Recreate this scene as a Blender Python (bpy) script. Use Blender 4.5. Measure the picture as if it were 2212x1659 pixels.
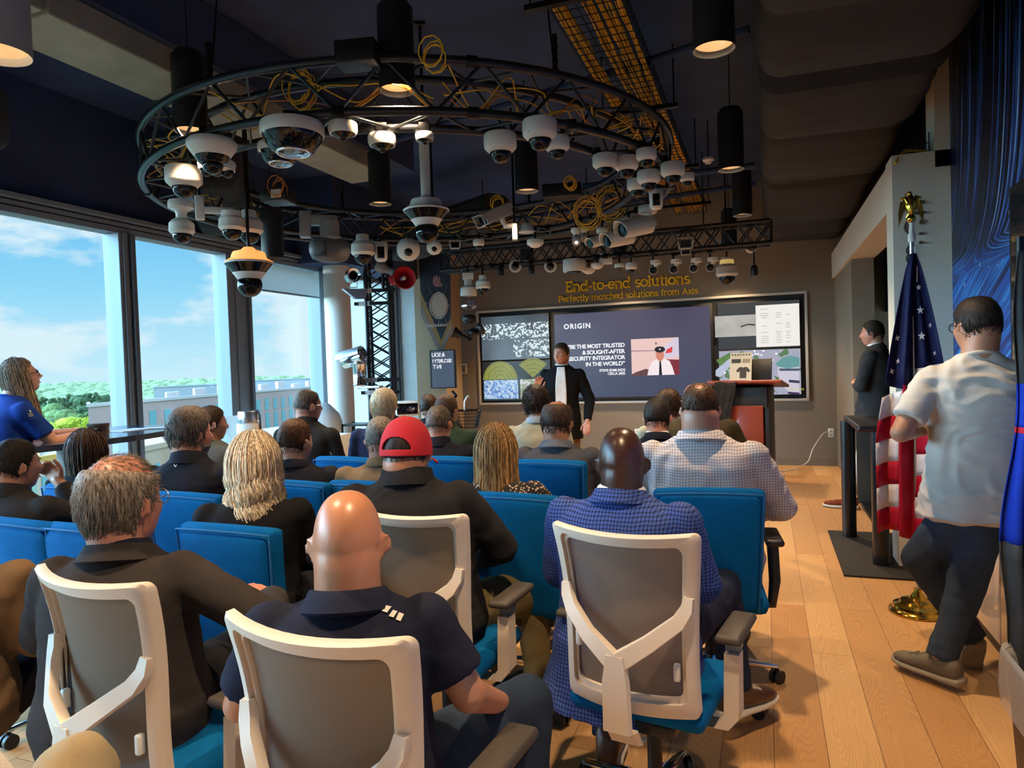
import bpy, math, random
from math import sin, cos, pi, radians, sqrt, atan2, exp
from mathutils import Vector, Matrix, noise
import numpy as np
for _o in list(bpy.data.objects): bpy.data.objects.remove(_o)
S = bpy.context.scene
COL = S.collection
V = Vector
# ------------------------------------------------------------------ camera
F_PX, TH, PH, RO = 1511.0, radians(19.93), radians(1.483), 0.03273
CAM = V((0, 0, 1.5))
FW = V((-sin(TH) * cos(PH), cos(TH) * cos(PH), -sin(PH)))
R0 = V((cos(TH), sin(TH), 0)); U0 = R0.cross(FW)
RT = R0 * cos(RO) - U0 * sin(RO); UP = U0 * cos(RO) + R0 * sin(RO)
cd = bpy.data.cameras.new('camera'); cam = bpy.data.objects.new('camera', cd); COL.objects.link(cam)
cd.sensor_width = 36; cd.sensor_fit = 'HORIZONTAL'; cd.lens = F_PX / 2212 * 36; cd.clip_start = .05; cd.clip_end = 6000
M = Matrix((RT, UP, -FW)).transposed().to_4x4(); M.translation = CAM; cam.matrix_world = M
S.camera = cam
S.view_settings.view_transform = 'Standard'; S.view_settings.look = 'None'
S.view_settings.gamma = 1; S.view_settings.use_curve_mapping = False
S.view_settings.exposure = 0.12
S.cycles.max_bounces = 8; S.cycles.diffuse_bounces = 4; S.cycles.glossy_bounces = 3
S.cycles.transmission_bounces = 4; S.cycles.transparent_max_bounces = 12
S.cycles.sample_clamp_indirect = 6; S.cycles.use_denoising = True
S.cycles.use_light_tree = True

# world points from directions of sight (used once, to work out where things stand)
def ray(px, py): return FW + RT * ((px - 1106) / F_PX) + UP * ((829.5 - py) / F_PX)
def at(px, py, z): return CAM + ray(px, py) * z
def atY(px, py, y): r = ray(px, py); return CAM + r * (y / r.y)
def atX(px, py, x): r = ray(px, py); return CAM + r * (x / r.x)
def atZ(px, py, h): r = ray(px, py); return CAM + r * ((h - 1.5) / r.z)
def depth(p): return (V(p) - CAM).dot(FW)
def az(p): return atan2(p.x, p.y)          # bearing of a point, clockwise from +Y

def lin(c):
    f = lambda u: u / 12.92 if u <= .04045 else ((u + .055) / 1.055) ** 2.4
    return tuple(f(x / 255) for x in c) + (1.0,)
# ------------------------------------------------------------------ world: summer sky with clouds
W = bpy.data.worlds.new('sky'); S.world = W; W.use_nodes = True
nt = W.node_tree; nt.nodes.clear(); N = nt.nodes.new; L = nt.links.new
tc = N('ShaderNodeTexCoord'); sep = N('ShaderNodeSeparateXYZ'); L(tc.outputs['Generated'], sep.inputs[0])
gr = N('ShaderNodeValToRGB'); L(sep.outputs['Z'], gr.inputs[0])
e = gr.color_ramp.elements
e[0].position = 0.0; e[0].color = lin((200, 236, 247)); e[1].position = .11; e[1].color = lin((146, 214, 244))
q = e.new(.24); q.color = lin((92, 184, 238)); q = e.new(.5); q.color = lin((80, 165, 232)); q = e.new(1.0); q.color = lin((70, 140, 225))
# cloud layer: direction projected on a cloud deck
mp = N('ShaderNodeMapping'); mp.inputs['Scale'].default_value = (3.0, 3.0, 8.0); mp.inputs['Location'].default_value = (1.3, .4, .9)
L(tc.outputs['Generated'], mp.inputs[0])
nz = N('ShaderNodeTexNoise'); nz.inputs['Scale'].default_value = 1.9; nz.inputs['Detail'].default_value = 9; nz.inputs['Roughness'].default_value = .56
L(mp.outputs[0], nz.inputs['Vector'])
cr = N('ShaderNodeValToRGB'); L(nz.outputs[0], cr.inputs[0])
cr.color_ramp.elements[0].position = .49; cr.color_ramp.elements[0].color = (0, 0, 0, 1)
cr.color_ramp.elements[1].position = .585; cr.color_ramp.elements[1].color = (.9, .9, .9, 1)
mx = N('ShaderNodeMix'); mx.data_type = 'RGBA'; L(cr.outputs[0], mx.inputs[0]); L(gr.outputs[0], mx.inputs[6]); mx.inputs[7].default_value = lin((222, 240, 246))
# unseen sky, high up and low to the left, boosted to light the room
bz = N('ShaderNodeMapRange'); L(sep.outputs['Z'], bz.inputs[0]); bz.inputs[1].default_value = .34; bz.inputs[2].default_value = .7; bz.inputs[3].default_value = 1.0; bz.inputs[4].default_value = 3.5
by = N('ShaderNodeMapRange'); L(sep.outputs['Y'], by.inputs[0]); by.inputs[1].default_value = .48; by.inputs[2].default_value = -.1; by.inputs[3].default_value = 0.0; by.inputs[4].default_value = 22.0
bh = N('ShaderNodeMapRange'); L(sep.outputs['Z'], bh.inputs[0]); bh.inputs[1].default_value = .45; bh.inputs[2].default_value = .8; bh.inputs[3].default_value = 1.0; bh.inputs[4].default_value = 0.0
bxx = N('ShaderNodeMapRange'); L(sep.outputs['X'], bxx.inputs[0]); bxx.inputs[1].default_value = .2; bxx.inputs[2].default_value = -.3; bxx.inputs[3].default_value = 0.0; bxx.inputs[4].default_value = 1.0
mh = N('ShaderNodeMath'); mh.operation = 'MULTIPLY'; L(bh.outputs[0], mh.inputs[0]); L(by.outputs[0], mh.inputs[1])
mq = N('ShaderNodeMath'); mq.operation = 'MULTIPLY'; L(mh.outputs[0], mq.inputs[0]); L(bxx.outputs[0], mq.inputs[1])
mm = N('ShaderNodeMath'); mm.operation = 'ADD'; L(bz.outputs[0], mm.inputs[0]); L(mq.outputs[0], mm.inputs[1])
bg = N('ShaderNodeBackground'); L(mx.outputs[2], bg.inputs[0]); L(mm.outputs[0], bg.inputs[1])
wo = N('ShaderNodeOutputWorld'); L(bg.outputs[0], wo.inputs[0])
# ------------------------------------------------------------------ sun (high, from behind the building)
sd = bpy.data.lights.new('sun', 'SUN'); sd.energy = .9; sd.angle = radians(.6); sd.color = (1, .95, .86)
so = bpy.data.objects.new('sun', sd); COL.objects.link(so)
so.rotation_euler = V((-.75, .28, -1.0)).to_track_quat('-Z', 'Y').to_euler()

# ------------------------------------------------------------------ materials
MATS = {}
def mat(name, color=(128, 128, 128), rough=.5, metal=0.0, bump=0.0, bscale=200, var=0.0, vscale=6, emit=None, es=1.0,
        spec=None, sheen=0, alpha=None, bstretch=(1, 1, 1), coat=0):
    if name in MATS: return MATS[name]
    m = bpy.data.materials.new(name); m.use_nodes = True; t = m.node_tree; b = t.nodes['Principled BSDF']
    c = lin(color)
    b.inputs['Base Color'].default_value = c; b.inputs['Roughness'].default_value = rough; b.inputs['Metallic'].default_value = metal
    if spec is not None: b.inputs['Specular IOR Level'].default_value = spec
    if sheen: b.inputs['Sheen Weight'].default_value = sheen
    if coat: b.inputs['Coat Weight'].default_value = coat
    if emit: b.inputs['Emission Color'].default_value = lin(emit); b.inputs['Emission Strength'].default_value = es
    if alpha is not None: b.inputs['Alpha'].default_value = alpha
    if var or bump:
        co = t.nodes.new('ShaderNodeTexCoord')
    if var:
        n = t.nodes.new('ShaderNodeTexNoise'); n.inputs['Scale'].default_value = vscale; n.inputs['Detail'].default_value = 5
        t.links.new(co.outputs['Object'], n.inputs['Vector'])
        r = t.nodes.new('ShaderNodeValToRGB'); t.links.new(n.outputs[0], r.inputs[0])
        r.color_ramp.elements[0].position = .3; r.color_ramp.elements[1].position = .7
        r.color_ramp.elements[0].color = tuple(min(1, x * (1 - var)) for x in c[:3]) + (1,)
        r.color_ramp.elements[1].color = tuple(min(1, x * (1 + var)) for x in c[:3]) + (1,)
        t.links.new(r.outputs[0], b.inputs['Base Color'])
    if bump:
        mp = t.nodes.new('ShaderNodeMapping'); mp.inputs['Scale'].default_value = bstretch; t.links.new(co.outputs['Object'], mp.inputs[0])
        n = t.nodes.new('ShaderNodeTexNoise'); n.inputs['Scale'].default_value = bscale; n.inputs['Detail'].default_value = 3
        t.links.new(mp.outputs[0], n.inputs['Vector'])
        bp = t.nodes.new('ShaderNodeBump'); bp.inputs['Strength'].default_value = bump; bp.inputs['Distance'].default_value = .004
        t.links.new(n.outputs[0], bp.inputs['Height']); t.links.new(bp.outputs[0], b.inputs['Normal'])
    MATS[name] = m; return m
def fabric(name, color, var=.18, bump=.35, rough=.9, bscale=260, vscale=9): return mat(name, color, rough, 0, bump, bscale, var, vscale, spec=.15)

def nodes_mat(name):
    m = bpy.data.materials.new(name); m.use_nodes = True; t = m.node_tree; MATS[name] = m
    return m, t, t.nodes['Principled BSDF'], t.nodes.new, t.links.new
def mathn(t, op, a, b=None, c=None):
    n = t.nodes.new('ShaderNodeMath'); n.operation = op
    for i, x in enumerate((a, b, c)):
        if x is None: continue
        if isinstance(x, (int, float)): n.inputs[i].default_value = x
        else: t.links.new(x, n.inputs[i])
    return n.outputs[0]
def mixc(t, f, a, b, blend='MIX'):
    n = t.nodes.new('ShaderNodeMix'); n.data_type = 'RGBA'; n.blend_type = blend
    if isinstance(f, (int, float)): n.inputs[0].default_value = f
    else: t.links.new(f, n.inputs[0])
    for i, x in ((6, a), (7, b)):
        if isinstance(x, tuple): n.inputs[i].default_value = x
        else: t.links.new(x, n.inputs[i])
    return n.outputs[2]
def check_cloth(name, base, line, pitch, wid, base2=None, rough=.85):
    """woven check: thin lines along the garment, up and across"""
    m, t, b, N, L = nodes_mat(name)
    co = N('ShaderNodeTexCoord'); s = N('ShaderNodeSeparateXYZ'); L(co.outputs['Object'], s.inputs[0])
    g = N('ShaderNodeSeparateXYZ'); L(co.outputs['Normal'], g.inputs[0])
    nx = mathn(t, 'ABSOLUTE', g.outputs[0]); sel = mathn(t, 'GREATER_THAN', nx, .75)
    nn = N('ShaderNodeTexNoise'); nn.inputs['Scale'].default_value = 7; L(co.outputs['Object'], nn.inputs['Vector'])
    wv = mathn(t, 'MULTIPLY', mathn(t, 'SUBTRACT', nn.outputs[0], .5), pitch * 2.2)
    u = mathn(t, 'ADD', mathn(t, 'ADD', mathn(t, 'MULTIPLY', s.outputs[0], mathn(t, 'SUBTRACT', 1, sel)), mathn(t, 'MULTIPLY', s.outputs[1], sel)), wv)
    z = mathn(t, 'ADD', s.outputs[2], wv)
    out = []
    for c in (u, z):
        fr = mathn(t, 'FRACT', mathn(t, 'DIVIDE', c, pitch)); out.append(mathn(t, 'LESS_THAN', fr, wid))
    both = mathn(t, 'ADD', out[0], out[1])
    f = mathn(t, 'MINIMUM', mathn(t, 'MULTIPLY', both, .55), 1)
    cc = mixc(t, f, lin(base), lin(line)); L(cc, b.inputs['Base Color'])
    b.inputs['Roughness'].default_value = rough; b.inputs['Specular IOR Level'].default_value = .15
    n = N('ShaderNodeTexNoise'); n.inputs['Scale'].default_value = 240; L(co.outputs['Object'], n.inputs['Vector'])
    bp = N('ShaderNodeBump'); bp.inputs['Strength'].default_value = .25; bp.inputs['Distance'].default_value = .003; L(n.outputs[0], bp.inputs['Height']); L(bp.outputs[0], b.inputs['Normal'])
    return m
def hair_mat(name, color, color2=None, stretch=(1, 1, .12), scale=160):
    m, t, b, N, L = nodes_mat(name)
    co = N('ShaderNodeTexCoord'); mp = N('ShaderNodeMapping'); mp.inputs['Scale'].default_value = stretch; L(co.outputs['Object'], mp.inputs[0])
    n = N('ShaderNodeTexNoise'); n.inputs['Scale'].default_value = scale; n.inputs['Detail'].default_value = 4; L(mp.outputs[0], n.inputs['Vector'])
    r = N('ShaderNodeValToRGB'); L(n.outputs[0], r.inputs[0]); r.color_ramp.elements[0].position = .35; r.color_ramp.elements[1].position = .65
    c = lin(color); c2 = lin(color2 or color)
    r.color_ramp.elements[0].color = tuple(x * .45 for x in c[:3]) + (1,); r.color_ramp.elements[1].color = c2
    a = N('ShaderNodeAttribute'); a.attribute_name = 'tint'
    k = mathn(t, 'ADD', mathn(t, 'MULTIPLY', a.outputs['Fac'], 1.0), .55)
    sc = N('ShaderNodeVectorMath'); sc.operation = 'SCALE'; L(r.outputs[0], sc.inputs[0]); L(k, sc.inputs['Scale'])
    L(sc.outputs[0], b.inputs['Base Color']); b.inputs['Roughness'].default_value = .58; b.inputs['Specular IOR Level'].default_value = .25
    bp = N('ShaderNodeBump'); bp.inputs['Strength'].default_value = .5; bp.inputs['Distance'].default_value = .004; L(n.outputs[0], bp.inputs['Height']); L(bp.outputs[0], b.inputs['Normal'])
    return m
def skin_mat(name, color, red=.12, rough=.42):
    m, t, b, N, L = nodes_mat(name)
    co = N('ShaderNodeTexCoord'); n = N('ShaderNodeTexNoise'); n.inputs['Scale'].default_value = 14; n.inputs['Detail'].default_value = 5; L(co.outputs['Object'], n.inputs['Vector'])
    c = lin(color); c1 = (min(1, c[0] * 1.04), c[1] * .86, c[2] * .78, 1)
    cc = mixc(t, n.outputs[0], c, c1); L(cc, b.inputs['Base Color']); b.inputs['Roughness'].default_value = rough
    n2 = N('ShaderNodeTexNoise'); n2.inputs['Scale'].default_value = 420; L(co.outputs['Object'], n2.inputs['Vector'])
    bp = N('ShaderNodeBump'); bp.inputs['Strength'].default_value = .12; bp.inputs['Distance'].default_value = .002; L(n2.outputs[0], bp.inputs['Height']); L(bp.outputs[0], b.inputs['Normal'])
    return m

BLACK_METAL = mat('black_powder_coat', (16, 17, 19), .38, .4)
BLACK_PLASTIC = mat('black_plastic', (18, 18, 20), .45)
WHITE_PLASTIC = mat('white_plastic', (214, 214, 208), .4)
GREY_PLASTIC = mat('grey_plastic', (120, 122, 124), .5)
CHROME = mat('chrome', (225, 225, 228), .08, 1.0)
STEEL = mat('brushed_steel', (200, 200, 205), .28, 1.0)
DARK_GLASS = mat('smoked_dome', (12, 12, 16), .06, 0, spec=.42)
YELLOW_CABLE = mat('yellow_cable', (228, 172, 30), .5)
CREAM_PLASTIC = mat('cream_chair_plastic', (206, 194, 178), .42)
BLUE_FABRIC = mat('blue_wool_fabric', (0, 88, 146), .9, 0, .5, 300, .10, 14, spec=.12)

# ------------------------------------------------------------------ mesh builder
class MB:
    def __init__(s): s.v = []; s.f = []; s.mi = []; s.M = Matrix.Identity(4); s.cur = 0; s.tint = []
    def add(s, vs, fs, tint=.5):
        o = len(s.v); s.v += [s.M @ V(p) for p in vs]; s.tint += [tint] * len(vs)
        s.f += [tuple(i + o for i in f) for f in fs]; s.mi += [s.cur] * len(fs); return s
    def box(s, c, d, R=None, bev=0):
        x, y, z = d[0] / 2, d[1] / 2, d[2] / 2
        if bev <= 0:
            vs = [V((a * x, b * y, e * z)) for a in (-1, 1) for b in (-1, 1) for e in (-1, 1)]
            fs = [(0, 1, 3, 2), (4, 6, 7, 5), (0, 4, 5, 1), (2, 3, 7, 6), (0, 2, 6, 4), (1, 5, 7, 3)]
        else:
            b = min(bev, x * .99, y * .99, z * .99); vs = []; fs = []
            lv = [(-z, b), (-z + b * .3, b * .3), (-z + b, 0), (z - b, 0), (z - b * .3, b * .3), (z, b)]
            for zz, ins in lv:
                for (sx, sy, a0) in ((1, 1, 0), (-1, 1, 90), (-1, -1, 180), (1, -1, 270)):
                    for k in range(4):
                        a = radians(a0 + k * 30); r = max(b - ins, 0)
                        vs.append(V((sx * (x - b) + cos(a) * r, sy * (y - b) + sin(a) * r, zz)))
            for l in range(5):
                for k in range(16):
                    fs.append((l * 16 + k, l * 16 + (k + 1) % 16, (l + 1) * 16 + (k + 1) % 16, (l + 1) * 16 + k))
            fs.append(tuple(reversed(range(16)))); fs.append(tuple(range(80, 96)))
        if R is not None: vs = [R @ p for p in vs]
        c = V(c); return s.add([p + c for p in vs], fs)
    def cyl(s, p0, p1, r0, r1=None, n=12, cap=True):
        r1 = r0 if r1 is None else r1; p0 = V(p0); p1 = V(p1); d = (p1 - p0)
        if d.length < 1e-7: return s
        q = d.normalized().to_track_quat('Z', 'Y'); vs = []
        for p, r in ((p0, r0), (p1, r1)):
            for k in range(n): vs.append(p + q @ V((cos(2 * pi * k / n) * r, sin(2 * pi * k / n) * r, 0)))
        fs = [(k, (k + 1) % n, n + (k + 1) % n, n + k) for k in range(n)]
        if cap: fs += [tuple(reversed(range(n))), tuple(range(n, 2 * n))]
        return s.add(vs, fs)
    def tube(s, pts, r, n=8, cap=True, flat=1.0, tint=.5, closed=False, up=None):
        pts = [V(p) for p in pts]; m = len(pts); vs = []; fs = []
        rr = r if hasattr(r, '__len__') else [r] * m; a = None
        for i, p in enumerate(pts):
            if closed: d = pts[(i + 1) % m] - pts[i - 1]
            else: d = pts[min(i + 1, m - 1)] - pts[max(i - 1, 0)]
            if d.length < 1e-9: d = V((0, 0, 1))
            d.normalize()
            if a is None:
                a = (up or (V((0, 0, 1)) if abs(d.z) < .9 else V((1, 0, 0)))); a = (a - d * a.dot(d)).normalized()
            else:
                a = a - d * a.dot(d); a = a.normalized() if a.length > 1e-6 else d.orthogonal().normalized()
            b = d.cross(a)
            for k in range(n):
                t = 2 * pi * k / n; vs.append(p + (a * cos(t) * flat + b * sin(t)) * rr[i])
        R = m if closed else m - 1
        for i in range(R):
            j = (i + 1) % m
            for k in range(n): fs.append((i * n + k, i * n + (k + 1) % n, j * n + (k + 1) % n, j * n + k))
        if cap and not closed and n > 2: fs += [tuple(reversed(range(n))), tuple(range((m - 1) * n, m * n))]
        return s.add(vs, fs, tint)
    def lathe(s, prof, n=32, c=(0, 0, 0), Q=None, close=True, sx=1, sy=1):
        c = V(c); vs = []; fs = []; m = len(prof)
        for r, z in prof:
            for k in range(n):
                p = V((cos(2 * pi * k / n) * r * sx, sin(2 * pi * k / n) * r * sy, z)); vs.append(c + (Q @ p if Q else p))
        for i in range(m - 1):
            for k in range(n): fs.append((i * n + k, i * n + (k + 1) % n, (i + 1) * n + (k + 1) % n, (i + 1) * n + k))
        if close:
            if prof[0][0] > 1e-4: fs.append(tuple(reversed(range(n))))
            if prof[-1][0] > 1e-4: fs.append(tuple(range((m - 1) * n, m * n)))
        return s.add(vs, fs)
    def sphere(s, c, r, n=16, m=10, R=None):
        r = (r, r, r) if not hasattr(r, '__len__') else r; vs = []; fs = []; c = V(c)
        for i in range(1, m):
            t = pi * i / m
            for k in range(n): vs.append(V((sin(t) * cos(2 * pi * k / n) * r[0], sin(t) * sin(2 * pi * k / n) * r[1], cos(t) * r[2])))
        T = len(vs); vs += [V((0, 0, r[2])), V((0, 0, -r[2]))]
        for i in range(m - 2):
            for k in range(n): fs.append((i * n + k, (i + 1) * n + k, (i + 1) * n + (k + 1) % n, i * n + (k + 1) % n))
        for k in range(n):
            fs.append((T, k, (k + 1) % n)); fs.append((T + 1, (m - 2) * n + (k + 1) % n, (m - 2) * n + k))
        if R is not None: vs = [R @ p for p in vs]
        return s.add([p + c for p in vs], fs)
    def capsule(s, a, b, ra, rb, n=14):
        s.sphere(a, ra, n, 8); s.sphere(b, rb, n, 8); return s.cyl(a, b, ra * .985, rb * .985, n)
    def loft(s, rings, cap=True, closed=True):
        n = len(rings[0]); vs = [p for r in rings for p in r]; fs = []
        for i in range(len(rings) - 1):
            for k in range(n if closed else n - 1): fs.append((i * n + k, i * n + (k + 1) % n, (i + 1) * n + (k + 1) % n, (i + 1) * n + k))
        if cap: fs += [tuple(reversed(range(n))), tuple(range((len(rings) - 1) * n, len(rings) * n))]
        return s.add(vs, fs)
    def sheet(s, fn, nu, nv, th=0.0):
        """surface patch fn(u,v) u,v in 0..1, given thickness along its normal"""
        P = [[V(fn(i / nu, j / nv)) for i in range(nu + 1)] for j in range(nv + 1)]
        def nrm(i, j):
            a = P[j][min(i + 1, nu)] - P[j][max(i - 1, 0)]; b = P[min(j + 1, nv)][i] - P[max(j - 1, 0)][i]
            c = a.cross(b); return c.normalized() if c.length > 1e-9 else V((0, 1, 0))
        W_ = nu + 1; vs = [P[j][i] for j in range(nv + 1) for i in range(W_)]; fs = []
        for j in range(nv):
            for i in range(nu): fs.append((j * W_ + i, j * W_ + i + 1, (j + 1) * W_ + i + 1, (j + 1) * W_ + i))
        if th:
            K = len(vs); vs += [P[j][i] - nrm(i, j) * th for j in range(nv + 1) for i in range(W_)]
            fs += [tuple(K + q for q in reversed(f)) for f in fs]
            B = [i for i in range(W_)] + [j * W_ + nu for j in range(1, nv + 1)] + [nv * W_ + i for i in range(nu - 1, -1, -1)] + [j * W_ for j in range(nv - 1, 0, -1)]
            for q in range(len(B)): a, b = B[q], B[(q + 1) % len(B)]; fs.append((b, a, K + a, K + b))
        return s.add(vs, fs)
    def prism(s, poly, h0, h1, T=None):
        """polygon in XY extruded from z=h0 to h1; T maps the points"""
        n = len(poly); vs = [V((x, y, h0)) for x, y in poly] + [V((x, y, h1)) for x, y in poly]
        if T: vs = [T(p) for p in vs]
        return s.add(vs, [tuple(reversed(range(n))), tuple(range(n, 2 * n))] + [(k, (k + 1) % n, n + (k + 1) % n, n + k) for k in range(n)])
    def build(s, name, mats, parent=None, smooth=50, tint=False, **tags):
        me = bpy.data.meshes.new(name); me.from_pydata([tuple(p) for p in s.v], [], s.f)
        for m in (mats if isinstance(mats, (list, tuple)) else [mats]): me.materials.append(m)
        me.polygons.foreach_set('material_index', s.mi)
        if smooth:
            me.polygons.foreach_set('use_smooth', [True] * len(s.f))
            if smooth < 180: me.set_sharp_from_angle(angle=radians(smooth))
        if tint:
            a = me.attributes.new('tint', 'FLOAT', 'POINT'); a.data.foreach_set('value', s.tint)
        me.update(); o = bpy.data.objects.new(name, me); COL.objects.link(o)
        if parent is not None: o.parent = parent
        for k, v in tags.items(): o[k] = v
        return o
def tag(o, label, cat, group=None, kind=None):
    o['label'] = label; o['category'] = cat
    if group: o['group'] = group
    if kind: o['kind'] = kind
    return o
def thing(name, label, cat, loc=(0, 0, 0), rz=0, group=None, R=None):
    o = bpy.data.objects.new(name, None); COL.objects.link(o); o.location = loc
    o.rotation_euler = R.to_euler() if R is not None else (0, 0, rz); o.empty_display_size = .1
    return tag(o, label, cat, group)
def struct(mb, name, m, smooth=0): o = mb.build(name, m, smooth=smooth); o['kind'] = 'structure'; return o
def dup(root, loc=None, rz=None, label=None):
    def cp(o, par):
        c = o.copy(); COL.objects.link(c); c.parent = par
        for ch in o.children: cp(ch, c)
        return c
    r = cp(root, None)
    if loc is not None: r.location = loc
    if rz is not None: r.rotation_euler = (0, 0, rz)
    if label: r['label'] = label
    return r
def rot(ax, deg): return Matrix.Rotation(radians(deg), 4, ax)
def rrect(w, h, r, n=6):
    """rounded rectangle outline, centred"""
    out = []
    for sx, sy, a0 in ((1, 1, 0), (-1, 1, 90), (-1, -1, 180), (1, -1, 270)):
        for k in range(n):
            a = radians(a0 + 90 * k / (n - 1)); out.append((sx * (w / 2 - r) + cos(a) * r, sy * (h / 2 - r) + sin(a) * r))
    return out
def text(name, body, size, Mw, m, parent=None, depth=.002, bold=0, align='LEFT', mirror=False, spacing=1.0):
    """raised lettering as a mesh; Mw maps text plane (x right, y up) to the world / parent"""
    c = bpy.data.curves.new(name, 'FONT'); c.body = body; c.size = size; c.extrude = depth; c.offset = bold; c.align_x = align; c.space_character = spacing; c.resolution_u = 3
    o = bpy.data.objects.new(name, c); COL.objects.link(o)
    dg = bpy.context.evaluated_depsgraph_get(); me = bpy.data.meshes.new_from_object(o.evaluated_get(dg)); bpy.data.objects.remove(o)
    me.transform(Mw @ (Matrix.Scale(-1, 4, V((1, 0, 0))) if mirror else Matrix.Identity(4))); me.materials.clear(); me.materials.append(m)
    o = bpy.data.objects.new(name, me); COL.objects.link(o); o.parent = parent; return o
# ================================================================== SETTING
WX, BY, RX = -5.6, 10.375, 1.2          # window wall, back wall, mural wall
H_HEAD, H_CEIL = 2.84, 3.95
# floor: oak planks running to the back wall
m, t, b, N, L = nodes_mat('oak_planks')
co = N('ShaderNodeTexCoord'); mp = N('ShaderNodeMapping'); mp.inputs['Rotation'].default_value = (0, 0, pi / 2); L(co.outputs['Object'], mp.inputs[0])
br = N('ShaderNodeTexBrick'); L(mp.outputs[0], br.inputs['Vector']); br.offset = .37; br.squash = 1.0
for k, v in (('Scale', 1.0), ('Brick Width', 1.9), ('Row Height', .19), ('Mortar Size', .0012), ('Mortar Smooth', .3), ('Bias', 0)): br.inputs[k].default_value = v
br.inputs['Color1'].default_value = (0, 0, 0, 1); br.inputs['Color2'].default_value = (1, 1, 1, 1); br.inputs['Mortar'].default_value = (.1, .1, .1, 1)
ramp = N('ShaderNodeValToRGB'); L(br.outputs['Color'], ramp.inputs[0]); ramp.color_ramp.elements[0].color = lin((196, 148, 96)); ramp.color_ramp.elements[1].color = lin((224, 182, 128))
# grain: stretched noise contoured into cathedral rings
off = N('ShaderNodeVectorMath'); off.operation = 'MULTIPLY_ADD'; L(br.outputs['Color'], off.inputs[0]); off.inputs[1].default_value = (3.1, 7.7, 2.3); L(co.outputs['Object'], off.inputs[2])
m2 = N('ShaderNodeMapping'); m2.inputs['Scale'].default_value = (7, .8, 1); L(off.outputs[0], m2.inputs[0])
n1 = N('ShaderNodeTexNoise'); n1.inputs['Scale'].default_value = 1.0; n1.inputs['Detail'].default_value = 1.5; n1.inputs['Roughness'].default_value = .35; L(m2.outputs[0], n1.inputs['Vector'])
rings = mathn(t, 'SINE', mathn(t, 'MULTIPLY', n1.outputs[0], 130)); rings = mathn(t, 'POWER', mathn(t, 'ABSOLUTE', rings), 3)
m3 = N('ShaderNodeMapping'); m3.inputs['Scale'].default_value = (90, 3, 1); L(co.outputs['Object'], m3.inputs[0])
n2 = N('ShaderNodeTexNoise'); n2.inputs['Scale'].default_value = 1; n2.inputs['Detail'].default_value = 4; L(m3.outputs[0], n2.inputs['Vector'])
g = mathn(t, 'ADD', mathn(t, 'MULTIPLY', rings, .17), mathn(t, 'MULTIPLY', n2.outputs[0], .22))
cc = mixc(t, g, ramp.outputs[0], lin((120, 78, 40))); cc = mixc(t, br.outputs['Fac'], cc, lin((70, 44, 24)))
L(cc, b.inputs['Base Color']); b.inputs['Roughness'].default_value = .42
bp = N('ShaderNodeBump'); bp.inputs['Strength'].default_value = .15; bp.inputs['Distance'].default_value = .002; L(mathn(t, 'SUBTRACT', 1, br.outputs['Fac']), bp.inputs['Height']); L(bp.outputs[0], b.inputs['Normal'])
OAK = m
struct(MB().box((-1.6, 3.4, -.1), (9.8, 16.0, .2)), 'floor', OAK)
TAUPE = mat('taupe_wall_paint', (128, 116, 100), .85, 0, .15, 300)
IVORY = mat('ivory_wall_paint', (206, 200, 184), .8, 0, .12, 300)
PALE = mat('pale_grey_paint', (232, 236, 234), .7, 0, .12, 200, .06, 3)
DARK = mat('black_paint_sky_tint', (46, 62, 96), .9, 0, .5, 30, .3, 2)  # blue in the black paint stands for sky light and haze
CLOTH_BLACK = mat('black_duct_wrap', (40, 39, 39), .8, 0, .3, 60, .2, 4)
struct(MB().box((-1.6, 3.4, H_CEIL + .1), (9.8, 16.0, .2)), 'ceiling', DARK)
struct(MB().box((-2.2, BY + .08, 1.95), (8.8, .16, 4.0)), 'wall_back', TAUPE)
struct(MB().box((-1.6, -4.55, 1.95), (9.8, .16, 4.0)), 'wall_rear', IVORY)
struct(MB().box((-2.0, BY - .008, .06), (6.0, .016, .12), bev=.003), 'baseboard_back', mat('taupe_trim', (120, 108, 92), .6))
# far left corner: return wall, alcove wall, round column, banner pillar
struct(MB().box((-5.3, 10.05, 1.95), (.92, .12, 4.0)), 'wall_corner', PALE)
c = atX(728, 700, -5.62)
struct(MB().cyl((-5.28, 7.92, -.05), (-5.28, 7.92, 2.9), .17, n=40), 'pillar_round', mat('column_paint', (224, 218, 210), .75, 0, .1, 150), smooth=50)
struct(MB().box((-4.82, 9.98, 1.95), (.5, .6, 4.0)), 'pillar_banner', mat('tan_pillar', (176, 152, 120), .75))
struct(MB().box((-5.42, 8.72, 3.43), (.84, 2.5, 1.1)), "wall_left_header", DARK)
# window wall: header above the glass, frames and panes down to the floor
struct(MB().box((WX - .12, 2.0, (H_HEAD + .12 + H_CEIL) / 2), (.24, 12.6, H_CEIL - H_HEAD - .12)), 'wall_left', DARK)
ALU = mat('window_aluminium', (122, 130, 138), .5)
ALU_D = mat('window_aluminium_dark', (104, 110, 118), .5, .3)
mb = MB()
mb.box((WX - .02, 2.9, H_HEAD + .02), (.16, 14.2, .05)); mb.box((WX - .0, 2.9, H_HEAD + .075), (.12, 14.2, .035)); mb.box((WX + .05, 2.9, H_HEAD + .125), (.14, 14.2, .035)); mb.box((WX - .05, 2.9, H_HEAD + .1), (.1, 14.2, .12))
o = struct(mb, 'trim_1', ALU)
m, t, b, N, L = nodes_mat('clear_glass')
tr = N('ShaderNodeBsdfTransparent'); tr.inputs[0].default_value = (.97, .99, 1, 1); gl = N('ShaderNodeBsdfGlossy'); gl.inputs['Roughness'].default_value = .02
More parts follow.
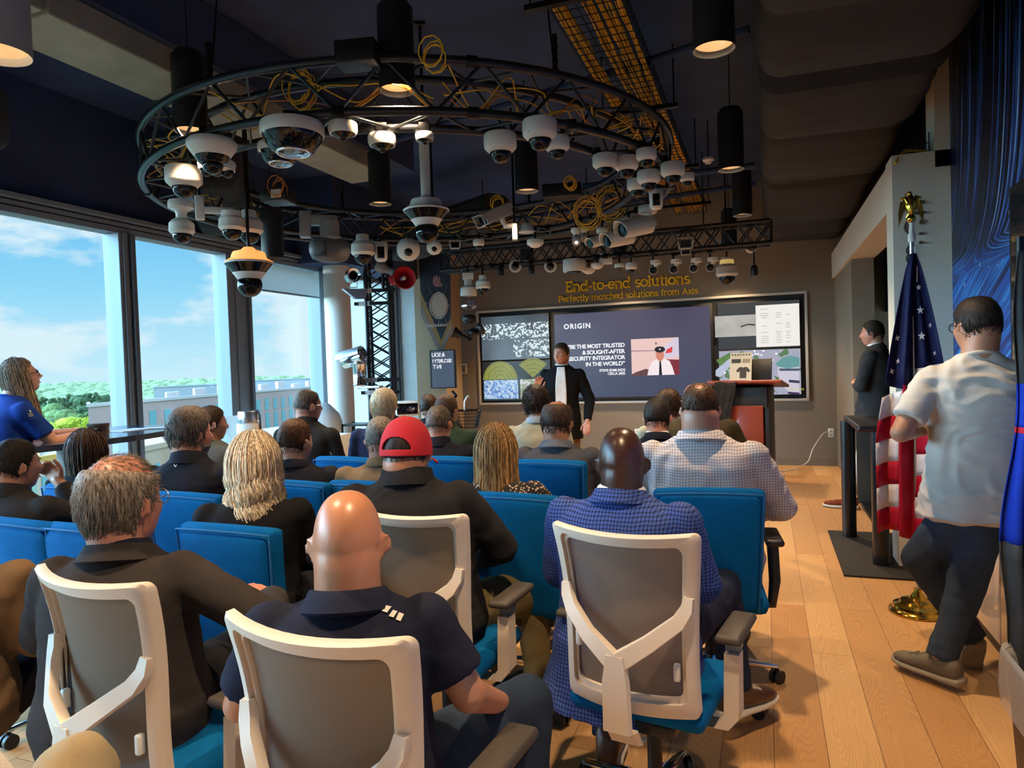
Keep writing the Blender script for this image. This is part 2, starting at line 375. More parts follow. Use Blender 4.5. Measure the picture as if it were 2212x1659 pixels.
fr = N('ShaderNodeLayerWeight'); ms = N('ShaderNodeMixShader'); L(mathn(t, 'ADD', .02, mathn(t, 'MULTIPLY', mathn(t, 'POWER', fr.outputs['Facing'], 5), .5)), ms.inputs[0]); L(tr.outputs[0], ms.inputs[1]); L(gl.outputs[0], ms.inputs[2]); L(ms.outputs[0], t.nodes['Material Output'].inputs[0])
GLASS = m
mull = [-4.4, -2.9, -1.3, .2, 1.75, 3.3, 4.9, 6.35, 7.95, 9.9]  # last bay added behind the round column to light the corner
for i, y in enumerate(mull):
    wide = .34 if 6 < y < 7 else .15
    mb = MB().box((WX - .02, y, H_HEAD / 2), (.2, wide, H_HEAD), bev=.008)
    mb.box((WX + .05, y - wide * .1, H_HEAD / 2), (.09, .05, H_HEAD), bev=.005)
    mb.cur = 1; mb.box((WX + .06, y + wide / 2 - .025, H_HEAD / 2), (.12, .045, H_HEAD), bev=.005)
    o = struct(mb, 'trim_%d' % (i + 2), [ALU, ALU_D])
for i in range(len(mull) - 1):
    y0, y1 = mull[i], mull[i + 1]
    w = MB().box((WX - .05, (y0 + y1) / 2, H_HEAD / 2), (.012, y1 - y0 - .1, H_HEAD - .04))
    w = struct(w, 'window_%d' % (i + 1), GLASS)
    f = MB()
    f.box((WX - .05, (y0 + y1) / 2, .03), (.1, y1 - y0, .06)); f.build('window_frame', ALU, w, smooth=0)
# roller blind half down in the last window
bl = thing('roller_blind', 'pale grey roller blind drawn a little way down over the farthest window', 'blind', (WX + .09, 7.15, 2.8))
bm_ = mat('blind_cloth', (170, 172, 168), .9, 0, .2, 500); t = bm_.node_tree; tl = t.nodes.new('ShaderNodeBsdfTranslucent'); tl.inputs[0].default_value = lin((150, 150, 144)); ms = t.nodes.new('ShaderNodeMixShader'); ms.inputs[0].default_value = .3
t.links.new(t.nodes['Principled BSDF'].outputs[0], ms.inputs[1]); t.links.new(tl.outputs[0], ms.inputs[2]); t.links.new(ms.outputs[0], t.nodes['Material Output'].inputs[0])
MB().sheet(lambda u, v: (0, -.6 + 1.3 * u, -.32 * v), 4, 4).build('blind_cloth', bm_, bl)
MB().cyl((0, -.6, -.32), (0, .7, -.32), .012).build('bottom_bar', ALU, bl)
b2 = thing('roller_blind', 'added full length pale translucent roller blind behind the round column', 'blind', (WX + .07, 8.95, 2.82))  # blind added with its window to spread daylight over the dark corner
bm2 = bm_.copy(); bm2.name = 'added_blind_white'; bm2.node_tree.nodes['Principled BSDF'].inputs['Base Color'].default_value = lin((222, 226, 224))
for n_ in bm2.node_tree.nodes:
    if n_.type == 'MIX_SHADER': n_.inputs[0].default_value = .5
    if n_.type == 'BSDF_TRANSLUCENT': n_.inputs[0].default_value = lin((205, 214, 214))
MB().sheet(lambda u, v: (0, -.92 + 1.84 * u, -2.72 * v), 4, 6).build('blind_cloth', bm2, b2); MB().cyl((0, -.92, -2.73), (0, .92, -2.73), .012).build('bottom_bar', ALU, b2)
# right side: mural wall, column, soffit beam over the opening
m, t, b, N, L = nodes_mat('light_trail_mural')
co = N('ShaderNodeTexCoord'); s = N('ShaderNodeSeparateXYZ'); L(co.outputs['Object'], s.inputs[0])
y, z = s.outputs[1], s.outputs[2]
yy = mathn(t, 'SUBTRACT', 5.9, y)                      # distance from the column, towards the viewer
# trails fall straight from the top, curl and sweep sideways
k = mathn(t, 'POWER', mathn(t, 'MAXIMUM', mathn(t, 'SUBTRACT', z, 1.9), .0), .9)
ang = mathn(t, 'ADD', yy, mathn(t, 'DIVIDE', .16, mathn(t, 'ADD', k, .06)))
upper = mathn(t, 'MULTIPLY', ang, 26)
lower = mathn(t, 'MULTIPLY', mathn(t, 'SUBTRACT', z, mathn(t, 'MULTIPLY', yy, .42)), 24)
sel = N('ShaderNodeMapRange'); L(z, sel.inputs[0]); sel.inputs[1].default_value = 1.98; sel.inputs[2].default_value = 2.12
crd = mathn(t, 'ADD', mathn(t, 'MULTIPLY', upper, sel.outputs[0]), mathn(t, 'MULTIPLY', lower, mathn(t, 'SUBTRACT', 1, sel.outputs[0])))
cb = N('ShaderNodeCombineXYZ'); L(crd, cb.inputs[0]); L(mathn(t, 'MULTIPLY', mathn(t, 'ADD', yy, z), .35), cb.inputs[1])
nA = N('ShaderNodeTexNoise'); nA.inputs['Scale'].default_value = .9; nA.inputs['Detail'].default_value = 7; nA.inputs['Roughness'].default_value = .75; L(cb.outputs[0], nA.inputs['Vector'])
r = N('ShaderNodeValToRGB'); L(nA.outputs[0], r.inputs[0]); e = r.color_ramp.elements
e[0].position = .40; e[0].color = lin((6, 16, 44)); e[1].position = .76; e[1].color = lin((215, 240, 250))
q = e.new(.50); q.color = lin((14, 70, 160)); q = e.new(.57); q.color = lin((30, 130, 205)); q = e.new(.65); q.color = lin((110, 200, 235))
r2 = N('ShaderNodeValToRGB'); L(nA.outputs[0], r2.inputs[0]); e = r2.color_ramp.elements
e[0].position = .52; e[0].color = lin((3, 6, 18)); e[1].position = .67; e[1].color = lin((190, 235, 255)); q = e.new(.58); q.color = lin((24, 84, 180))
base = mixc(t, sel.outputs[0], r.outputs[0], r2.outputs[0])
vo = N('ShaderNodeTexVoronoi'); vo.inputs['Scale'].default_value = 9; L(co.outputs['Object'], vo.inputs['Vector'])
dots = mathn(t, 'LESS_THAN', vo.outputs['Distance'], .10)
zz = N('ShaderNodeMapRange'); L(mathn(t, 'ABSOLUTE', mathn(t, 'SUBTRACT', z, 1.95)), zz.inputs[0]); zz.inputs[1].default_value = .5; zz.inputs[2].default_value = .1
vc = mathn(t, 'GREATER_THAN', vo.outputs['Color'], .35)
cc = mixc(t, mathn(t, 'MULTIPLY', mathn(t, 'MULTIPLY', dots, zz.outputs[0]), mathn(t, 'MULTIPLY', vc, .7)), base, lin((190, 215, 225)))
L(cc, b.inputs['Base Color']); b.inputs['Roughness'].default_value = .4
MURAL = m
struct(MB().box((RX + .1, .6, 2.45), (.2, 10.2, 3.1)), 'wall_right', MURAL)
GLOSS = mat('glossy_cream_panel', (206, 196, 182), .12, 0, coat=.6)
cab = thing('storage_cabinet', 'glossy cream storage cabinet running under the blue light trail mural', 'cabinet', (RX - .012, 2.3, 0))
for k in range(5):
    d = MB().box((-.075, -2.4 + k * 1.15, .42), (.15, 1.14, .7), bev=.004).build('cabinet_door', GLOSS, cab)
    MB().box((-.155, -2.4 + k * 1.15 + .5, .66), (.02, .015, .16)).build('door_handle', STEEL, d)
MB().box((-.065, -.1, .035), (.13, 5.75, .07)).build('plinth', mat('dark_plinth', (60, 52, 46), .6), cab)
MB().box((-.08, -.1, .79), (.16, 5.75, .04), bev=.004).build('worktop', mat('dark_worktop', (52, 46, 42), .4), cab)
struct(MB().box((RX + .1, .6, .45), (.2, 10.2, .9)), 'wall_right_lower', IVORY)
mb = MB(); mb.box((1.03, 5.6, 1.43), (.36, .26, 2.86)); mb.box((1.16, 5.6, 3.35), (.10, .26, 1.2))
struct(mb, 'pillar_right', IVORY)
struct(MB().box((1.0, 8.05, 2.70), (.26, 4.63, .33)), 'beam_right', IVORY)
struct(MB().box((1.01, 9.4, 1.3), (.22, 1.95, 2.6)), 'wall_right_far', TAUPE)
m, t, b, N, L = nodes_mat('dark_picture_glass'); b.inputs['Base Color'].default_value = lin((12, 12, 16)); b.inputs['Roughness'].default_value = .15
pic = thing('wall_graphic', 'tall dark wall graphic with thin teal diagram lines in the opening behind the column', 'wall graphic', (1.25, 7.35, 0))
MB().box((0.05, 0, 1.27), (.03, 2.1, 2.5)).build('panel', m, pic)
mb = MB()
TEAL = mat('teal_line', (40, 110, 120), .5)
for (a, bq) in (((-.9, 1.95), (.9, 1.95)), ((-.7, 1.2), (-.3, 2.15)), ((-.3, 2.15), (.1, 2.15)), ((.2, 1.5), (.5, 1.95)), ((-.5, 1.6), (.0, 2.3)), ((.1, 1.9), (.3, 2.3))):
    mb.tube([(0.03, a[0], a[1]), (0.03, bq[0], bq[1])], .006, 4)
mb.build('diagram_lines', TEAL, pic)
struct(MB().box((1.5, 7.3, 1.95), (.1, 3.1, 4.0)), 'wall_opening', DARK)
struct(MB().box((1.9, 3.4, 3.0), (.8, 16, 1.9)), 'ceiling_bulkhead', DARK)
# wrapped supply duct overhead, sagging bands
def wrapped_duct(name, label, p0, p1, w, h, seed, sag=.05, bands=9, mt=CLOTH_BLACK, nseg=120):
    p0 = V(p0); p1 = V(p1); d = (p1 - p0); Lg = d.length; d.normalize(); side = V((d.y, -d.x, 0)); rnd = random.Random(seed)
    prof = rrect(w, h, min(w, h) * .22, 7); rings = []
    cuts = sorted(rnd.uniform(.02, .98) for _ in range(bands)); cuts = [0] + cuts + [1]
    for i in range(nseg + 1):
        tt = i / nseg; pos = p0 + d * (tt * Lg)
        j = max(q for q in range(len(cuts)) if cuts[q] <= tt + 1e-9); j = min(j, len(cuts) - 2)
        fr = (tt - cuts[j]) / max(cuts[j + 1] - cuts[j], 1e-6); bulge = sag * 1.6 * (sin(pi * min(max(fr, 0), 1)) ** .55) - sag * .8
        ring = []
        for (x, zz_) in prof:
            nn = noise.noise(V((x * 2.2 + seed, tt * Lg * 5.5, zz_ * 2))) * .035 + noise.noise(V((x * 1.1, tt * Lg * 16 + x * 2.5, seed))) * .018
            low = max(0, -zz_ / h * 2); b_ = bulge * low
            ring.append(pos + side * (x * (1 + bulge / w * .4)) + V((0, 0, zz_ - b_ - abs(nn) * low * 1.4)))
        rings.append(ring)
    o = MB().loft(rings).build(name, mt, smooth=60); return tag(o, label, 'duct')
wrapped_duct('wrapped_duct', 'large black cloth-wrapped air duct sagging along the ceiling on the right', (.52, 10.3, 3.42), (.47, -2, 3.42), .98, .62, 3, .075, 14, nseg=200)
wrapped_duct('wrapped_duct', 'black wrapped duct under the ceiling nearest the windows at upper left', (-5.2, 3.3, 3.3), (-4.35, 1.5, 3.4), .7, .5, 5, .1, 2)
wrapped_duct('wrapped_duct', 'black wrapped duct crossing behind the left side of the camera ring', (-5.2, 5.9, 3.25), (-4.3, 4.6, 3.4), .55, .5, 8, .1, 2)
wrapped_duct('wrapped_duct', 'black wrapped duct with crinkled skin beyond the ring near the tower', (-4.7, 8.5, 3.2), (-2.9, 7.7, 3.3), .42, .42, 11, .03, 3)
# pale steel beam with sprayed edges
m = mat('pale_fireproofing', (150, 150, 138), .95, 0, .6, 40, .1, 5)
mb = MB()
for (ya, yb) in ((.6, 2.63), (2.66, 3.75), (3.78, 5.0), (5.03, 6.2)):
    mb.box((-3.68, (ya + yb) / 2, 3.48), (.46, yb - ya, .16), bev=.01)
o = tag(mb.build('ceiling_beam', m, smooth=0), 'pale grey fireproofed steel beam crossing the black ceiling at upper left', 'beam'); o['kind'] = 'structure'
mb = MB().box((-3.68, 3.0, 3.75), (.56, 7.2, .38)); o = tag(mb.build('ceiling_beam', DARK, smooth=0), 'dark steel flange directly above the pale fireproofed beam', 'beam'); o['kind'] = 'structure'
for i, (x, yy0) in enumerate(((-1.4, 1.5), (-4.8, 7))):
    pass
for (p0, p1, r_, lab) in (((-3.3, 5.55, 3.5), (-.05, 4.8, 3.6), .028, 'thin black sprinkler pipe crossing the ceiling above the ring'),
                          ((-4.4, 9.0, 3.45), (-.05, 8.6, 3.5), .03, 'thin black pipe crossing the ceiling near the back wall'),
                          ((-1.7, 7.0, 3.3), (-.05, 7.0, 3.3), .03, 'short black pipe running to the large duct at right')):
    tag(MB().cyl(p0, p1, r_, n=10).build('ceiling_pipe', DARK), lab, 'pipe')

# ================================================================== EXTERIOR
def haze_mat(name, c, **k): return mat(name, c, .95, **k)
m, t, b, N, L = nodes_mat('distant_land')
co = N('ShaderNodeTexCoord'); mp = N('ShaderNodeMapping'); mp.inputs['Scale'].default_value = (.01, .01, 1); L(co.outputs['Object'], mp.inputs[0])
n = N('ShaderNodeTexNoise'); n.inputs['Scale'].default_value = 1.3; n.inputs['Detail'].default_value = 9; n.inputs['Roughness'].default_value = .7; L(mp.outputs[0], n.inputs['Vector'])
r = N('ShaderNodeValToRGB'); L(n.outputs[0], r.inputs[0]); e = r.color_ramp.elements
e[0].position = .36; e[0].color = lin((66, 91, 70)); e[1].position = .68; e[1].color = lin((141, 145, 136)); q = e.new(.52); q.color = lin((88, 110, 76))
L(r.outputs[0], b.inputs['Base Color']); b.inputs['Roughness'].default_value = 1
GZ = -35
mb = MB().sheet(lambda u, v: (-4000 + 3990 * u, -1500 + 5500 * v, GZ), 4, 4); o = mb.build('ground_outside', m, smooth=0); o['kind'] = 'structure'
def building(label, A, B, zt, dep, wall, wins=None, roofm=None, h=None, name='building', extras=None):
    """box with one facade from A to B (plan points), roof height zt"""
    A = V((A[0], A[1], 0)); B = V((B[0], B[1], 0)); d = (B - A); Lg = d.length; d.normalize(); nrm = V((-d.y, d.x, 0))
    nrm = A.normalized()                                             # plan skewed like the real block
    root = thing(name, label, 'building', A + V((0, 0, GZ)))
    T = lambda s, o_, z: d * s + nrm * o_ + V((0, 0, z - GZ))
    def bx(s0, s1, o0, o1, z0, z1): return [T(s0, o0, z0), T(s1, o0, z0), T(s1, o1, z0), T(s0, o1, z0), T(s0, o0, z1), T(s1, o0, z1), T(s1, o1, z1), T(s0, o1, z1)]
    BF = [(3, 2, 1, 0), (4, 5, 6, 7), (0, 1, 5, 4), (1, 2, 6, 5), (2, 3, 7, 6), (3, 0, 4, 7)]
    mb = MB().add(bx(0, Lg, 0, dep, GZ, zt), BF); mb.build('wall', wall, root, smooth=0)
    mb = MB()
    for s0, s1, o0, o1, z0, z1 in ((-.3, Lg + .3, -.3, .5, zt, zt + .5), (-.3, .5, 0, dep, zt, zt + .5)): mb.add(bx(s0, s1, o0, o1, z0, z1), BF)
    mb.build('parapet', roofm or wall, root, smooth=0)
    if wins:
        GW = mat('teal_window_glass', (101, 169, 172), .15)
        for (s0, step, ww, z0, z1, cnt) in wins:
            for i in range(cnt):
                w = MB().add(bx(s0 + i * step, s0 + i * step + ww, -.12, .1, z0, z1), BF).build('window', GW, root, smooth=0)
    if extras:
        for (s0, s1, o0, o1, z0, z1) in extras: MB().add(bx(s0, s1, o0, o1, z0, z1), BF).build('roof_unit', roofm or wall, root, smooth=0)
    return root
P = lambda px, py, z: at(px, py, z)
a, bq = P(190, 880, 105), P(560, 850, 158)
d_ = (bq - a); bfar = a + d_ * 2.2
building('pale stone office block with tall teal window strips seen past the bar table', a, bfar, -2.6, 9, haze_mat('pink_stone', (185, 162, 151)),
         [(6 + 0, 1.6 * 2.6, 1.9, -6.8, -4.2, 28), (6, 1.6 * 2.6, 1.9, -11, -7.4, 28)], haze_mat('pale_roof', (202, 198, 190)),
         extras=[(20 + i * 9, 24 + i * 9, 4, 7, -2.6, -1.3 + .4 * (i % 3)) for i in range(10)])
building('long white warehouse beyond the stone office block', P(332, 835, 300), P(476, 836, 330), -2.9, 14, haze_mat('white_cladding', (185, 196, 200)))
building('wide pale grey hall in the far window', P(500, 818, 380), P(720, 812, 420), -2.2, 16, haze_mat('white_cladding2', (181, 190, 196)))
building('cream apartment block below the office at lower left', P(75, 960, 60), P(150, 965, 64), -5.5, 14, haze_mat('cream_render', (196, 186, 165)), [(.6, 1.3, .7, -8.2, -6.8, 3), (.6, 1.3, .7, -11, -9.6, 3)], haze_mat('yellow_render', (196, 161, 80)))
building('tan apartment block below the table at the second window', P(255, 985, 62), P(365, 960, 70), -5.4, 14, haze_mat('tan_render', (192, 169, 139)), [(.8, 1.6, .7, -8.2, -6.8, 4), (.8, 1.6, .7, -11, -9.6, 4)])
building('beige mid rise block under the third window', P(395, 965, 70), P(720, 925, 95), -6.5, 20, haze_mat('beige_render', (189, 175, 161)), [(1, 2.4, 1.2, -10, -8, 12), (1, 2.4, 1.2, -14, -12, 12)])
def outdoor_tree(label, p, wd, ht, col, seed):
    root = thing('tree', label, 'tree', (p.x, p.y, GZ)); rnd = random.Random(seed); mb = MB(); hz = p.z - GZ
    for i in range(26):
        a_ = rnd.uniform(0, 2 * pi); rr = rnd.uniform(0, .36) * wd; z_ = hz - ht * rnd.uniform(.12, .8); r_ = wd * rnd.uniform(.14, .24)
        mb.sphere((cos(a_) * rr, sin(a_) * rr, z_), (r_, r_, r_ * .85), 9, 6)
    for i in range(260):
        a_ = rnd.uniform(0, 2 * pi); rr = rnd.uniform(.3, .52) * wd; z_ = hz - ht * rnd.uniform(.02, .85); r_ = wd * rnd.uniform(.02, .055)
        mb.sphere((cos(a_) * rr * .95, sin(a_) * rr * .95, z_), r_, 6, 4)
    mb.build('crown', col, root, smooth=0); MB().cyl((0, 0, 0), (0, 0, hz - ht * .5), wd * .05, n=8).build('trunk', haze_mat('bark_far', (156, 144, 125)), root)
DG = mat('dark_tree_green', (58, 84, 46), .95, 0, .4, 2, .3, .4); YG = mat('yellow_tree_green', (170, 182, 50), .95, 0, .4, 2, .25, .5); MG = mat('mid_tree_green', (92, 118, 60), .95, 0, .4, 2, .3, .4)
for i, (px, py, z, wd, ht, c_, lab) in enumerate(((105, 862, 400, 26, 24, DG, 'dark green tree left in the clump seen behind the person in blue'), (150, 855, 395, 30, 26, DG, 'tallest dark green tree in the clump in the first window'),
        (208, 850, 410, 30, 28, DG, 'dark green tree beside the stone office block'), (120, 880, 330, 24, 18, MG, 'mid green tree in front of the dark clump'), (180, 880, 330, 26, 18, DG, 'dark tree in front of the clump, near the office'),
        (158, 903, 260, 12, 14, YG, 'bright yellow green tree just above the bar table'), (105, 915, 250, 14, 12, YG, 'yellow green tree partly behind the person at the table'), (135, 895, 300, 26, 16, MG, 'mid green tree above the yellow one'), (225, 868, 360, 18, 16, DG, 'small dark tree touching the office parapet'), (75, 890, 330, 24, 18, MG, 'mid green tree next to the sleeve of the person in blue'))):
    outdoor_tree(lab, P(px, py, z), wd, ht, c_, i)
# far woods: nobody could count them
rnd = random.Random(4); mb = MB()
for i in range(1500):
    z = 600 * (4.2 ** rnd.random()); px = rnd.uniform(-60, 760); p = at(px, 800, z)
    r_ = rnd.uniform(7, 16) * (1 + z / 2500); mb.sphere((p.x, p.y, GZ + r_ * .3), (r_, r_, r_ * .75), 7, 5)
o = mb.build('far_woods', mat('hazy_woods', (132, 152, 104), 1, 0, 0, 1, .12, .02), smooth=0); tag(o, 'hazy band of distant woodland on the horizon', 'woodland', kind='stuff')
rnd = random.Random(9)
GR = 'small pale buildings scattered before the horizon'
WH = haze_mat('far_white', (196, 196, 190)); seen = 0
for i in range(22):
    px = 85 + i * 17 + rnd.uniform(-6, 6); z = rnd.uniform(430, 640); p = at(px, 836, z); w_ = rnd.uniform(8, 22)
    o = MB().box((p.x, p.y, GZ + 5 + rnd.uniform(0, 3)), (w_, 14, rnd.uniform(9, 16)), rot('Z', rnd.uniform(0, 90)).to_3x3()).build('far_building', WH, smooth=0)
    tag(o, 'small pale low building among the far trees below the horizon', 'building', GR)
fl = [at(668, 730, 230)]
o = MB().cyl((fl[0].x, fl[0].y, GZ), (fl[0].x, fl[0].y, 11), .25, .12, 6).build('light_mast', haze_mat('mast_grey', (225, 240, 245))); tag(o, 'tall thin floodlight mast standing against the sky in the last window', 'light mast')
# ================================================================== PENDANT LAMPS
REFLECT = mat('lamp_reflector', (240, 226, 204), .38, .8)
GLOW = mat('lamp_diffuser', (255, 240, 215), .5, emit=(255, 206, 150), es=14)
PENDBLK = mat('pendant_black', (24, 25, 28), .42)
def pendant(loc, label, on=True, r=.1, h=.45, body=None):
    t_ = thing('pendant_lamp', label, 'pendant lamp', loc, 0, 'cylinder pendant lamps')
    MB().lathe([(r * .9, .03), (r * .985, .0), (r, .0), (r, h), (r * .8, h + .005), (r * .8, h + .03), (.02, h + .035)], 40, close=False).build('housing', body or PENDBLK, t_, smooth=40)
    MB().lathe([(r * .985, 0), (r * .88, .07), (r * .66, .10)], 40, close=False).build('reflector', REFLECT, t_, smooth=60)
    MB().lathe([(r * .66, .10), (.0, .101)], 24, close=False).build('diffuser', GLOW, t_)
    top = H_CEIL - loc[2]
    MB().cyl((0, 0, h + .03), (0, 0, top), .004, n=6).build('suspension_cable', BLACK_METAL, t_)
    if on:
        l = bpy.data.lights.new('lamp_light', 'SPOT'); l.energy = LAMP_W; l.color = (1.0, .70, .42); l.spot_size = radians(98); l.spot_blend = .6; l.shadow_soft_size = .05
        o = bpy.data.objects.new('lamp_light', l); COL.objects.link(o); o.parent = t_; o.location = (0, 0, .07)
    return t_
LAMP_W = 210
for (x, y, z, lab) in ((-3.28, 3.42, 3.0, 'black cylinder lamp hanging over the left of the ring truss'), (-1.89, 3.5, 3.05, 'black cylinder lamp in front of the ring truss, over its near rim'),
        (-.2, 3.58, 3.0, 'largest black cylinder lamp at the top right, beside the wrapped duct'), (-3.24, 5.6, 3.0, 'black cylinder lamp inside the ring, above the pole mounted camera'),
        (-1.9, 5.78, 3.0, 'black cylinder lamp inside the ring, behind the cluster of three domes'), (-.22, 5.88, 3.0, 'black cylinder lamp right of the ring, beside the wrapped duct'),
        (-.19, 7.8, 3.0, 'black cylinder lamp along the duct, third from the front'), (-.41, 9.75, 3.0, 'farthest lamp beside the duct, above the yellow glowing camera'),
        (-1.86, 9.69, 3.0, 'black cylinder lamp behind the back truss, right of centre'), (-3.19, 9.6, 3.0, 'black cylinder lamp behind the back truss, left of centre'),
        (-4.2, 5.3, 2.55, 'unlit black cylinder lamp low behind the left side of the ring'),
        (-1.9, 1.2, 3.0, 'black cylinder lamp above the rear rows, left'), (-.2, 1.3, 3.0, 'black cylinder lamp above the rear rows, right'),
        (-.2, -.9, 3.0, 'black cylinder lamp behind the viewer, right'), (-1.9, -.9, 3.0, 'black cylinder lamp behind the viewer, left')):
    pendant((x, y, z), lab, on=z > 2.9)
p = at(-6, 130, 2.9)
pendant((p.x, p.y, 2.86), 'wide pale grey drum lamp cut off by the upper left edge', on=False, r=.125, h=.25, body=mat('pale_lamp_body', (150, 156, 162), .5))

# ================================================================== RING TRUSS
TRUSS = mat('truss_black_satin', (50, 53, 58), .34, .6)
RC = V((-2.68, 5.27)); RO_, RI_ = 2.05, 1.77; ZL, ZU = 2.9, 3.18
ring = thing('ring_truss', 'large black circular box truss hung flat from the ceiling carrying the cameras', 'truss', (RC.x, RC.y, ZL))
for rr, zz_ in ((RO_, 0), (RI_, 0), (RO_, ZU - ZL), (RI_, ZU - ZL)):
    MB().tube([(cos(a) * rr, sin(a) * rr, zz_) for a in [2 * pi * k / 120 for k in range(120)]], .026, 12, closed=True).build('chord', TRUSS, ring)
NB = 24
for k in range(NB):
    a0, a1 = 2 * pi * k / NB, 2 * pi * (k + 1) / NB; am = (a0 + a1) / 2; mb = MB(); h = ZU - ZL
    q = lambda a, r_, z_: (cos(a) * r_, sin(a) * r_, z_)
    for r_ in (RO_, RI_):
        mb.cyl(q(a0, r_, 0), q(am, r_, h), .0095, n=6); mb.cyl(q(am, r_, h), q(a1, r_, 0), .0095, n=6)
    for z_ in (0, h): mb.cyl(q(a0, RO_, z_), q(am, RI_, z_), .0095, n=6); mb.cyl(q(am, RI_, z_), q(a1, RO_, z_), .0095, n=6)
    mb.build('brace', TRUSS, ring)
for k in range(6):
    a = 2 * pi * (k + .35) / 6; x, y = cos(a) * RO_, sin(a) * RO_
    mb = MB(); mb.tube([(x, y, .28), (x * .97, y * .97, .42), (x * .93, y * .93, H_CEIL - ZL)], .006, 6)
    for j in range(5): mb.lathe([(.016, -.02), (.02, 0), (.016, .02)], 8, c=(x * .98, y * .98, .33 + j * .045), close=False)
    mb.build('hanging_chain', BLACK_METAL, ring)
for k in (3, 9, 14, 20):
    a = 2 * pi * k / NB + .1
    for zz_ in (0, ZU - ZL): mb = MB(); mb.lathe([(.034, -.03), (.034, .03)], 12, c=(cos(a) * RO_, sin(a) * RO_, zz_), Q=V((-sin(a), cos(a), 0)).to_track_quat('Z', 'Y')); mb.build('coupler', BLACK_METAL, ring)
def straight_truss(p0, p1, w, h, nb, name, label, vertical=False, r=.024):
    """four chord box truss from p0 to p1; w across, h up"""
    p0 = V(p0); p1 = V(p1); d = p1 - p0; Lg = d.length; d.normalize()
    a = V((1, 0, 0)) if vertical else V((0, 0, 1)); b_ = d.cross(a).normalized(); root = thing(name, label, 'truss', p0)
    cs = [(a * (i * h / 2) + b_ * (j * w / 2)) for i, j in ((-1, -1), (1, -1), (1, 1), (-1, 1))]
    for c_ in cs: MB().cyl(c_, c_ + d * Lg, r, n=12).build('chord', TRUSS, root)
    for k in range(nb):
        s0, s1 = Lg * k / nb, Lg * (k + 1) / nb; sm = (s0 + s1) / 2; mb = MB()
        for q in range(4):
            u, v = cs[q], cs[(q + 1) % 4]; mb.cyl(u + d * s0, v + d * sm, .009, n=6); mb.cyl(v + d * sm, u + d * s1, .009, n=6)
            if q % 2 == 0: mb.cyl(v + d * s0, u + d * sm, .009, n=6); mb.cyl(u + d * sm, v + d * s1, .009, n=6)
        mb.build('brace', TRUSS, root)
    for s0 in (0, Lg):
        mb = MB()
        for q in range(4): mb.cyl(cs[q] + d * s0, cs[(q + 1) % 4] + d * s0, .014, n=6)
        mb.build('end_frame', TRUSS, root)
    return root
BT = straight_truss((-4.05, 8.62, 2.93), (.1, 8.62, 2.93), .24, .25, 11, 'back_truss', 'straight black box truss running in front of the screen wall')
mb = MB()
for x in (.6, 2.0, 3.4): mb.cyl((x, 0, .1), (x, 0, H_CEIL - 2.93), .007, n=6)
mb.build('hanging_rod', BLACK_METAL, BT)
TWP = at(821, 700, 8.55)
TW = straight_truss((TWP.x, TWP.y, .02), (TWP.x, TWP.y, 3.0), .27, .27, 9, 'tower_truss', 'upright black box truss tower standing on the floor by the corner', vertical=True, r=.026)
TW.rotation_euler = (0, 0, radians(22))
MB().box((0, 0, .005), (.5, .5, .02)).build('base_plate', BLACK_METAL, TW)

# ================================================================== CABLE TRAY
tray = thing('cable_tray', 'black wire mesh cable tray packed with yellow network cables, running to the back wall', 'cable tray', (-.9, 3.0, 3.5))
mb = MB(); TW_, TL = .40, 6.9
for i in range(9):
    x = -TW_ / 2 + TW_ * i / 8; mb.cyl((x, 0, 0), (x, TL, 0), .0035, n=4)
for sx in (-1, 1):
    for zz_ in (.05, .1): mb.cyl((sx * TW_ / 2, 0, zz_), (sx * TW_ / 2, TL, zz_), .0035, n=4)
mb.build('mesh_rail', BLACK_METAL, tray)
mb = MB()
for k in range(70):
    y = TL * k / 69; mb.tube([(-TW_ / 2, y, .1), (-TW_ / 2, y, 0), (TW_ / 2, y, 0), (TW_ / 2, y, .1)], .0035, 4)
mb.build('mesh_rung', BLACK_METAL, tray)
mb = MB()
for y in (.75, 2.6, 4.4, 6.2):
    mb = MB(); mb.box((0, y, -.025), (.62, .045, .03)); mb.cyl((-.28, y, -.02), (-.28, y, .45), .006, n=6); mb.cyl((.28, y, -.02), (.28, y, .45), .006, n=6); mb.build('trapeze_support', BLACK_METAL, tray)
pass
rnd = random.Random(2)
for k in range(64):
    x0 = rnd.uniform(-.02, .185) if k < 44 else rnd.uniform(-.185, -.11); z0 = .008 + rnd.random() * .04; pts = []
    ph = rnd.uniform(0, 6); am = rnd.uniform(.004, .018)
    for j in range(19):
        y = -.1 + TL * j / 18; pts.append((max(-.19, min(.19, x0 + am * sin(y * 2.2 + ph) + .01 * sin(y * 6 + ph * 3))), y, z0 + .006 * sin(y * 5 + ph)))
    MB().tube(pts, .0042, 5).build('network_cable', YELLOW_CABLE, tray)
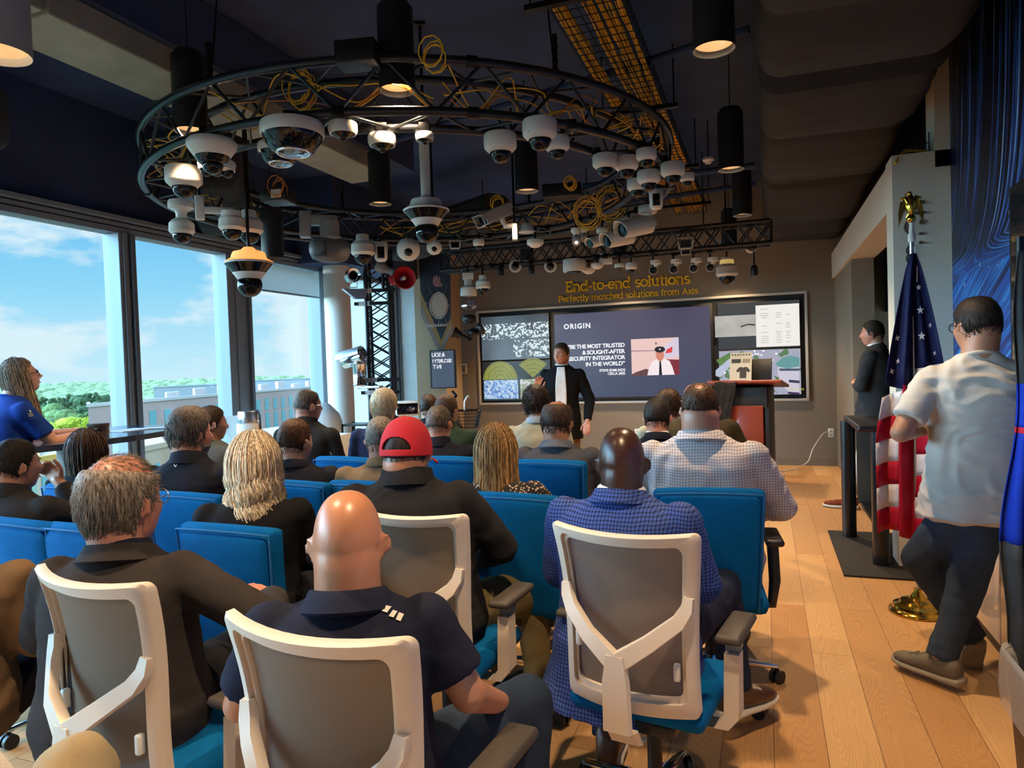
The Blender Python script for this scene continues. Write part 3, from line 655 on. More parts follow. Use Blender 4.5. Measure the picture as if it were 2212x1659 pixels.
# loose cables on the trusses
def loose(pts, label, m=YELLOW_CABLE, r=.004, group='loose yellow cables on the trusses'):
    P_ = [V(p) for p in pts]; out = []
    for i in range(len(P_) - 1):
        a, b_, c_, d_ = P_[max(i - 1, 0)], P_[i], P_[i + 1], P_[min(i + 2, len(P_) - 1)]
        for k in range(7):
            t_ = k / 7; out.append(.5 * ((2 * b_) + (c_ - a) * t_ + (2 * a - 5 * b_ + 4 * c_ - d_) * t_ ** 2 + (3 * b_ - a - 3 * c_ + d_) * t_ ** 3))
    out.append(P_[-1]); return tag(MB().tube(out, r, 6).build('loose_cable', m), label, 'cable', group)
def on_ring(deg, r_=1.9, z=3.0): a = radians(deg); return V((RC.x + cos(a) * r_, RC.y + sin(a) * r_, z))
rnd = random.Random(12)
ORANGE = mat('orange_cable', (206, 120, 40), .5)
for k, (d0, d1, lab) in enumerate(((-100, -60, 'bundle of yellow cable lying along the near rim, left of centre'), (-58, -25, 'yellow cable looping along the near right rim'), (-30, 10, 'yellow cable drooping along the right rim of the ring'), (-150, -110, 'yellow cable along the near left rim'), (170, 200, 'yellow cable at the far left side of the ring'), (40, 80, 'yellow cable across the far rim, right'), (85, 130, 'yellow cable across the far rim, left'))):
    for j in range(4):
        pts = []
        for i in range(7): pts.append(on_ring(d0 + (d1 - d0) * i / 6, rnd.uniform(1.75, 2.03), 3.02 + rnd.uniform(-.08, .16)))
        loose(pts, lab + (', topmost strand', ', second strand', ', third strand', ', lowest strand')[j], YELLOW_CABLE if j != 1 else ORANGE, .0045)
for k, (px, py, z, n_, R_, lab) in enumerate(((646, 190, 4.05, 5, .10, 'coil of yellow cable hanging inside the ring at upper left'), (1268, 460, 6.3, 5, .13, 'large coil of yellow cable hanging under the far right rim'), (1318, 440, 6.4, 5, .14, 'tangled coil of yellow cable at the right rim'), (935, 118, 3.6, 4, .07, 'coil of yellow cable on top of the near rim beside the lamp'), (1232, 396, 6.2, 6, .05, 'bundle of yellow cable on the black box inside the ring'), (1075, 441, 6.9, 4, .07, 'flat yellow cable coil above the hooded box camera'), (600, 405, 5.2, 4, .07, 'orange wires bunched above the power supply'))):
    c_ = at(px, py, z); pts = []
    for i in range(n_ * 10): a = 2 * pi * i / 10; rr = R_ * (1 + .18 * sin(i * .37)); pts.append(c_ + V((cos(a) * rr * .9, .04 * sin(i * .21), sin(a) * rr)))
    tag(MB().tube(pts, .004, 5).build('cable_coil', ORANGE if k == 6 else YELLOW_CABLE), lab, 'cable coil')
for (px, py, z, w, h, d, lab, nm) in ((602, 425, 5.3, .2, .1, .2, 'black power supply box with white label inside the left of the ring', 'power_supply'), (1215, 415, 6.6, .36, .12, .22, 'flat black equipment box on the far rim, inside the ring', 'equipment_box'), (775, 120, 3.75, .22, .12, .15, 'dark junction box on top of the near rim', 'junction_box')):
    c_ = at(px, py, z); o = tag(MB().box((0, 0, 0), (w, d, h), bev=.006).build(nm, BLACK_PLASTIC), lab, 'box'); o.location = c_
    if nm == 'power_supply': MB().box((.03, -d / 2 - .002, 0), (.08, .004, .06)).build('label_sticker', mat('white_sticker', (220, 214, 200), .7), o)
    o.rotation_euler = (0, 0, .2)
c_ = at(1530, 347, 7.2)
t_ = thing('smoke_detector', 'small cream smoke detector hanging right of the ring truss', 'smoke detector', c_); MB().lathe([(.05, .03), (.06, .02), (.058, 0), (.035, -.012), (.03, -.03), (0, -.034)], 24).build('body', WHITE_PLASTIC, t_); MB().cyl((0, 0, .03), (0, 0, H_CEIL - c_.z), .006, n=6).build('drop_rod', BLACK_METAL, t_)

# ================================================================== CAMERAS ON SHOW
WP, GP, DGL, BP = WHITE_PLASTIC, GREY_PLASTIC, DARK_GLASS, BLACK_PLASTIC
LENS = mat('lens_glass', (24, 28, 36), .06, 0, spec=.6)
WARMGLOW = mat('warm_glow_plastic', (255, 190, 120), .5, emit=(255, 170, 90), es=1.0)  # warm light in the translucent cone put in as emission
def face_cam(p): d = CAM - p; return atan2(-d.x, d.y) + pi              # rz so that local -Y looks towards us
def stem(root, z0, top=None, m=BLACK_METAL, r=.011, x=0, y=0):
    """rod and clamp from the device up to the nearest chord of a truss, or to the ceiling"""
    Mi = Matrix.Translation(root.location) @ root.rotation_euler.to_matrix().to_4x4(); w0 = Mi @ V((x, y, z0)); best = None
    dx, dy = w0.x - RC.x, w0.y - RC.y; dr = sqrt(dx * dx + dy * dy) or 1
    for R_ in (RO_, RI_):
        c_ = V((RC.x + dx / dr * R_, RC.y + dy / dr * R_, ZL)); d_ = (c_ - w0).length
        if best is None or d_ < best[0]: best = (d_, c_)
    if -4.1 < w0.x < .15:
        for yy in (8.5, 8.74):
            c_ = V((w0.x, yy, 2.805)); d_ = (c_ - w0).length
            if d_ < best[0]: best = (d_, c_)
    tgt = best[1] if best[0] < .42 else V((w0.x, w0.y, H_CEIL)); Li = Mi.inverted(); t_ = Li @ tgt; a_ = Li @ w0; mb = MB()
    if tgt.z < H_CEIL and tgt.z > w0.z: el = V((a_.x, a_.y, t_.z - .02)); mb.tube([a_, a_.lerp(el, .9), el.lerp(t_, .1), t_], r, 8)
    else: mb.cyl(a_, t_, r, n=8)
    if tgt.z < H_CEIL: mb.box(t_, (.07, .07, .06), bev=.008)
    else: mb.box(t_ - V((0, 0, .01)), (.08, .08, .02))
    mb.build('mounting_clamp', m, root)
def ball(root, z, r, n=24, name='smoked_dome'):
    return MB().sphere((0, 0, z), r, n, 14).build(name, DGL, root)
def device(kind, px, py, w, label, ztop=None, z=None, rz=None, rod=None, **k):
    """px,py: where the top centre of its body is seen; w: body width in px"""
    p = atZ(px, py, ztop) if z is None else at(px, py, z)
    dz = depth(p); s = w * dz / F_PX; r = s / 2
    root = thing('security_camera', label, 'security camera', p, face_cam(p) if rz is None else rz, 'display cameras hung on the trusses')
    up = (ZL - p.z) if rod is None else rod
    if kind == 'dome':
        MB().lathe([(r * .95, 0), (r, -.04 * s), (r, -.38 * s), (r * .95, -.44 * s), (r * .70, -.56 * s)], 36).build('body', WP, root)
        ball(root, -.56 * s, r * .64)
        MB().lathe([(r * .6, -.50 * s), (r * .67, -.54 * s), (r * .66, -.60 * s)], 32, close=False).build('trim_ring', BP, root)
        for a in (-40, 100, 220): MB().sphere((sin(radians(a)) * r * .95, -cos(radians(a)) * r * .95, -.42 * s), s * .025, 8, 6).build('screw', STEEL, root)
    elif kind == 'minidome':
        MB().lathe([(r * .95, 0), (r, -.05 * s), (r, -.26 * s), (r * .9, -.38 * s)], 36).build('body', WP, root)
        MB().lathe([(r * .88, -.36 * s), (r * .45, -.50 * s), (r * .2, -.54 * s)], 32).build('smoked_skirt', DGL, root)
        MB().sphere((0, 0, -.50 * s), r * .26, 16, 10).build('lens_bubble', DGL, root)
    elif kind == 'ringdome':
        MB().lathe([(r * .97, 0), (r, -.04 * s), (r, -.16 * s), (r * .97, -.20 * s)], 48).build('body', WP, root)
        MB().lathe([(r * .95, -.19 * s), (r * .90, -.27 * s), (r * .78, -.34 * s), (r * .66, -.43 * s), (r * .56, -.455 * s)], 48).build('smoked_bowl', DGL, root)
        MB().tube([(cos(2 * pi * i / 40) * r * .5, sin(2 * pi * i / 40) * r * .56, -.455 * s) for i in range(40)], s * .022, 8, closed=True).build('silver_ring', CHROME, root)
        MB().lathe([(r * .55, -.455 * s), (r * .3, -.48 * s), (0, -.49 * s)], 32).build('lens_plate', LENS, root)
        for a in range(0, 360, 90): MB().sphere((cos(radians(a + 30)) * r * .66, sin(radians(a + 30)) * r * .68, -.33 * s), s * .06, 12, 8).build('lens', LENS, root)
    elif kind == 'multidome':
        MB().lathe([(r * .9, .0), (r, -.06 * s), (r * .98, -.16 * s), (r * .72, -.34 * s), (r * .62, -.36 * s)], 40).build('body', WP, root)
        MB().lathe([(r * .70, -.34 * s), (r * .55, -.47 * s), (r * .4, -.5 * s)], 40).build('smoked_skirt', DGL, root)
        ball(root, -.50 * s, r * .42)
    elif kind == 'trio':
        MB().lathe([(r * .95, 0), (r, -.06 * s), (r * .94, -.24 * s), (r * .6, -.30 * s)], 36).build('body', WP, root)
        for a in (-60, 0, 60): MB().sphere((sin(radians(a)) * r * .62, -cos(radians(a)) * r * .35, -.28 * s), r * .34, 16, 10).build('lens_bubble', DGL, root)
    elif kind in ('ptz', 'pendantptz', 'armptz'):
        hb = 1.0
        if kind == 'pendantptz':
            MB().lathe([(r * .95, .82 * s), (r, .74 * s), (r, .52 * s), (r * .5, .40 * s), (r * .42, .28 * s), (r * .42, .12 * s), (r * .75, .02 * s)], 32).build('mount_cup', WP, root); up = up
        MB().lathe([(r * .8, .0), (r * .9, -.06 * s), (r * .98, -.12 * s), (r, -.40 * s), (r * 1.03, -.44 * s), (r * .82, -.56 * s)], 12 if kind != 'ptz' else 32).build('body', WP, root, smooth=30)
        ball(root, -.58 * s, r * .74)
        if kind == 'armptz':
            mb = MB(); mb.box((-1.15 * s, 0, .30 * s), (.34 * s, .3 * s, .95 * s), bev=.01); mb.box((-.5 * s, 0, .22 * s), (1.2 * s, .24 * s, .26 * s), bev=.01); mb.lathe([(r * .8, 0), (r * .8, .2 * s)], 24)
            mb.build('wall_arm', WP, root)
            stem(root, .7 * s, x=-1.15 * s); up = 0
        elif kind == 'ptz':
            MB().lathe([(r * .5, .34 * s), (r * .55, .3 * s), (r * .55, .05 * s), (r * .8, -.02 * s)], 24).build('collar', WP, root)
        
        if kind != 'armptz': stem(root, .8 * s if kind == 'pendantptz' else .3 * s)
    elif kind == 'multiptz':
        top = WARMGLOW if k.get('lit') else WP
        if k.get('pole'):
            MB().lathe([(s * .10, 0), (s * .11, k['pole'] * .97), (s * .17, k['pole'])], 20).build('drop_pole', WP, root)
        MB().lathe([(r * .2, .10 * s), (r * .32, .04 * s), (r * .62, 0), (r * .66, -.03 * s), (r * .72, -.13 * s), (r * .96, -.20 * s)], 40, close=False).build('top_cap', top, root)
        MB().lathe([(r * .9, -.19 * s), (r, -.22 * s), (r * .98, -.25 * s), (r * .9, -.25 * s)], 48).build('rim', WP, root)
        MB().lathe([(r * .96, -.25 * s), (r * .62, -.45 * s)], 40, close=False).build('smoked_skirt', DGL, root)
        MB().lathe([(r * .68, -.43 * s), (r * .62, -.46 * s), (r * .5, -.55 * s), (r * .3, -.57 * s)], 40).build('lower_collar', WP, root)
        ball(root, -.68 * s, r * .50)
        stem(root, k.get('pole', .08 * s))
        up = 0
    elif kind == 'can':
        MB().lathe([(r * .9, 0), (r, -.06 * s), (r * .86, -1.15 * s), (r * .6, -1.3 * s)], 24).build('body', WP, root)
        MB().box((0, -r * .86, -.75 * s), (r * .95, r * .3, .8 * s), bev=.004).build('dark_face', DGL, root)
    elif kind == 'eye':
        t2 = rot('X', -62).to_3x3().to_quaternion()
        MB().lathe([(r * .85, .25 * s), (r, .18 * s), (r, .0), (r * .8, -.22 * s), (r * .5, -.3 * s)], 32, Q=t2).build('body', WP, root)
        MB().sphere(t2 @ V((0, 0, -.22 * s)), r * .4, 16, 10).build('lens_bubble', DGL, root)
    elif kind == 'ringeye':
        t2 = rot('X', -85).to_3x3().to_quaternion()
        MB().lathe([(r * .6, .5 * s), (r * .95, .35 * s), (r, .0), (r * .82, -.06 * s), (r * .66, -.0)], 32, Q=t2).build('body', WP, root)
        MB().sphere(t2 @ V((0, 0, 0)), r * .6, 16, 10).build('lens_bubble', DGL, root)
    elif kind == 'bulletface':
        MB().lathe([(r * 1.0, .45 * s), (r * 1.0, .12 * s), (r * .45, .08 * s), (r * .42, -.1 * s)], 24, c=(r * .5, 0, 0)).build('mount_cup', WP, root)
        t2 = rot('X', -80).to_3x3().to_quaternion()
        MB().lathe([(r * .72, 1.3 * s), (r * .76, .0), (r * .70, -.05 * s)], 28, c=(0, 0, -.42 * s), Q=t2).build('body', WP, root)
        MB().lathe([(r * .68, -.04 * s), (r * .64, -.09 * s), (0, -.1 * s)], 28, c=(0, 0, -.42 * s), Q=t2).build('dark_face', DGL, root)
        MB().lathe([(r * .24, -.09 * s), (0, -.12 * s)], 20, c=(0, 0, -.42 * s), Q=t2).build('lens', k.get('lens', LENS), root)
    elif kind == 'bullet':
        # long tube with visor, pointing down and towards us
        Q3 = rot('Z', k.get('yaw', 40)).to_3x3() @ rot('X', k.get('tilt', 18)).to_3x3(); ln = k.get('ln', 1.9) * s; T = lambda p_: Q3 @ V(p_)
        mb = MB(); mb.M = Q3.to_4x4(); mb.tube([(0, -ln * .42, 0), (0, -ln * .2, 0), (0, ln * .5, 0)], [r * .9, r, r], 24); mb.build('body', WP, root)
        mb = MB(); mb.M = Q3.to_4x4()
        mb.sheet(lambda u, v: (sin((u - .5) * 3.6) * r * 1.16, -ln * .62 + ln * 1.15 * v + ln * .14 * abs(u - .5) * 2 * (1 - v), cos((u - .5) * 3.6) * r * 1.16), 16, 6, .006); mb.build('visor', WP, root)
        mb = MB(); mb.M = Q3.to_4x4(); mb.cyl((0, -ln * .43, 0), (0, -ln * .41, 0), r * .86, n=24); mb.build('dark_face', DGL, root)
        mb = MB(); mb.M = Q3.to_4x4(); mb.cyl((0, -ln * .45, 0), (0, -ln * .42, 0), r * .4, n=20); mb.build('lens', k.get('lens', LENS), root)
        if k.get('sticker'):
            mb = MB(); mb.M = Q3.to_4x4(); mb.box((-r * 1.17, ln * .1, -.1 * r), (.004, ln * .2, r * .35)); mb.build('yellow_sticker', mat('yellow_sticker', (196, 178, 40), .6), root)
        mb = MB(); mb.tube([T((0, ln * .3, -r * .3)), T((0, ln * .5, r * .2)) + V((0, 0, r * .6)), T((0, ln * .45, 0)) + V((0, 0, r * 2.0))], [r * .34, r * .36, r * .42], 14)
        mb.build('bracket', WP, root); c2 = T((0, ln * .45, 0))
        MB().lathe([(r * 1.05, 0), (r * 1.15, -.1 * r), (r * 1.15, -.8 * r), (r * 1.0, -.95 * r)], 32, c=(c2.x, c2.y, r * 2.8)).build('junction_cup', WP, root)
        stem(root, r * 2.7, x=c2.x, y=c2.y); up = 0
    elif kind == 'boxhood':
        Q3 = (rot('Z', k.get('yaw', 50)).to_3x3() @ rot('X', k.get('tilt', 25)).to_3x3()).to_4x4(); ln = k.get('ln', 2.3) * s
        def B(nm, c_, d_, m_, bev=.006): mb = MB(); mb.M = Q3; mb.box(c_, d_, bev=bev); return mb.build(nm, m_, root)
        B('housing', (0, ln * .05, 0), (s * .82, ln * .85, s * .62), GREY_L, s * .05)
        B('sun_shield', (0, -ln * .02, s * .36), (s, ln * 1.04, s * .07), GREY_L)
        B('shield_side', (-s * .49, -ln * .02, s * .18), (s * .04, ln, s * .34), GREY_L, 0); B('shield_side', (s * .49, -ln * .02, s * .18), (s * .04, ln, s * .34), GREY_L, 0)
        B('window', (0, -ln * .375, 0), (s * .66, .01, s * .46), DGL, 0)
        mb = MB(); mb.M = Q3
        for x0, z0, x1, z1 in ((-.41, -.31, .41, -.31), (.41, -.31, .49, .38), (.49, .38, -.49, .38), (-.49, .38, -.41, -.31)): mb.cyl((x0 * s, -ln * .5 + .02 * s, z0 * s), (x1 * s, -ln * .5 + .02 * s, z1 * s), s * .025, n=6)
        mb.build('white_rim', WP, root)
        if k.get('pod'): B('lamp_pod', (0, -ln * .2, -s * .52), (s * .6, ln * .3, s * .34), WP); B('pod_window', (0, -ln * .36, -s * .52), (s * .5, .01, s * .26), DGL, 0)
        if k.get('bracket', 1):
            c2 = Q3.to_3x3() @ V((0, ln * .2, -s * .3)); mb = MB(); mb.cyl(c2, c2 + V((.1 * s, 0, -.35 * s)), s * .14, n=14); mb.box(c2 + V((.42 * s, 0, -.45 * s)), (.75 * s, s * .3, s * .26), bev=.01); mb.box(c2 + V((.68 * s, 0, -.8 * s)), (s * .3, s * .36, s * .95), bev=.01)
            mb.build('bracket', WP, root)
            stem(root, c2.z - .4 * s, x=c2.x + .68 * s, y=c2.y)
        else: stem(root, s * .3)
        up = 0
    elif kind == 'dish':
        MB().lathe([(r * .5, .05 * s), (r * .95, .02 * s), (r, -.04 * s), (r * .98, -.22 * s), (r * .5, -.40 * s), (r * .2, -.43 * s)], 36).build('body', WP, root)
    elif kind == 'bell':
        MB().lathe([(r * .5, 0), (r * .62, -.05 * s), (r * .7, -.3 * s), (r, -.45 * s), (r * 1.0, -.5 * s)], 32).build('body', WP, root)
    elif kind == 'bigcan':
        MB().lathe([(r * .97, 0), (r, -.03 * s), (r, -.5 * s), (r * .97, -.53 * s)], 36).build('body', WP, root)
        MB().lathe([(r * .72, -.5 * s), (r * .66, -.58 * s), (0, -.6 * s)], 32).build('dark_face', DGL, root)
    elif kind == 'flatbox':
        MB().box((0, 0, -.45 * s), (s, s * .45, s * .85), bev=.006).build('body', WP, root)
        MB().box((0, -s * .23, -.2 * s), (s * .7, .003, s * .03)).build('slot', GP, root)
    elif kind == 'spotcan':
        t2 = rot('X', -50).to_3x3().to_quaternion()
        MB().lathe([(r, .3 * s), (r * 1.05, 0), (r * .5, -.3 * s)], 20, c=(0, 0, .9 * s)).build('mount_cup', WP, root)
        MB().lathe([(r * .8, .8 * s), (r * .85, -.3 * s), (r * .7, -.35 * s)], 20, Q=t2).build('body', GREY_L, root)
        MB().lathe([(r * .7, -.34 * s), (0, -.36 * s)], 20, Q=t2).build('lens', k.get('lens', LENS), root)
    elif kind == 'blackcan':
        MB().lathe([(r * .6, .3 * s), (r * .9, .1 * s), (r, -.6 * s), (r * .9, -1.1 * s), (r * .4, -1.2 * s)], 18).build('body', BP, root)
    if kind not in ('ptz', 'pendantptz', 'armptz', 'boxhood', 'bullet', 'multiptz'): stem(root, -.01)
    return root
GREY_L = mat('light_grey_housing', (150, 152, 152), .45)
LIT = mat('lit_lens', (255, 240, 220), .3, emit=(255, 236, 210), es=2.5)
D = device
D('ringdome', 631, 268, 135, 'largest panoramic camera with a bright silver ring, on the near left rim', ztop=2.87)
D('ringdome', 604, 312, 92, 'second silver ringed panoramic camera, just behind the largest one', ztop=2.87)
D('multidome', 457, 303, 104, 'wide white camera with dark ball below, under the left lamp', ztop=2.87)
D('trio', 468, 350, 78, 'low white camera with several small lens bubbles on the left rim', ztop=2.87)
D('dome', 396, 362, 76, 'deep white dome camera with big dark ball on the left rim', ztop=2.87)
D('pendantptz', 392, 477, 52, 'white pendant camera on a cupped neck, lowest at the far left', z=5.0)
D('armptz', 500, 468, 54, 'white ribbed camera on a horizontal arm, left part of the ring', z=5.05)
D('ptz', 538, 474, 56, 'white round camera hanging above the glowing cone', z=5.25)
D('multiptz', 537, 545, 104, 'flying saucer shaped camera with glowing orange cone, lowest on the left', z=5.1, lit=True)
D('minidome', 740, 266, 63, 'small flat white dome camera left of the near lamp', ztop=2.87)
D('minidome', 825, 292, 61, 'small flat white dome camera just below the near lamp', ztop=2.87)
D('minidome', 917, 288, 40, 'little white sensor dome at the top of the long pole', ztop=2.87)
p_ = at(920, 432, 5.0)
D('multiptz', 920, 432, 100, 'large white saucer camera with black ball on a long vertical pole', z=5.0, pole=.42)
D('dome', 1080, 290, 71, 'white dome camera, left one of the cluster of three at centre', ztop=2.87)
D('dome', 1165, 260, 75, 'white dome camera, front and highest of the cluster of three', ztop=2.87)
D('dome', 1203, 297, 54, 'white dome camera, rear right of the cluster of three', ztop=2.87)
D('dome', 1306, 335, 53, 'white dome camera, leftmost of the right hand cluster', ztop=2.87)
D('dome', 1353, 340, 52, 'white dome camera, second in the right hand cluster', ztop=2.87)
D('dome', 1396, 323, 44, 'smallest upper dome camera of the right hand cluster', ztop=2.87)
D('dome', 1453, 353, 52, 'white dome camera at the right end of the ring', ztop=2.87)
D('dome', 1401, 370, 50, 'white dome camera in the middle of the right hand cluster', ztop=2.87)
D('dome', 1376, 388, 44, 'white dome camera half hidden behind another on the right rim', ztop=2.87)
D('dome', 1484, 375, 32, 'tiny white dome camera, rightmost on the ring', ztop=2.87)
D('can', 1417, 410, 32, 'small white tubular camera below the right hand cluster', ztop=2.87)
D('bullet', 1372, 492, 36, 'large visored tube camera with yellow sticker, rightmost of the pair', z=6.2, yaw=-50, tilt=12, ln=2.3, sticker=1)
D('bullet', 1335, 516, 32, 'visored tube camera with yellow sticker, left of its larger twin', z=6.4, yaw=-52, tilt=12, ln=2.2, sticker=1)
D('bullet', 1288, 522, 22, 'slim visored tube camera left of the two stickered ones', z=6.7, yaw=-45, tilt=16, ln=2.0)
D('spotcan', 1245, 520, 22, 'small round spot with a bright lit face on the far right rim', z=6.8, lens=LIT)
D('spotcan', 1262, 514, 18, 'small round spot with dark face beside the lit one', z=6.9)
D('boxhood', 1068, 466, 38, 'grey hooded box camera pointing down left on a white bracket', z=6.3, yaw=-58, tilt=24, ln=2.2)
D('bell', 1138, 483, 38, 'white bell shaped cover on the far rim', z=7.0)
D('dish', 1156, 519, 37, 'white dish shaped dome on the far rim, right of centre', z=7.0)
D('ptz', 783, 524, 50, 'white camera with big dark ball above the chrome round camera', z=7.2)
D('can', 822, 524, 31, 'white upright camera with dark rectangular face above the tower', z=7.3)
D('eye', 882, 540, 50, 'white tilted eye camera on the far rim, left one', z=7.2, rod=.25)
D('eye', 938, 535, 33, 'smaller white tilted eye camera beside the black ball camera', z=7.2, rod=.25)
D('boxhood', 983, 530, 24, 'little white rimmed box camera seen front on', z=7.2, yaw=0, tilt=5, ln=1.2, bracket=0)
D('dome', 1034, 518, 25, 'tiny dark lensed dome on the far rim', z=7.2)
D('ringeye', 1113, 575, 27, 'round ring faced camera on the back truss, left one', z=8.95, rod=.16)
D('ringeye', 1189, 575, 27, 'round ring faced camera on the back truss, right one', z=8.85, rod=.16)
D('blackcan', 1082, 580, 14, 'small black spotlight under the back truss, left one', z=9.0, rod=.1)
D('blackcan', 1148, 577, 14, 'small black spotlight under the back truss, right one', z=8.9, rod=.1)
D('bigcan', 1240, 561, 49, 'big white drum shaped camera on the back truss', z=8.7, rod=.12)
D('dish', 1272, 580, 28, 'shallow white dish under the back truss beside the drum', z=8.8, rod=.12)
D('flatbox', 1308, 546, 28, 'square white box hung on the back truss', z=8.6, rod=.1)
D('dish', 1290, 570, 27, 'shallow white dish below the square box', z=8.6, rod=.12)
D('minidome', 1338, 570, 22, 'flat white sensor under the back truss, left of the small dome', z=8.5, rod=.12)
D('dome', 1363, 568, 26, 'small white dome camera under the back truss', z=8.5, rod=.12)
BLUE_LENS = mat('blue_lens', (22, 40, 84), .1, coat=1)
for px, lab, ln_ in ((1411, 'leftmost of the four round faced bullet cameras in a row', LENS), (1455, 'second from the left of the four round faced bullet cameras', LENS), (1498, 'third from the left of the four bullet cameras, with blue lens', BLUE_LENS), (1534, 'rightmost of the four round faced bullet cameras in a row', LENS)):
    D('bulletface', px, 574 - (px - 1411) * .05, 24, lab, z=8.45, rod=.12, lens=ln_)
D('boxhood', 1481, 527, 34, 'square black faced box camera with a lamp pod, front on', z=8.2, yaw=0, tilt=8, ln=1.6, pod=1, bracket=0)
D('eye', 1622, 536, 24, 'small round camera at the right end of the back truss', z=8.5, rod=.12)
D('blackcan', 1629, 578, 16, 'black microphone like sensor hanging at the right end of the back truss', z=8.5, rod=.3)
D('ptz', 1043, 606, 32, 'white ball camera hanging left of the screen wall', z=8.8, rod=.2)
r_ = D('ptz', 1570, 572, 46, 'cream camera glowing yellow as if lit by the lamp above, right of the bullet row', z=8.9, rod=.25)
MB().lathe([(.085, .06), (.09, 0), (.12, -.02), (.125, -.10), (.13, -.13)], 32, close=False).build('sun_shield', mat('glowing_cream_shield', (235, 214, 150), .5, emit=(255, 214, 120), es=.35), r_)  # yellow light of the lamp above put in as emission
# big thermal camera on an arm
p = at(712, 500, 6.6); t_ = thing('thermal_camera', 'big dark grey two axis camera on a grey wall arm above the window end', 'security camera', p, face_cam(p))
GD = mat('mid_grey_housing', (86, 89, 94), .5)
MB().box((-.22, 0, .06), (.1, .12, .24), bev=.01).build('wall_plate', GREY_L, t_); MB().box((-.08, 0, .10), (.3, .1, .09), bev=.01).build('arm', GREY_L, t_)
MB().lathe([(.085, .1), (.09, .06), (.09, -.03), (.11, -.06), (.09, -.09)], 28).build('pan_base', GREY_L, t_)
mb = MB(); mb.M = Matrix.Translation((0, 0, -.17)) @ rot('Z', 20) @ rot('Y', 90); mb.lathe([(.05, -.19), (.10, -.16), (.125, -.06), (.125, .06), (.10, .15), (.05, .18)], 32); mb.build('camera_head', GD, t_)
MB().box((-.09, -.11, -.18), (.12, .04, .15), R=rot('Z', -15).to_3x3(), bev=.01).build('front_plate', mat('dark_front', (60, 62, 66), .5), t_)
stem(t_, .15, x=-.22)
# tower fittings
def brackets(px, py, z, n, label):
    p = at(px, py, z); t_ = thing('tower_bracket', label, 'bracket', p, radians(18), 'steel brackets on the truss tower')
    MB().box((0, 0, 0), (.17, .03, .055), bev=.003).build('plate', mat('bracket_white', (205, 208, 210), .35, .3), t_)
    mb = MB(); mb.box((.2, .0, 0), (.28, .035, .04)); mb.box((-.1, 0, 0), (.05, .035, .04)); mb.build('clamp_arm', BLACK_METAL, t_)
    mb = MB()
    for x in (-.06, -.02, .03, .06): mb.cyl((x, -.02, 0), (x, -.014, 0), .005, n=8)
    mb.build('bolt', BP, t_)
brackets(793, 628, 8.4, 0, 'white steel bracket on the tower, topmost'); brackets(788, 656, 8.4, 0, 'white steel bracket on the tower, second from top')
brackets(805, 821, 8.4, 0, 'white steel bracket on the tower beside the chrome camera'); brackets(803, 848, 8.4, 0, 'white steel bracket on the tower, lowest')
p = at(760, 597, 8.3); t_ = thing('explosion_proof_camera', 'round chrome faced camera high on the tower', 'security camera', p, face_cam(p) + .2)
mb = MB(); mb.M = rot('X', 90); mb.lathe([(.07, -.14), (.085, -.12), (.085, .12), (.078, .13), (.05, .11), (.04, .09)], 32); mb.build('barrel', CHROME, t_)
mb = MB(); mb.M = rot('X', 90); mb.lathe([(.04, .1), (0, .1)], 24); mb.build('lens', DGL, t_)
MB().tube([(-.06, 0, -.07), (-.06, 0, -.13), (.06, 0, -.13), (.06, 0, -.07)], .006, 6).build('cradle', STEEL, t_)
MB().prism([(-.12, -.15), (.03, -.27), (.14, -.27), (.18, -.15)], -.05, .05, lambda q: V((q.x, q.z, q.y))).build('shelf_bracket', STEEL, t_, smooth=0)
p = at(826, 578, 8.3); t_ = thing('spotlight', 'grey metal spotlight clamped near the top of the tower', 'spotlight', p, .5)
mb = MB(); mb.M = rot('Y', 115); mb.lathe([(.045, -.08), (.07, -.07), (.07, .02), (.045, .05), (.045, .13), (.05, .14)], 24); mb.build('housing', GREY_PLASTIC, t_)
MB().cyl((0, .05, -.06), (0, .05, -.25), .02, n=8).build('bracket', BLACK_METAL, t_)
p = at(870, 602, 8.4); t_ = thing('horn_speaker', 'red horn loudspeaker mounted on the tower', 'loudspeaker', p, face_cam(p) + .25)
RED = mat('red_enamel', (168, 22, 34), .35, coat=.4)
mb = MB(); mb.M = rot('X', 90); mb.lathe([(.13, .10), (.138, .095), (.135, .085), (.09, .02), (.055, -.08)], 40, close=False); mb.lathe([(.13, .1), (.085, .03), (.05, -.04), (.02, -.06)], 40, close=False); mb.build('horn', RED, t_)
mb = MB(); mb.M = rot('X', 90); mb.lathe([(.02, .0), (.026, .05), (.024, .062), (0, .066)], 20); mb.build('centre_plug', WP, t_)
mb = MB(); mb.M = Matrix.Translation((-.1, .1, 0)) @ rot('X', 90); mb.lathe([(.05, -.1), (.065, -.09), (.065, .06), (.05, .08)], 24); mb.build('driver', RED, t_)
MB().box((-.2, .1, 0), (.14, .03, .05)).build('bracket', BLACK_METAL, t_)
p = at(776, 775, 8.3); t_ = thing('explosion_proof_camera', 'polished steel tube camera with tilted head beside the tower', 'security camera', p, 0)
mb = MB(); mb.M = Matrix.Translation((0, 0, -.18)); mb.lathe([(.082, -.14), (.088, -.13), (.08, -.12), (.08, .1), (.088, .11), (.088, .125), (.05, .14), (.045, .18)], 32); mb.build('body_tube', CHROME, t_)
mb = MB(); mb.M = Matrix.Translation((-.06, 0, 0)) @ rot('Y', -102); mb.lathe([(.05, -.13), (.09, -.12), (.092, .14), (.085, .15), (.06, .145), (0, .14)], 36); mb.build('camera_head', CHROME, t_)
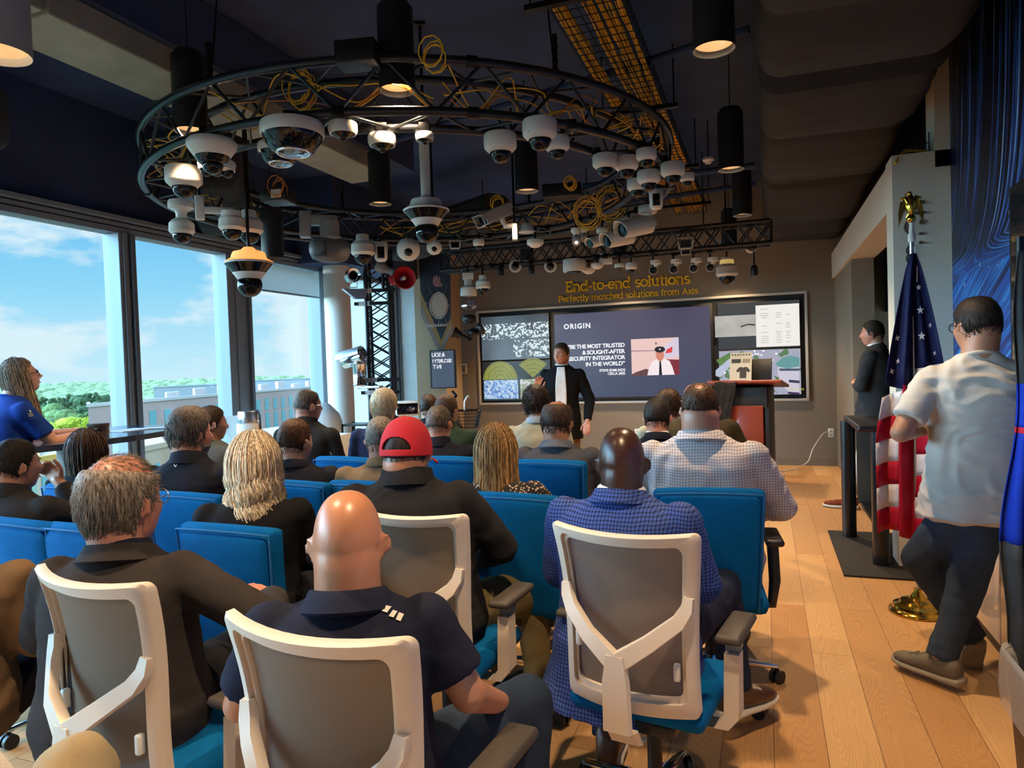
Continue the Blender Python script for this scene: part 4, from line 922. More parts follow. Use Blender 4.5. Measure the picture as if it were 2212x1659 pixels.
mb = MB(); mb.M = Matrix.Translation((-.05, 0, .03)) @ rot('Y', -102); mb.sheet(lambda u, v: (cos((u - .5) * 3) * .105, sin((u - .5) * 3) * .105, -.1 + .32 * v), 12, 2, .004); mb.build('visor', STEEL, t_)
MB().box((.12, .03, -.34), (.3, .1, .03), bev=.004).build('bracket', STEEL, t_)
# exploded camera model hanging left of the screens
p = at(1011, 600, 8.9); t_ = thing('exploded_camera_model', 'camera taken apart and strung on thin rods left of the screen wall', 'display model', p, face_cam(p))
MB().box((-.0, 0, .02), (.14, .1, .08), bev=.006).build('mount_block', WP, t_)
MB().lathe([(.05, -.02), (.05, -.1), (.1, -.13), (.105, -.22), (.1, -.23)], 28).build('upper_shell', WP, t_)
mb = MB(); mb.lathe([(.05, -.34), (.1, -.35), (.1, -.37), (.05, -.4)], 24); mb.box((.02, 0, -.32), (.09, .07, .05)); mb.build('circuit_ring', STEEL, t_)
mb = MB()
for a in range(0, 360, 60): mb.cyl((cos(radians(a)) * .06, sin(radians(a)) * .06, -.22), (cos(radians(a)) * .06, sin(radians(a)) * .06, -.75), .003, n=5)
mb.build('support_rod', BLACK_METAL, t_)
MB().sphere((.0, 0, -.52), (.09, .08, .065), 16, 10).build('inner_hood', BP, t_)
mb = MB(); mb.sphere((.04, 0, -.7), (.08, .07, .06), 16, 10); mb.M = Matrix.Translation((-.06, 0, -.76)) @ rot('Y', -62); mb.lathe([(.03, -.08), (.03, .06), (.05, .08), (.05, .12), (.07, .14), (.072, .17), (.05, .18)], 20); mb.build('lens_block', BP, t_)
mb = MB(); mb.M = Matrix.Translation((.13, 0, -.66)) @ rot('Y', 60); mb.lathe([(.05, -.03), (.08, 0), (.08, .03), (.05, .05)], 24); mb.build('gear_ring', BP, t_)
stem(t_, .05)
# ================================================================== SCREEN WALL
SY = BY - .0                                    # wall face
def glow(name, c, s=1.0): return mat(name, (8, 8, 10), .3, emit=c, es=s)
sw = thing('video_wall', 'recessed wall of five screens framed in white behind the speaker', 'video wall', (-1.88, SY, 0))
X0, X1, Z0, Z1 = -4.295 + 1.88, .54 + 1.88, .909, 2.373
mb = MB(); w = .035
for c, d in (((( X0 + X1) / 2, -.02, Z1), (X1 - X0 + w, .04, w)), (((X0 + X1) / 2, -.02, Z0), (X1 - X0 + w, .04, w)), ((X0, -.02, (Z0 + Z1) / 2), (w, .04, Z1 - Z0)), ((X1, -.02, (Z0 + Z1) / 2), (w, .04, Z1 - Z0))): mb.box(c, d, bev=.004)
mb.build('white_frame', mat('white_frame', (196, 192, 182), .5), sw)
MB().box(((X0 + X1) / 2, -.004, (Z0 + Z1) / 2), (X1 - X0, .008, Z1 - Z0)).build('recess_panel', mat('recess_black', (14, 14, 16), .6), sw)
def wall_pt(px, py): p = atY(px, py, SY - .05); return p.x + 1.88, p.z
def screen(x0, x1, z0, z1, m_, bez=.012):
    b_ = MB().box(((x0 + x1) / 2, -.03, (z0 + z1) / 2), (x1 - x0 + 2 * bez, .045, z1 - z0 + 2 * bez), bev=.004).build('screen', BLACK_PLASTIC, sw)
    MB().box(((x0 + x1) / 2, -.0535, (z0 + z1) / 2), (x1 - x0, .002, z1 - z0)).build('display', m_, b_, smooth=0); return b_
def img_mat(name, fn):
    m, t, b, N, L = nodes_mat(name); co = N('ShaderNodeTexCoord'); s = N('ShaderNodeSeparateXYZ'); L(co.outputs['Object'], s.inputs[0])
    c = fn(t, N, L, co, s); b.inputs['Base Color'].default_value = (.01, .01, .012, 1); b.inputs['Roughness'].default_value = .25
    L(c, b.inputs['Emission Color']); b.inputs['Emission Strength'].default_value = 1.0; return m
def slide(t, N, L, co, s):
    r = N('ShaderNodeMapRange'); L(s.outputs[2], r.inputs[0]); r.inputs[1].default_value = 1.0; r.inputs[2].default_value = 2.25
    return mixc(t, r.outputs[0], lin((60, 68, 92)), lin((72, 68, 92)))
SLIDE = img_mat('slide_background', slide)
cx0, cx1, cz0, cz1 = -3.02 + 1.88, -.72 + 1.88, .985, 2.262
cs_ = screen(cx0, cx1, cz0, cz1, SLIDE, .035)
FRONT = lambda x, z, y=-.056: Matrix.Translation((x, y, z)) @ Matrix.Rotation(pi / 2, 4, 'X')
WHT = glow('slide_white', (240, 240, 244), 1.0)
def sp(px, py): return wall_pt(px, py)
x, z = sp(1218, 711); text('title_text', 'ORIGIN', .105, FRONT(x, z), WHT, cs_, .001, .003, spacing=1.22)
for k, (ln_, px, py) in enumerate((('“BE THE MOST TRUSTED', 1350, 749), ('& SOUGHT-AFTER', 1350, 762.5), ('SECURITY INTEGRATOR', 1350.5, 775.5), ('IN THE WORLD”', 1350.5, 788.5))):
    x, z = sp(px, py); text('quote_text', ln_, .084, FRONT(x, z - .0), WHT, cs_, .001, .0022, 'RIGHT', spacing=.93)
for ln_, px, py in (('STEVE EDMUNDS', 1351, 801.5), ('CIRCA 2005', 1351, 809)):
    x, z = sp(px, py); text('caption_text', ln_, .054, FRONT(x, z), WHT, cs_, .001, .0012, 'RIGHT', spacing=.93)
# the picture on the slide, as flat shapes
def flat(pts, c, name, par, y, es=1.0, s=.0004): return MB().prism(pts, 0, s, lambda q: V((q.x, y - q.z, q.y))).build(name, glow('glow_%d_%d_%d' % c, c, es), par, smooth=0)
px0, pz1 = sp(1363, 733); px1, pz0 = sp(1468, 809)
ph = flat([(px0, pz0), (px1, pz0), (px1, pz1), (px0, pz1)], (226, 190, 184), 'photo', cs_, -.0565)
pw, phh = px1 - px0, pz1 - pz0; A = lambda u, v: (px0 + u * pw, pz0 + v * phh)
Yp = -.0572
flat([A(0, 0), A(.55, 0), A(.55, .08), A(.3, .18), A(.1, .1), A(0, .04)], (96, 60, 60), 'photo_shadow', ph, Yp)
flat([A(.6, .0), A(1, 0), A(1, .4), A(.75, .42), A(.6, .3)], (120, 40, 52), 'photo_car', ph, Yp)
flat([A(.55, .42), A(1, .5), A(1, .98), A(.92, .98), A(.72, .78), A(.5, .72)], (206, 196, 214), 'photo_tail', ph, Yp - .0002)
flat([A(.75, .68), A(.87, .76), A(.86, .6), A(.72, .58)], (214, 60, 64), 'photo_logo', ph, Yp - .0006)
flat([A(0, .66), A(.5, .655), A(.5, .675), A(0, .69)], (150, 120, 130), 'photo_line', ph, Yp - .0002)
flat([A(.33, 0), A(.9, 0), A(.86, .2), A(.8, .38), A(.68, .44), A(.55, .44), A(.43, .36), A(.36, .16)], (236, 222, 224), 'photo_shirt', ph, Yp - .0008)
flat([A(.52, .62), A(.69, .62), A(.69, .5), A(.655, .4), A(.605, .37), A(.56, .4), A(.52, .5)], (206, 128, 108), 'photo_face', ph, Yp - .0012)
flat([A(.49, .7), A(.53, .76), A(.6, .775), A(.68, .76), A(.72, .7), A(.7, .64), A(.61, .6), A(.52, .63)], (24, 22, 30), 'photo_cap', ph, Yp - .0016)
flat([A(.585, .69), A(.605, .73), A(.625, .69), A(.605, .67)], (230, 220, 190), 'photo_badge', ph, Yp - .002)
flat([A(.575, .0), A(.64, .0), A(.625, .36), A(.61, .39), A(.59, .36)], (18, 20, 30), 'photo_tie', ph, Yp - .002)
flat([A(.515, .86), A(.53, .91), A(.545, .86), A(.53, .81)], (40, 38, 50), 'photo_dot', ph, Yp - .002)
# left pair of screens
def crowd(t, N, L, co, s):
    n = N('ShaderNodeTexNoise'); n.inputs['Scale'].default_value = 26; n.inputs['Detail'].default_value = 4; L(co.outputs['Object'], n.inputs['Vector'])
    v = N('ShaderNodeTexVoronoi'); v.inputs['Scale'].default_value = 34; L(co.outputs['Object'], v.inputs['Vector'])
    z = s.outputs[2]; x = s.outputs[0]
    up_ = mathn(t, 'MULTIPLY', mathn(t, 'GREATER_THAN', z, 1.93), mathn(t, 'LESS_THAN', z, 2.165))
    dn = mathn(t, 'MULTIPLY', mathn(t, 'MULTIPLY', mathn(t, 'GREATER_THAN', z, 1.635), mathn(t, 'LESS_THAN', z, 1.9)), mathn(t, 'GREATER_THAN', x, -1.82))
    a = mathn(t, 'MULTIPLY', mathn(t, 'MAXIMUM', up_, dn), mathn(t, 'GREATER_THAN', mathn(t, 'ADD', n.outputs[0], mathn(t, 'MULTIPLY', v.outputs['Distance'], .25)), .66))
    r = N('ShaderNodeMapRange'); L(z, r.inputs[0]); r.inputs[1].default_value = 1.6; r.inputs[2].default_value = 2.3
    return mixc(t, a, mixc(t, r.outputs[0], lin((84, 94, 106)), lin((44, 46, 54))), lin((200, 214, 216)))
sl = screen(-4.23 + 1.88, -3.115 + 1.88, 1.60, 2.285, img_mat('crowd_feed', crowd))
GT = glow('dim_text', (150, 156, 160), .9)
for px, py in ((1060, 734), (1108, 731), (1157, 729)): x, z = sp(px, py); MB().box((x, -.056, z), (.09, .001, .014)).build('caption_bar', GT, sl)
def darkf(t, N, L, co, s):
    n = N('ShaderNodeTexNoise'); n.inputs['Scale'].default_value = 6; L(co.outputs['Object'], n.inputs['Vector']); return mixc(t, n.outputs[0], lin((16, 18, 18)), lin((44, 52, 50)))
s2 = screen(-4.23 + 1.88, -3.115 + 1.88, .965, 1.57, img_mat('radar_feed', darkf))
def fan(cx, cz, R_, a0, a1, par):
    for k in range(9):
        r0, r1 = R_ * k / 9, R_ * (k + 1) / 9 - .004; n_ = 24; pts = [(cx + cos(a0 + (a1 - a0) * i / n_) * r1, cz + sin(a0 + (a1 - a0) * i / n_) * r1) for i in range(n_ + 1)] + [(cx + cos(a1 - (a1 - a0) * i / n_) * (r0 + .0005), cz + sin(a1 - (a1 - a0) * i / n_) * (r0 + .0005)) for i in range(n_ + 1)]
        flat(pts, (120, 124, 52) if k % 2 else (104, 110, 48), 'radar_ring', par, -.0565)
    for k in range(1, 10):
        r0 = R_ * k / 9 - .002; MB().tube([(cx + cos(a0 + (a1 - a0) * i / 24) * r0, -.057, cz + sin(a0 + (a1 - a0) * i / 24) * r0) for i in range(25)], .0025, 4).build('radar_line', glow('radar_line', (206, 206, 110)), par)
x, z = sp(1081, 820); fan(x, z, .285, 0, pi, s2)
x, z = sp(1152, 816); fan(x, z, .30, radians(42), radians(138), s2)
def mapimg(sc, c1, c2, c3):
    def f(t, N, L, co, s):
        n = N('ShaderNodeTexNoise'); n.inputs['Scale'].default_value = sc; n.inputs['Detail'].default_value = 6; L(co.outputs['Object'], n.inputs['Vector'])
        v = N('ShaderNodeTexVoronoi'); v.inputs['Scale'].default_value = sc * 1.6; v.distance = 'CHEBYCHEV'; L(co.outputs['Object'], v.inputs['Vector'])
        r = N('ShaderNodeValToRGB'); L(v.outputs['Color'], r.inputs[0]); e = r.color_ramp.elements; e[0].color = lin(c1); e[1].color = lin(c2); q = e.new(.5); q.color = lin(c3)
        return mixc(t, mathn(t, 'GREATER_THAN', n.outputs[0], .56), r.outputs[0], lin(c2))
    return f
M1 = img_mat('plan_feed', mapimg(18, (40, 80, 170), (190, 206, 216), (120, 160, 210))); M2 = img_mat('map_feed', mapimg(12, (110, 116, 96), (196, 200, 196), (150, 156, 130)))
x0, z0 = sp(1047, 862); x1, z1 = sp(1119, 820); MB().box(((x0 + x1) / 2, -.0562, (z0 + z1) / 2), (x1 - x0, .001, z1 - z0)).build('plan_picture', M1, s2)
x0, z0 = sp(1125, 862); x1, z1 = sp(1187, 818); MB().box(((x0 + x1) / 2, -.0562, (z0 + z1) / 2), (x1 - x0, .001, z1 - z0)).build('map_picture', M2, s2)
# right pair
s3 = screen(-.61 + 1.88, .455 + 1.88, 1.635, 2.275, glow('video_grey', (58, 62, 66)))
def gry(t, N, L, co, s):
    n = N('ShaderNodeTexNoise'); n.inputs['Scale'].default_value = 5; n.inputs['Detail'].default_value = 8; L(co.outputs['Object'], n.inputs['Vector']); return mixc(t, n.outputs[0], lin((140, 138, 134)), lin((196, 194, 188)))
x0, z0 = sp(1545, 729); x1, z1 = sp(1632, 679); MB().box(((x0 + x1) / 2, -.056, (z0 + z1) / 2), (x1 - x0, .001, z1 - z0)).build('grey_picture', img_mat('grey_feed', gry), s3)
a = sp(1600, 706); bb = sp(1631, 702); MB().tube([(a[0], -.057, a[1]), ((a[0] + bb[0]) / 2, -.057, a[1] + .03), (bb[0], -.057, bb[1])], .011, 5).build('crack_mark', glow('crack', (30, 30, 30)), s3)
x0, z0 = sp(1634, 750); x1, z1 = sp(1726, 655); doc = MB().box(((x0 + x1) / 2, -.0565, (z0 + z1) / 2), (x1 - x0, .001, z1 - z0)).build('document_window', glow('document_white', (232, 228, 222), 1.0), s3)
rnd = random.Random(5)
for k in range(17):
    zz_ = z1 - (z1 - z0) * (.1 + .05 * k); 
    if k in (1, 5, 6, 10): continue
    for (u0, u1) in ((.1, .3), (.45, .6), (.68, .8)):
        if rnd.random() < .75: MB().box((x0 + (x1 - x0) * (u0 + u1) / 2, -.0574, zz_), ((x1 - x0) * (u1 - u0) * rnd.uniform(.6, 1), .0006, .006)).build('text_line', glow('doc_text', (150, 146, 142)), doc)
def aerial(t, N, L, co, s):
    n = N('ShaderNodeTexNoise'); n.inputs['Scale'].default_value = 7; n.inputs['Detail'].default_value = 7; L(co.outputs['Object'], n.inputs['Vector'])
    c = mixc(t, n.outputs[0], lin((150, 156, 176)), lin((172, 170, 186)))
    return mixc(t, mathn(t, 'GREATER_THAN', n.outputs[0], .57), c, lin((84, 120, 84)))
s4 = screen(-.61 + 1.88, .455 + 1.88, .985, 1.61, img_mat('aerial_feed', aerial))
def pv(lst): return [sp(*q) for q in lst]
for nm, pts, c in (('lawn', [(1547, 778), (1575, 762), (1600, 764), (1612, 778), (1590, 800), (1560, 795)], (92, 126, 72)), ('low_building', [(1546, 800), (1575, 775), (1585, 782), (1556, 815), (1546, 812)], (178, 186, 206)),
                   ('road', [(1548, 862), (1590, 800), (1640, 790), (1650, 830), (1600, 862)], (176, 178, 196)), ('tree_patch', [(1605, 812), (1620, 805), (1625, 820), (1612, 828)], (80, 122, 70)), ('tree_patch', [(1620, 780), (1665, 775), (1668, 786), (1625, 795)], (76, 112, 70)),
                   ('round_building', [(1680, 786), (1726, 780), (1727, 850), (1706, 848), (1690, 835), (1680, 810)], (196, 192, 206)), ('teal_roof', [(1675, 786), (1690, 773), (1705, 768), (1727, 772), (1727, 792), (1700, 796), (1680, 792)], (100, 150, 152)),
                   ('window_band', [(1683, 796), (1727, 796), (1727, 801), (1684, 801)], (70, 84, 104)), ('window_band', [(1704, 820), (1727, 822), (1727, 828), (1704, 826)], (60, 66, 84)), ('seal_base', [(1702, 846), (1727, 848), (1727, 853), (1702, 851)], (60, 44, 84))):
    flat(pv(pts), c, nm, s4, -.0565 - (.0004 if 'building' in nm else .0008 if 'roof' in nm or 'band' in nm or 'base' in nm else 0))
for (px, py) in ((1607, 766), (1617, 764), (1625, 767), (1632, 764), (1638, 765), (1645, 767), (1630, 758), (1649, 758), (1603, 777), (1613, 779), (1668, 778), (1677, 764), (1566, 805)):
    x, z = sp(px, py); MB().box((x, -.058, z), (.028, .001, .02)).build('white_tag', WHT, s4)
x, z = sp(1702, 843); text('footer_text', 'EVERYTHING', .035, FRONT(x, z, -.058), glow('footer_yellow', (214, 190, 60)), s4, .0005)

# ================================================================== SLAB LETTERING
def arc(cx, cy, rx, ry, a0, a1, n=14): return [(cx + cos(radians(a0 + (a1 - a0) * i / n)) * rx, cy + sin(radians(a0 + (a1 - a0) * i / n)) * ry) for i in range(n + 1)]
def sf(x, y, w=.17): return [(x - w, y), (x + w, y)]
G = {
 'o': (1.05, [arc(.5, .5, .46, .46, 0, 360, 28)]), '-': (.6, [[(.08, .48), (.5, .48)]]), ' ': (.62, []),
 'e': (1.02, [[(.06, .52), (.93, .52)] + arc(.5, .5, .45, .46, 0, 318, 26)[1:]]),
 'n': (1.15, [[(-.02, .96), (.2, .96), (.2, 0)], arc(.55, .58, .35, .38, 180, 0) + [(.9, 0)], sf(.2, 0), sf(.9, 0)]),
 'h': (1.15, [[(-.02, 1.4), (.2, 1.4), (.2, 0)], arc(.55, .58, .35, .38, 180, 0) + [(.9, 0)], sf(.2, 0), sf(.9, 0)]),
 'm': (1.75, [[(-.02, .96), (.2, .96), (.2, 0)], arc(.52, .6, .32, .36, 180, 0) + [(.84, 0)], arc(1.16, .6, .32, .36, 180, 0) + [(1.48, 0)], sf(.2, 0, .14), sf(.84, 0, .14), sf(1.48, 0, .14)]),
 'd': (1.15, [arc(.47, .48, .42, .46, 0, 360, 26), [(.7, 1.4), (.92, 1.4), (.92, 0), (1.1, 0)]]),
 'a': (1.12, [arc(.47, .48, .42, .46, 0, 360, 26), [(.92, .96), (.92, 0), (1.1, 0)]]),
 't': (.72, [[(.28, 1.3), (.28, .3)] + arc(.5, .27, .22, .25, 180, 300, 8), [(.0, .94), (.62, .94)]]),
 'f': (.66, [[(.26, 0), (.26, 1.1)] + arc(.48, 1.1, .22, .28, 180, 60, 8), [(.0, .94), (.56, .94)], sf(.26, 0)]),
 'l': (.5, [[(.0, 1.4), (.22, 1.4), (.22, 0)], sf(.22, 0, .2)]), 'i': (.5, [[(.0, .96), (.22, .96), (.22, 0)], sf(.22, 0, .2), [(.22, 1.26), (.22, 1.42)]]),
 'u': (1.15, [[(-.02, .96), (.2, .96), (.2, .4)] + arc(.52, .38, .32, .36, 180, 360), [(.66, .96), (.86, .96), (.86, 0), (1.06, 0)]]),
 's': (.82, [arc(.4, .72, .3, .24, 35, 270, 16) + arc(.4, .25, .32, .24, 90, -145, 16)]),
 'r': (.8, [[(-.02, .96), (.2, .96), (.2, 0)], arc(.55, .55, .35, .4, 180, 70, 8), sf(.2, 0, .2)]),
 'c': (.92, [arc(.5, .48, .44, .46, 45, 315, 22)]), 'y': (1.02, [[(.12, .96), (.5, .04)], [(.9, .96), (.42, -.3), (.2, -.4)], sf(.1, .96, .15), sf(.9, .96, .15)]),
 'x': (.98, [[(.1, .96), (.86, 0)], [(.86, .96), (.1, 0)], sf(.12, .96, .13), sf(.84, .96, .13), sf(.12, 0, .13), sf(.84, 0, .13)]),
 'A': (1.35, [[(.12, 0), (.62, 1.4), (1.12, 0)], [(.3, .48), (.94, .48)], sf(.12, 0), sf(1.12, 0)]),
 'E': (1.15, [[(.22, 0), (.22, 1.4)], [(.0, 1.4), (.95, 1.4), (.95, 1.1)], [(.22, .72), (.75, .72)], [(.0, 0), (.98, 0), (.98, .3)]]),
 'P': (1.12, [[(.22, 0), (.22, 1.4)], [(.0, 1.4), (.6, 1.4)] + arc(.6, 1.03, .38, .37, 90, -90) + [(.22, .66)], sf(.22, 0, .22)]),
}
def slab(body, x0, x1, z, root, w_=.21, xh=None):
    tot = sum(G[c][0] for c in body) - .1; k = (x1 - x0) / tot; cur = x0
    for c in body:
        adv, st = G[c]; 
        if st:
            mb = MB()
            for pl in st:
                n_ = len(pl); L_ = []
                for i, (u, v) in enumerate(pl):
                    d0 = V((u - pl[i - 1][0], v - pl[i - 1][1])) if i else None; d1 = V((pl[i + 1][0] - u, pl[i + 1][1] - v)) if i < n_ - 1 else None
                    if d0 is None: d0 = d1
                    if d1 is None: d1 = d0
                    d0 = d0.normalized(); d1 = d1.normalized(); q_ = (d0 + d1); q_ = q_.normalized() if q_.length > .2 else d0
                    nn = V((-q_.y, q_.x)) * (w_ / 2 / max(.6, q_.dot(d0))); L_.append((V((u, v)) + nn, V((u, v)) - nn))
                rings = [[V((a_.x, 0, a_.y)), V((b_.x, 0, b_.y)), V((b_.x, .12, b_.y)), V((a_.x, .12, a_.y))] for a_, b_ in L_]
                mb.loft([[V((cur + p.x * k, -.022 + p.y * k * .9, z + p.z * k)) for p in r_] for r_ in rings])
            mb.build('letter', YEL, root, smooth=0)
        cur += adv * k
YEL = mat('mustard_letter', (255, 205, 0), .5)
sg = thing('wall_lettering', 'large yellow raised words End-to-end solutions above the screens', 'sign', (0, BY, 0))
a = atY(1223, 629, BY); b2 = atY(1490, 613, BY); slab('End-to-end solutions', a.x, b2.x, (a.z + b2.z) / 2, sg)
sg = thing('wall_lettering', 'smaller yellow raised line Perfectly matched solutions from Axis under the heading', 'sign', (0, BY, 0))
a = atY(1207, 652, BY); b2 = atY(1508, 634, BY); slab('Perfectly matched solutions from Axis', a.x, b2.x, (a.z + b2.z) / 2, sg, .2)
# outlets and cord
for px, py, lab in ((1795, 935, 'white wall outlet on the back wall with a cord plugged in'), (1377, 935, 'white wall outlet low on the back wall behind the seated rows'), (997, 797, None)):
    p = atY(px, py, BY)
    if lab:
        t_ = thing('wall_outlet', lab, 'outlet', (p.x, BY - .004, p.z)); MB().box((0, 0, 0), (.075, .008, .12), bev=.003).build('cover_plate', WHITE_PLASTIC, t_)
        for z in (-.025, .025): MB().box((0, -.005, z), (.034, .004, .03), bev=.002).build('socket', mat('socket_grey', (170, 168, 160), .5), t_)
    else:
        t_ = thing('wall_panel', 'small grey wall panel with white frame left of the screens', 'wall panel', (p.x, BY - .01, p.z)); MB().box((0, 0, 0), (.19, .02, .16), bev=.004).build('frame', WHITE_PLASTIC, t_); MB().box((0, -.011, 0), (.15, .004, .12)).build('face', mat('panel_grey', (108, 106, 98), .5), t_)
p = atY(1795, 935, BY); q0 = V((p.x - .02, BY - .02, p.z)); pts = [q0, q0 + V((-.08, -.06, .0)), q0 + V((-.22, -.15, -.2)), q0 + V((-.3, -.3, -.36)), V((q0.x - .5, BY - .5, .012)), V((q0.x - .75, BY - .75, .012)), V((.2, 9.4, .012)), V((.05, 9.3, .012))]
loose(pts, 'white extension cord running from the outlet to the lectern', WHITE_PLASTIC, .006, None)
# ================================================================== LECTERN
CHERRY = mat('cherry_veneer', (146, 62, 40), .32, 0, 0, 1, .12, 5, coat=.25); LBLK = mat('lectern_black', (30, 33, 36), .5)
lc = thing('lectern', 'cherry wood and black lectern at the right of the screens', 'lectern', (-.2, 9.0, 0), radians(-10))
MB().box((0, 0, .03), (.62, .5, .06), bev=.008).build('base', CHERRY, lc)
MB().box((-.03, -.05, .5), (.46, .3, .86), bev=.004).build('front_panel', CHERRY, lc); MB().box((.24, .02, .6), (.05, .36, 1.1), bev=.004).build('side_panel', LBLK, lc)
MB().box((-.0, -.02, 1.03), (.5, .34, .24), bev=.004).build('upper_box', LBLK, lc)
mb = MB(); mb.M = Matrix.Translation((0.0, 0, 1.185)) @ rot('X', -8); mb.box((0, 0, 0), (.86, .56, .035), bev=.01); mb.build('sloped_top', CHERRY, lc)
LM = Matrix.Translation((-.2, 9.0, 0)) @ rot('Z', -10)
lp = thing('laptop', 'black laptop standing open on the lectern', 'laptop', LM @ V((.06, .02, 1.215)), radians(-10))
MB().box((0, -.05, .0), (.36, .24, .016), bev=.004).build('keyboard_base', BLACK_PLASTIC, lp); mb = MB(); mb.M = Matrix.Translation((0, .06, 0)) @ rot('X', -14); mb.box((0, 0, .14), (.40, .012, .28), bev=.004); mb.build('lid', BLACK_PLASTIC, lp)
po = thing('event_flyer', 'cream flyer with a dark tee shirt picture leaning on the laptop', 'flyer', LM @ V((-.08, -.06, 1.21)), radians(-10))
mb = MB(); mb.M = rot('X', -14); mb.box((0, 0, .19), (.26, .006, .36)); mb.build('sheet', mat('cream_paper', (206, 196, 172), .8), po)
def fp(poly, nm, m_, y=-.004): mb = MB(); mb.M = rot('X', -14); mb.prism(poly, 0, .001, lambda q: V((q.x, y - q.z, q.y))); mb.build(nm, m_, po, smooth=0)
DK = mat('print_dark', (66, 62, 56), .8)
fp([(-.01, .05), (.07, .05), (.07, .14), (.09, .12), (.115, .14), (.08, .185), (.05, .19), (.03, .18), (.01, .19), (-.02, .185), (-.055, .14), (-.03, .12), (-.01, .14)], 'shirt_picture', DK)
fp([(-.11, .24), (.0, .24), (.0, .29), (-.11, .29)], 'dark_picture', DK); fp([(.02, .24), (.11, .24), (.11, .29), (.02, .29)], 'tan_picture', mat('print_tan', (150, 138, 110), .8))
for k in range(7): fp([(-.11 + k * .033, .335), (-.09 + k * .033, .335), (-.09 + k * .033, .35), (-.11 + k * .033, .35)], 'header_mark', DK)
# T-shirt draped over the lectern edge
def drape(label, nm, Mx, fn, m_, nu=16, nv=20, th=.006): mb = MB(); mb.M = Mx; mb.sheet(fn, nu, nv, th); return tag(mb.build(nm, m_, smooth=180), label, 'garment' if 'shirt' in nm else 'cloth')
drape('dark grey t-shirt hanging over the left edge of the lectern', 'draped_shirt', LM @ Matrix.Translation((-.30, -.30, 1.2)),
      lambda u, v: (.22 * u - .02 + .03 * sin(v * 5) * u - .02 * v, (.30 * (1 - v * 4) if v < .25 else 0) - .012 * abs(sin(u * 9 + v * 2)) - .02, (.012 if v < .25 else .012 - (v - .25) * .62) + .01 * sin(u * 7)), fabric('charcoal_cotton', (46, 42, 38)))
# ================================================================== KIOSK CABINET, FLAGS, BIN
KB = mat('kiosk_black', (22, 24, 28), .3, .2, coat=.3)
ks = thing('display_stand', 'black open display stand with rounded posts on a flat floor plate', 'display stand', (.74, 5.8, 0))
MB().box((-.02, .02, .008), (.5, 1.3, .016), bev=.004).build('floor_plate', mat('plate_black', (20, 20, 21), .6), ks)
for (x, y) in ((-.12, .48), (.0, -.32), (.3, .48), (.36, -.32)): MB().cyl((x, y, .016), (x, y, .96), .055, n=24).build('post', KB, ks)
MB().box((.13, .08, .98), (.54, .97, .045), bev=.012).build('top_slab', KB, ks)
MB().box((.18, -.32, .90), (.36, .06, .1), bev=.006).build('front_rail', KB, ks); MB().box((.18, -.32, .42), (.36, .06, .08), bev=.006).build('lower_rail', KB, ks); MB().box((.16, .1, .3), (.4, .8, .03)).build('shelf', KB, ks)
MB().box((.16, .44, .65), (.44, .012, .7)).build('back_panel', mat('smoked_panel', (84, 90, 88), .2), ks)
bx_ = thing('white_box', 'small white box on the shelf of the black display stand', 'box', (.86, 5.75, .317)); MB().box((0, 0, .06), (.2, .24, .12), bev=.006).build('carton', WHITE_PLASTIC, bx_)
# US flag on pole with eagle
fx, fy = .80, 4.55
fl = thing('flag_pole', 'silver flag pole with a brass eagle on top and a round brass base', 'flag pole', (fx, fy, 0))
BRASS = mat('polished_brass', (212, 170, 70), .16, 1.0)
MB().lathe([(.15, 0), (.155, .01), (.15, .02), (.135, .03), (.13, .045), (.10, .055), (.09, .07), (.05, .08), (.022, .12), (.02, .14)], 48).build('base', BRASS, fl, smooth=30)
MB().cyl((0, 0, .1), (0, 0, 2.16), .0125, n=16).build('pole', mat('pole_aluminium', (190, 196, 204), .25, .9), fl)
MB().lathe([(.018, 2.13), (.02, 2.14), (.02, 2.17), (.014, 2.18), (.01, 2.23), (.014, 2.24)], 20).build('ferrule', mat('ferrule_white', (210, 210, 205), .4), fl)
eg = MB(); eg.sphere((0, 0, 2.262), .024, 16, 10)                       # ball
eg.tube([(-.0, 0, 2.285), (0, 0, 2.33), (.002, 0, 2.37), (-.004, 0, 2.395)], [.012, .03, .022, .012], 12)
eg.sphere((-.006, -.002, 2.405), (.013, .011, .013), 12, 8); eg.tube([(-.015, 0, 2.407), (-.03, 0, 2.402), (-.034, 0, 2.394)], [.006, .004, .001], 6)
for sx in (-1, 1):                                                     # spread wings hanging from raised shoulders
    for k in range(9):
        ln_ = .06 + .010 * k; x0 = .015 + k * .0045; z0 = 2.36 + .022 * sin(min(k, 6) * .5)
        eg.tube([(sx * x0, .0, z0), (sx * (x0 + .008), .004, z0 - ln_ * .4), (sx * (x0 + .004 + .001 * k), .006, z0 - ln_)], [.006, .0085, .002], 6, flat=.5)
    eg.tube([(sx * .015, 0, 2.35), (sx * .03, 0, 2.385), (sx * .052, 0, 2.375)], [.014, .013, .006], 8)
for k in range(5): eg.tube([(0, 0, 2.31), ((k - 2) * .012, .01, 2.272)], [.008, .003], 6)
eg.build('eagle_finial', BRASS, fl)
NAVY, FRED, FWHT = fabric('flag_navy', (30, 34, 74), .05, .1, .6), fabric('flag_red', (168, 24, 48), .05, .1, .6), fabric('flag_white', (206, 204, 212), .04, .1, .6)
us = thing('flag', 'American flag hanging furled from the silver pole', 'flag', (fx, fy, 0))
ztop, zbot = 2.06, .42
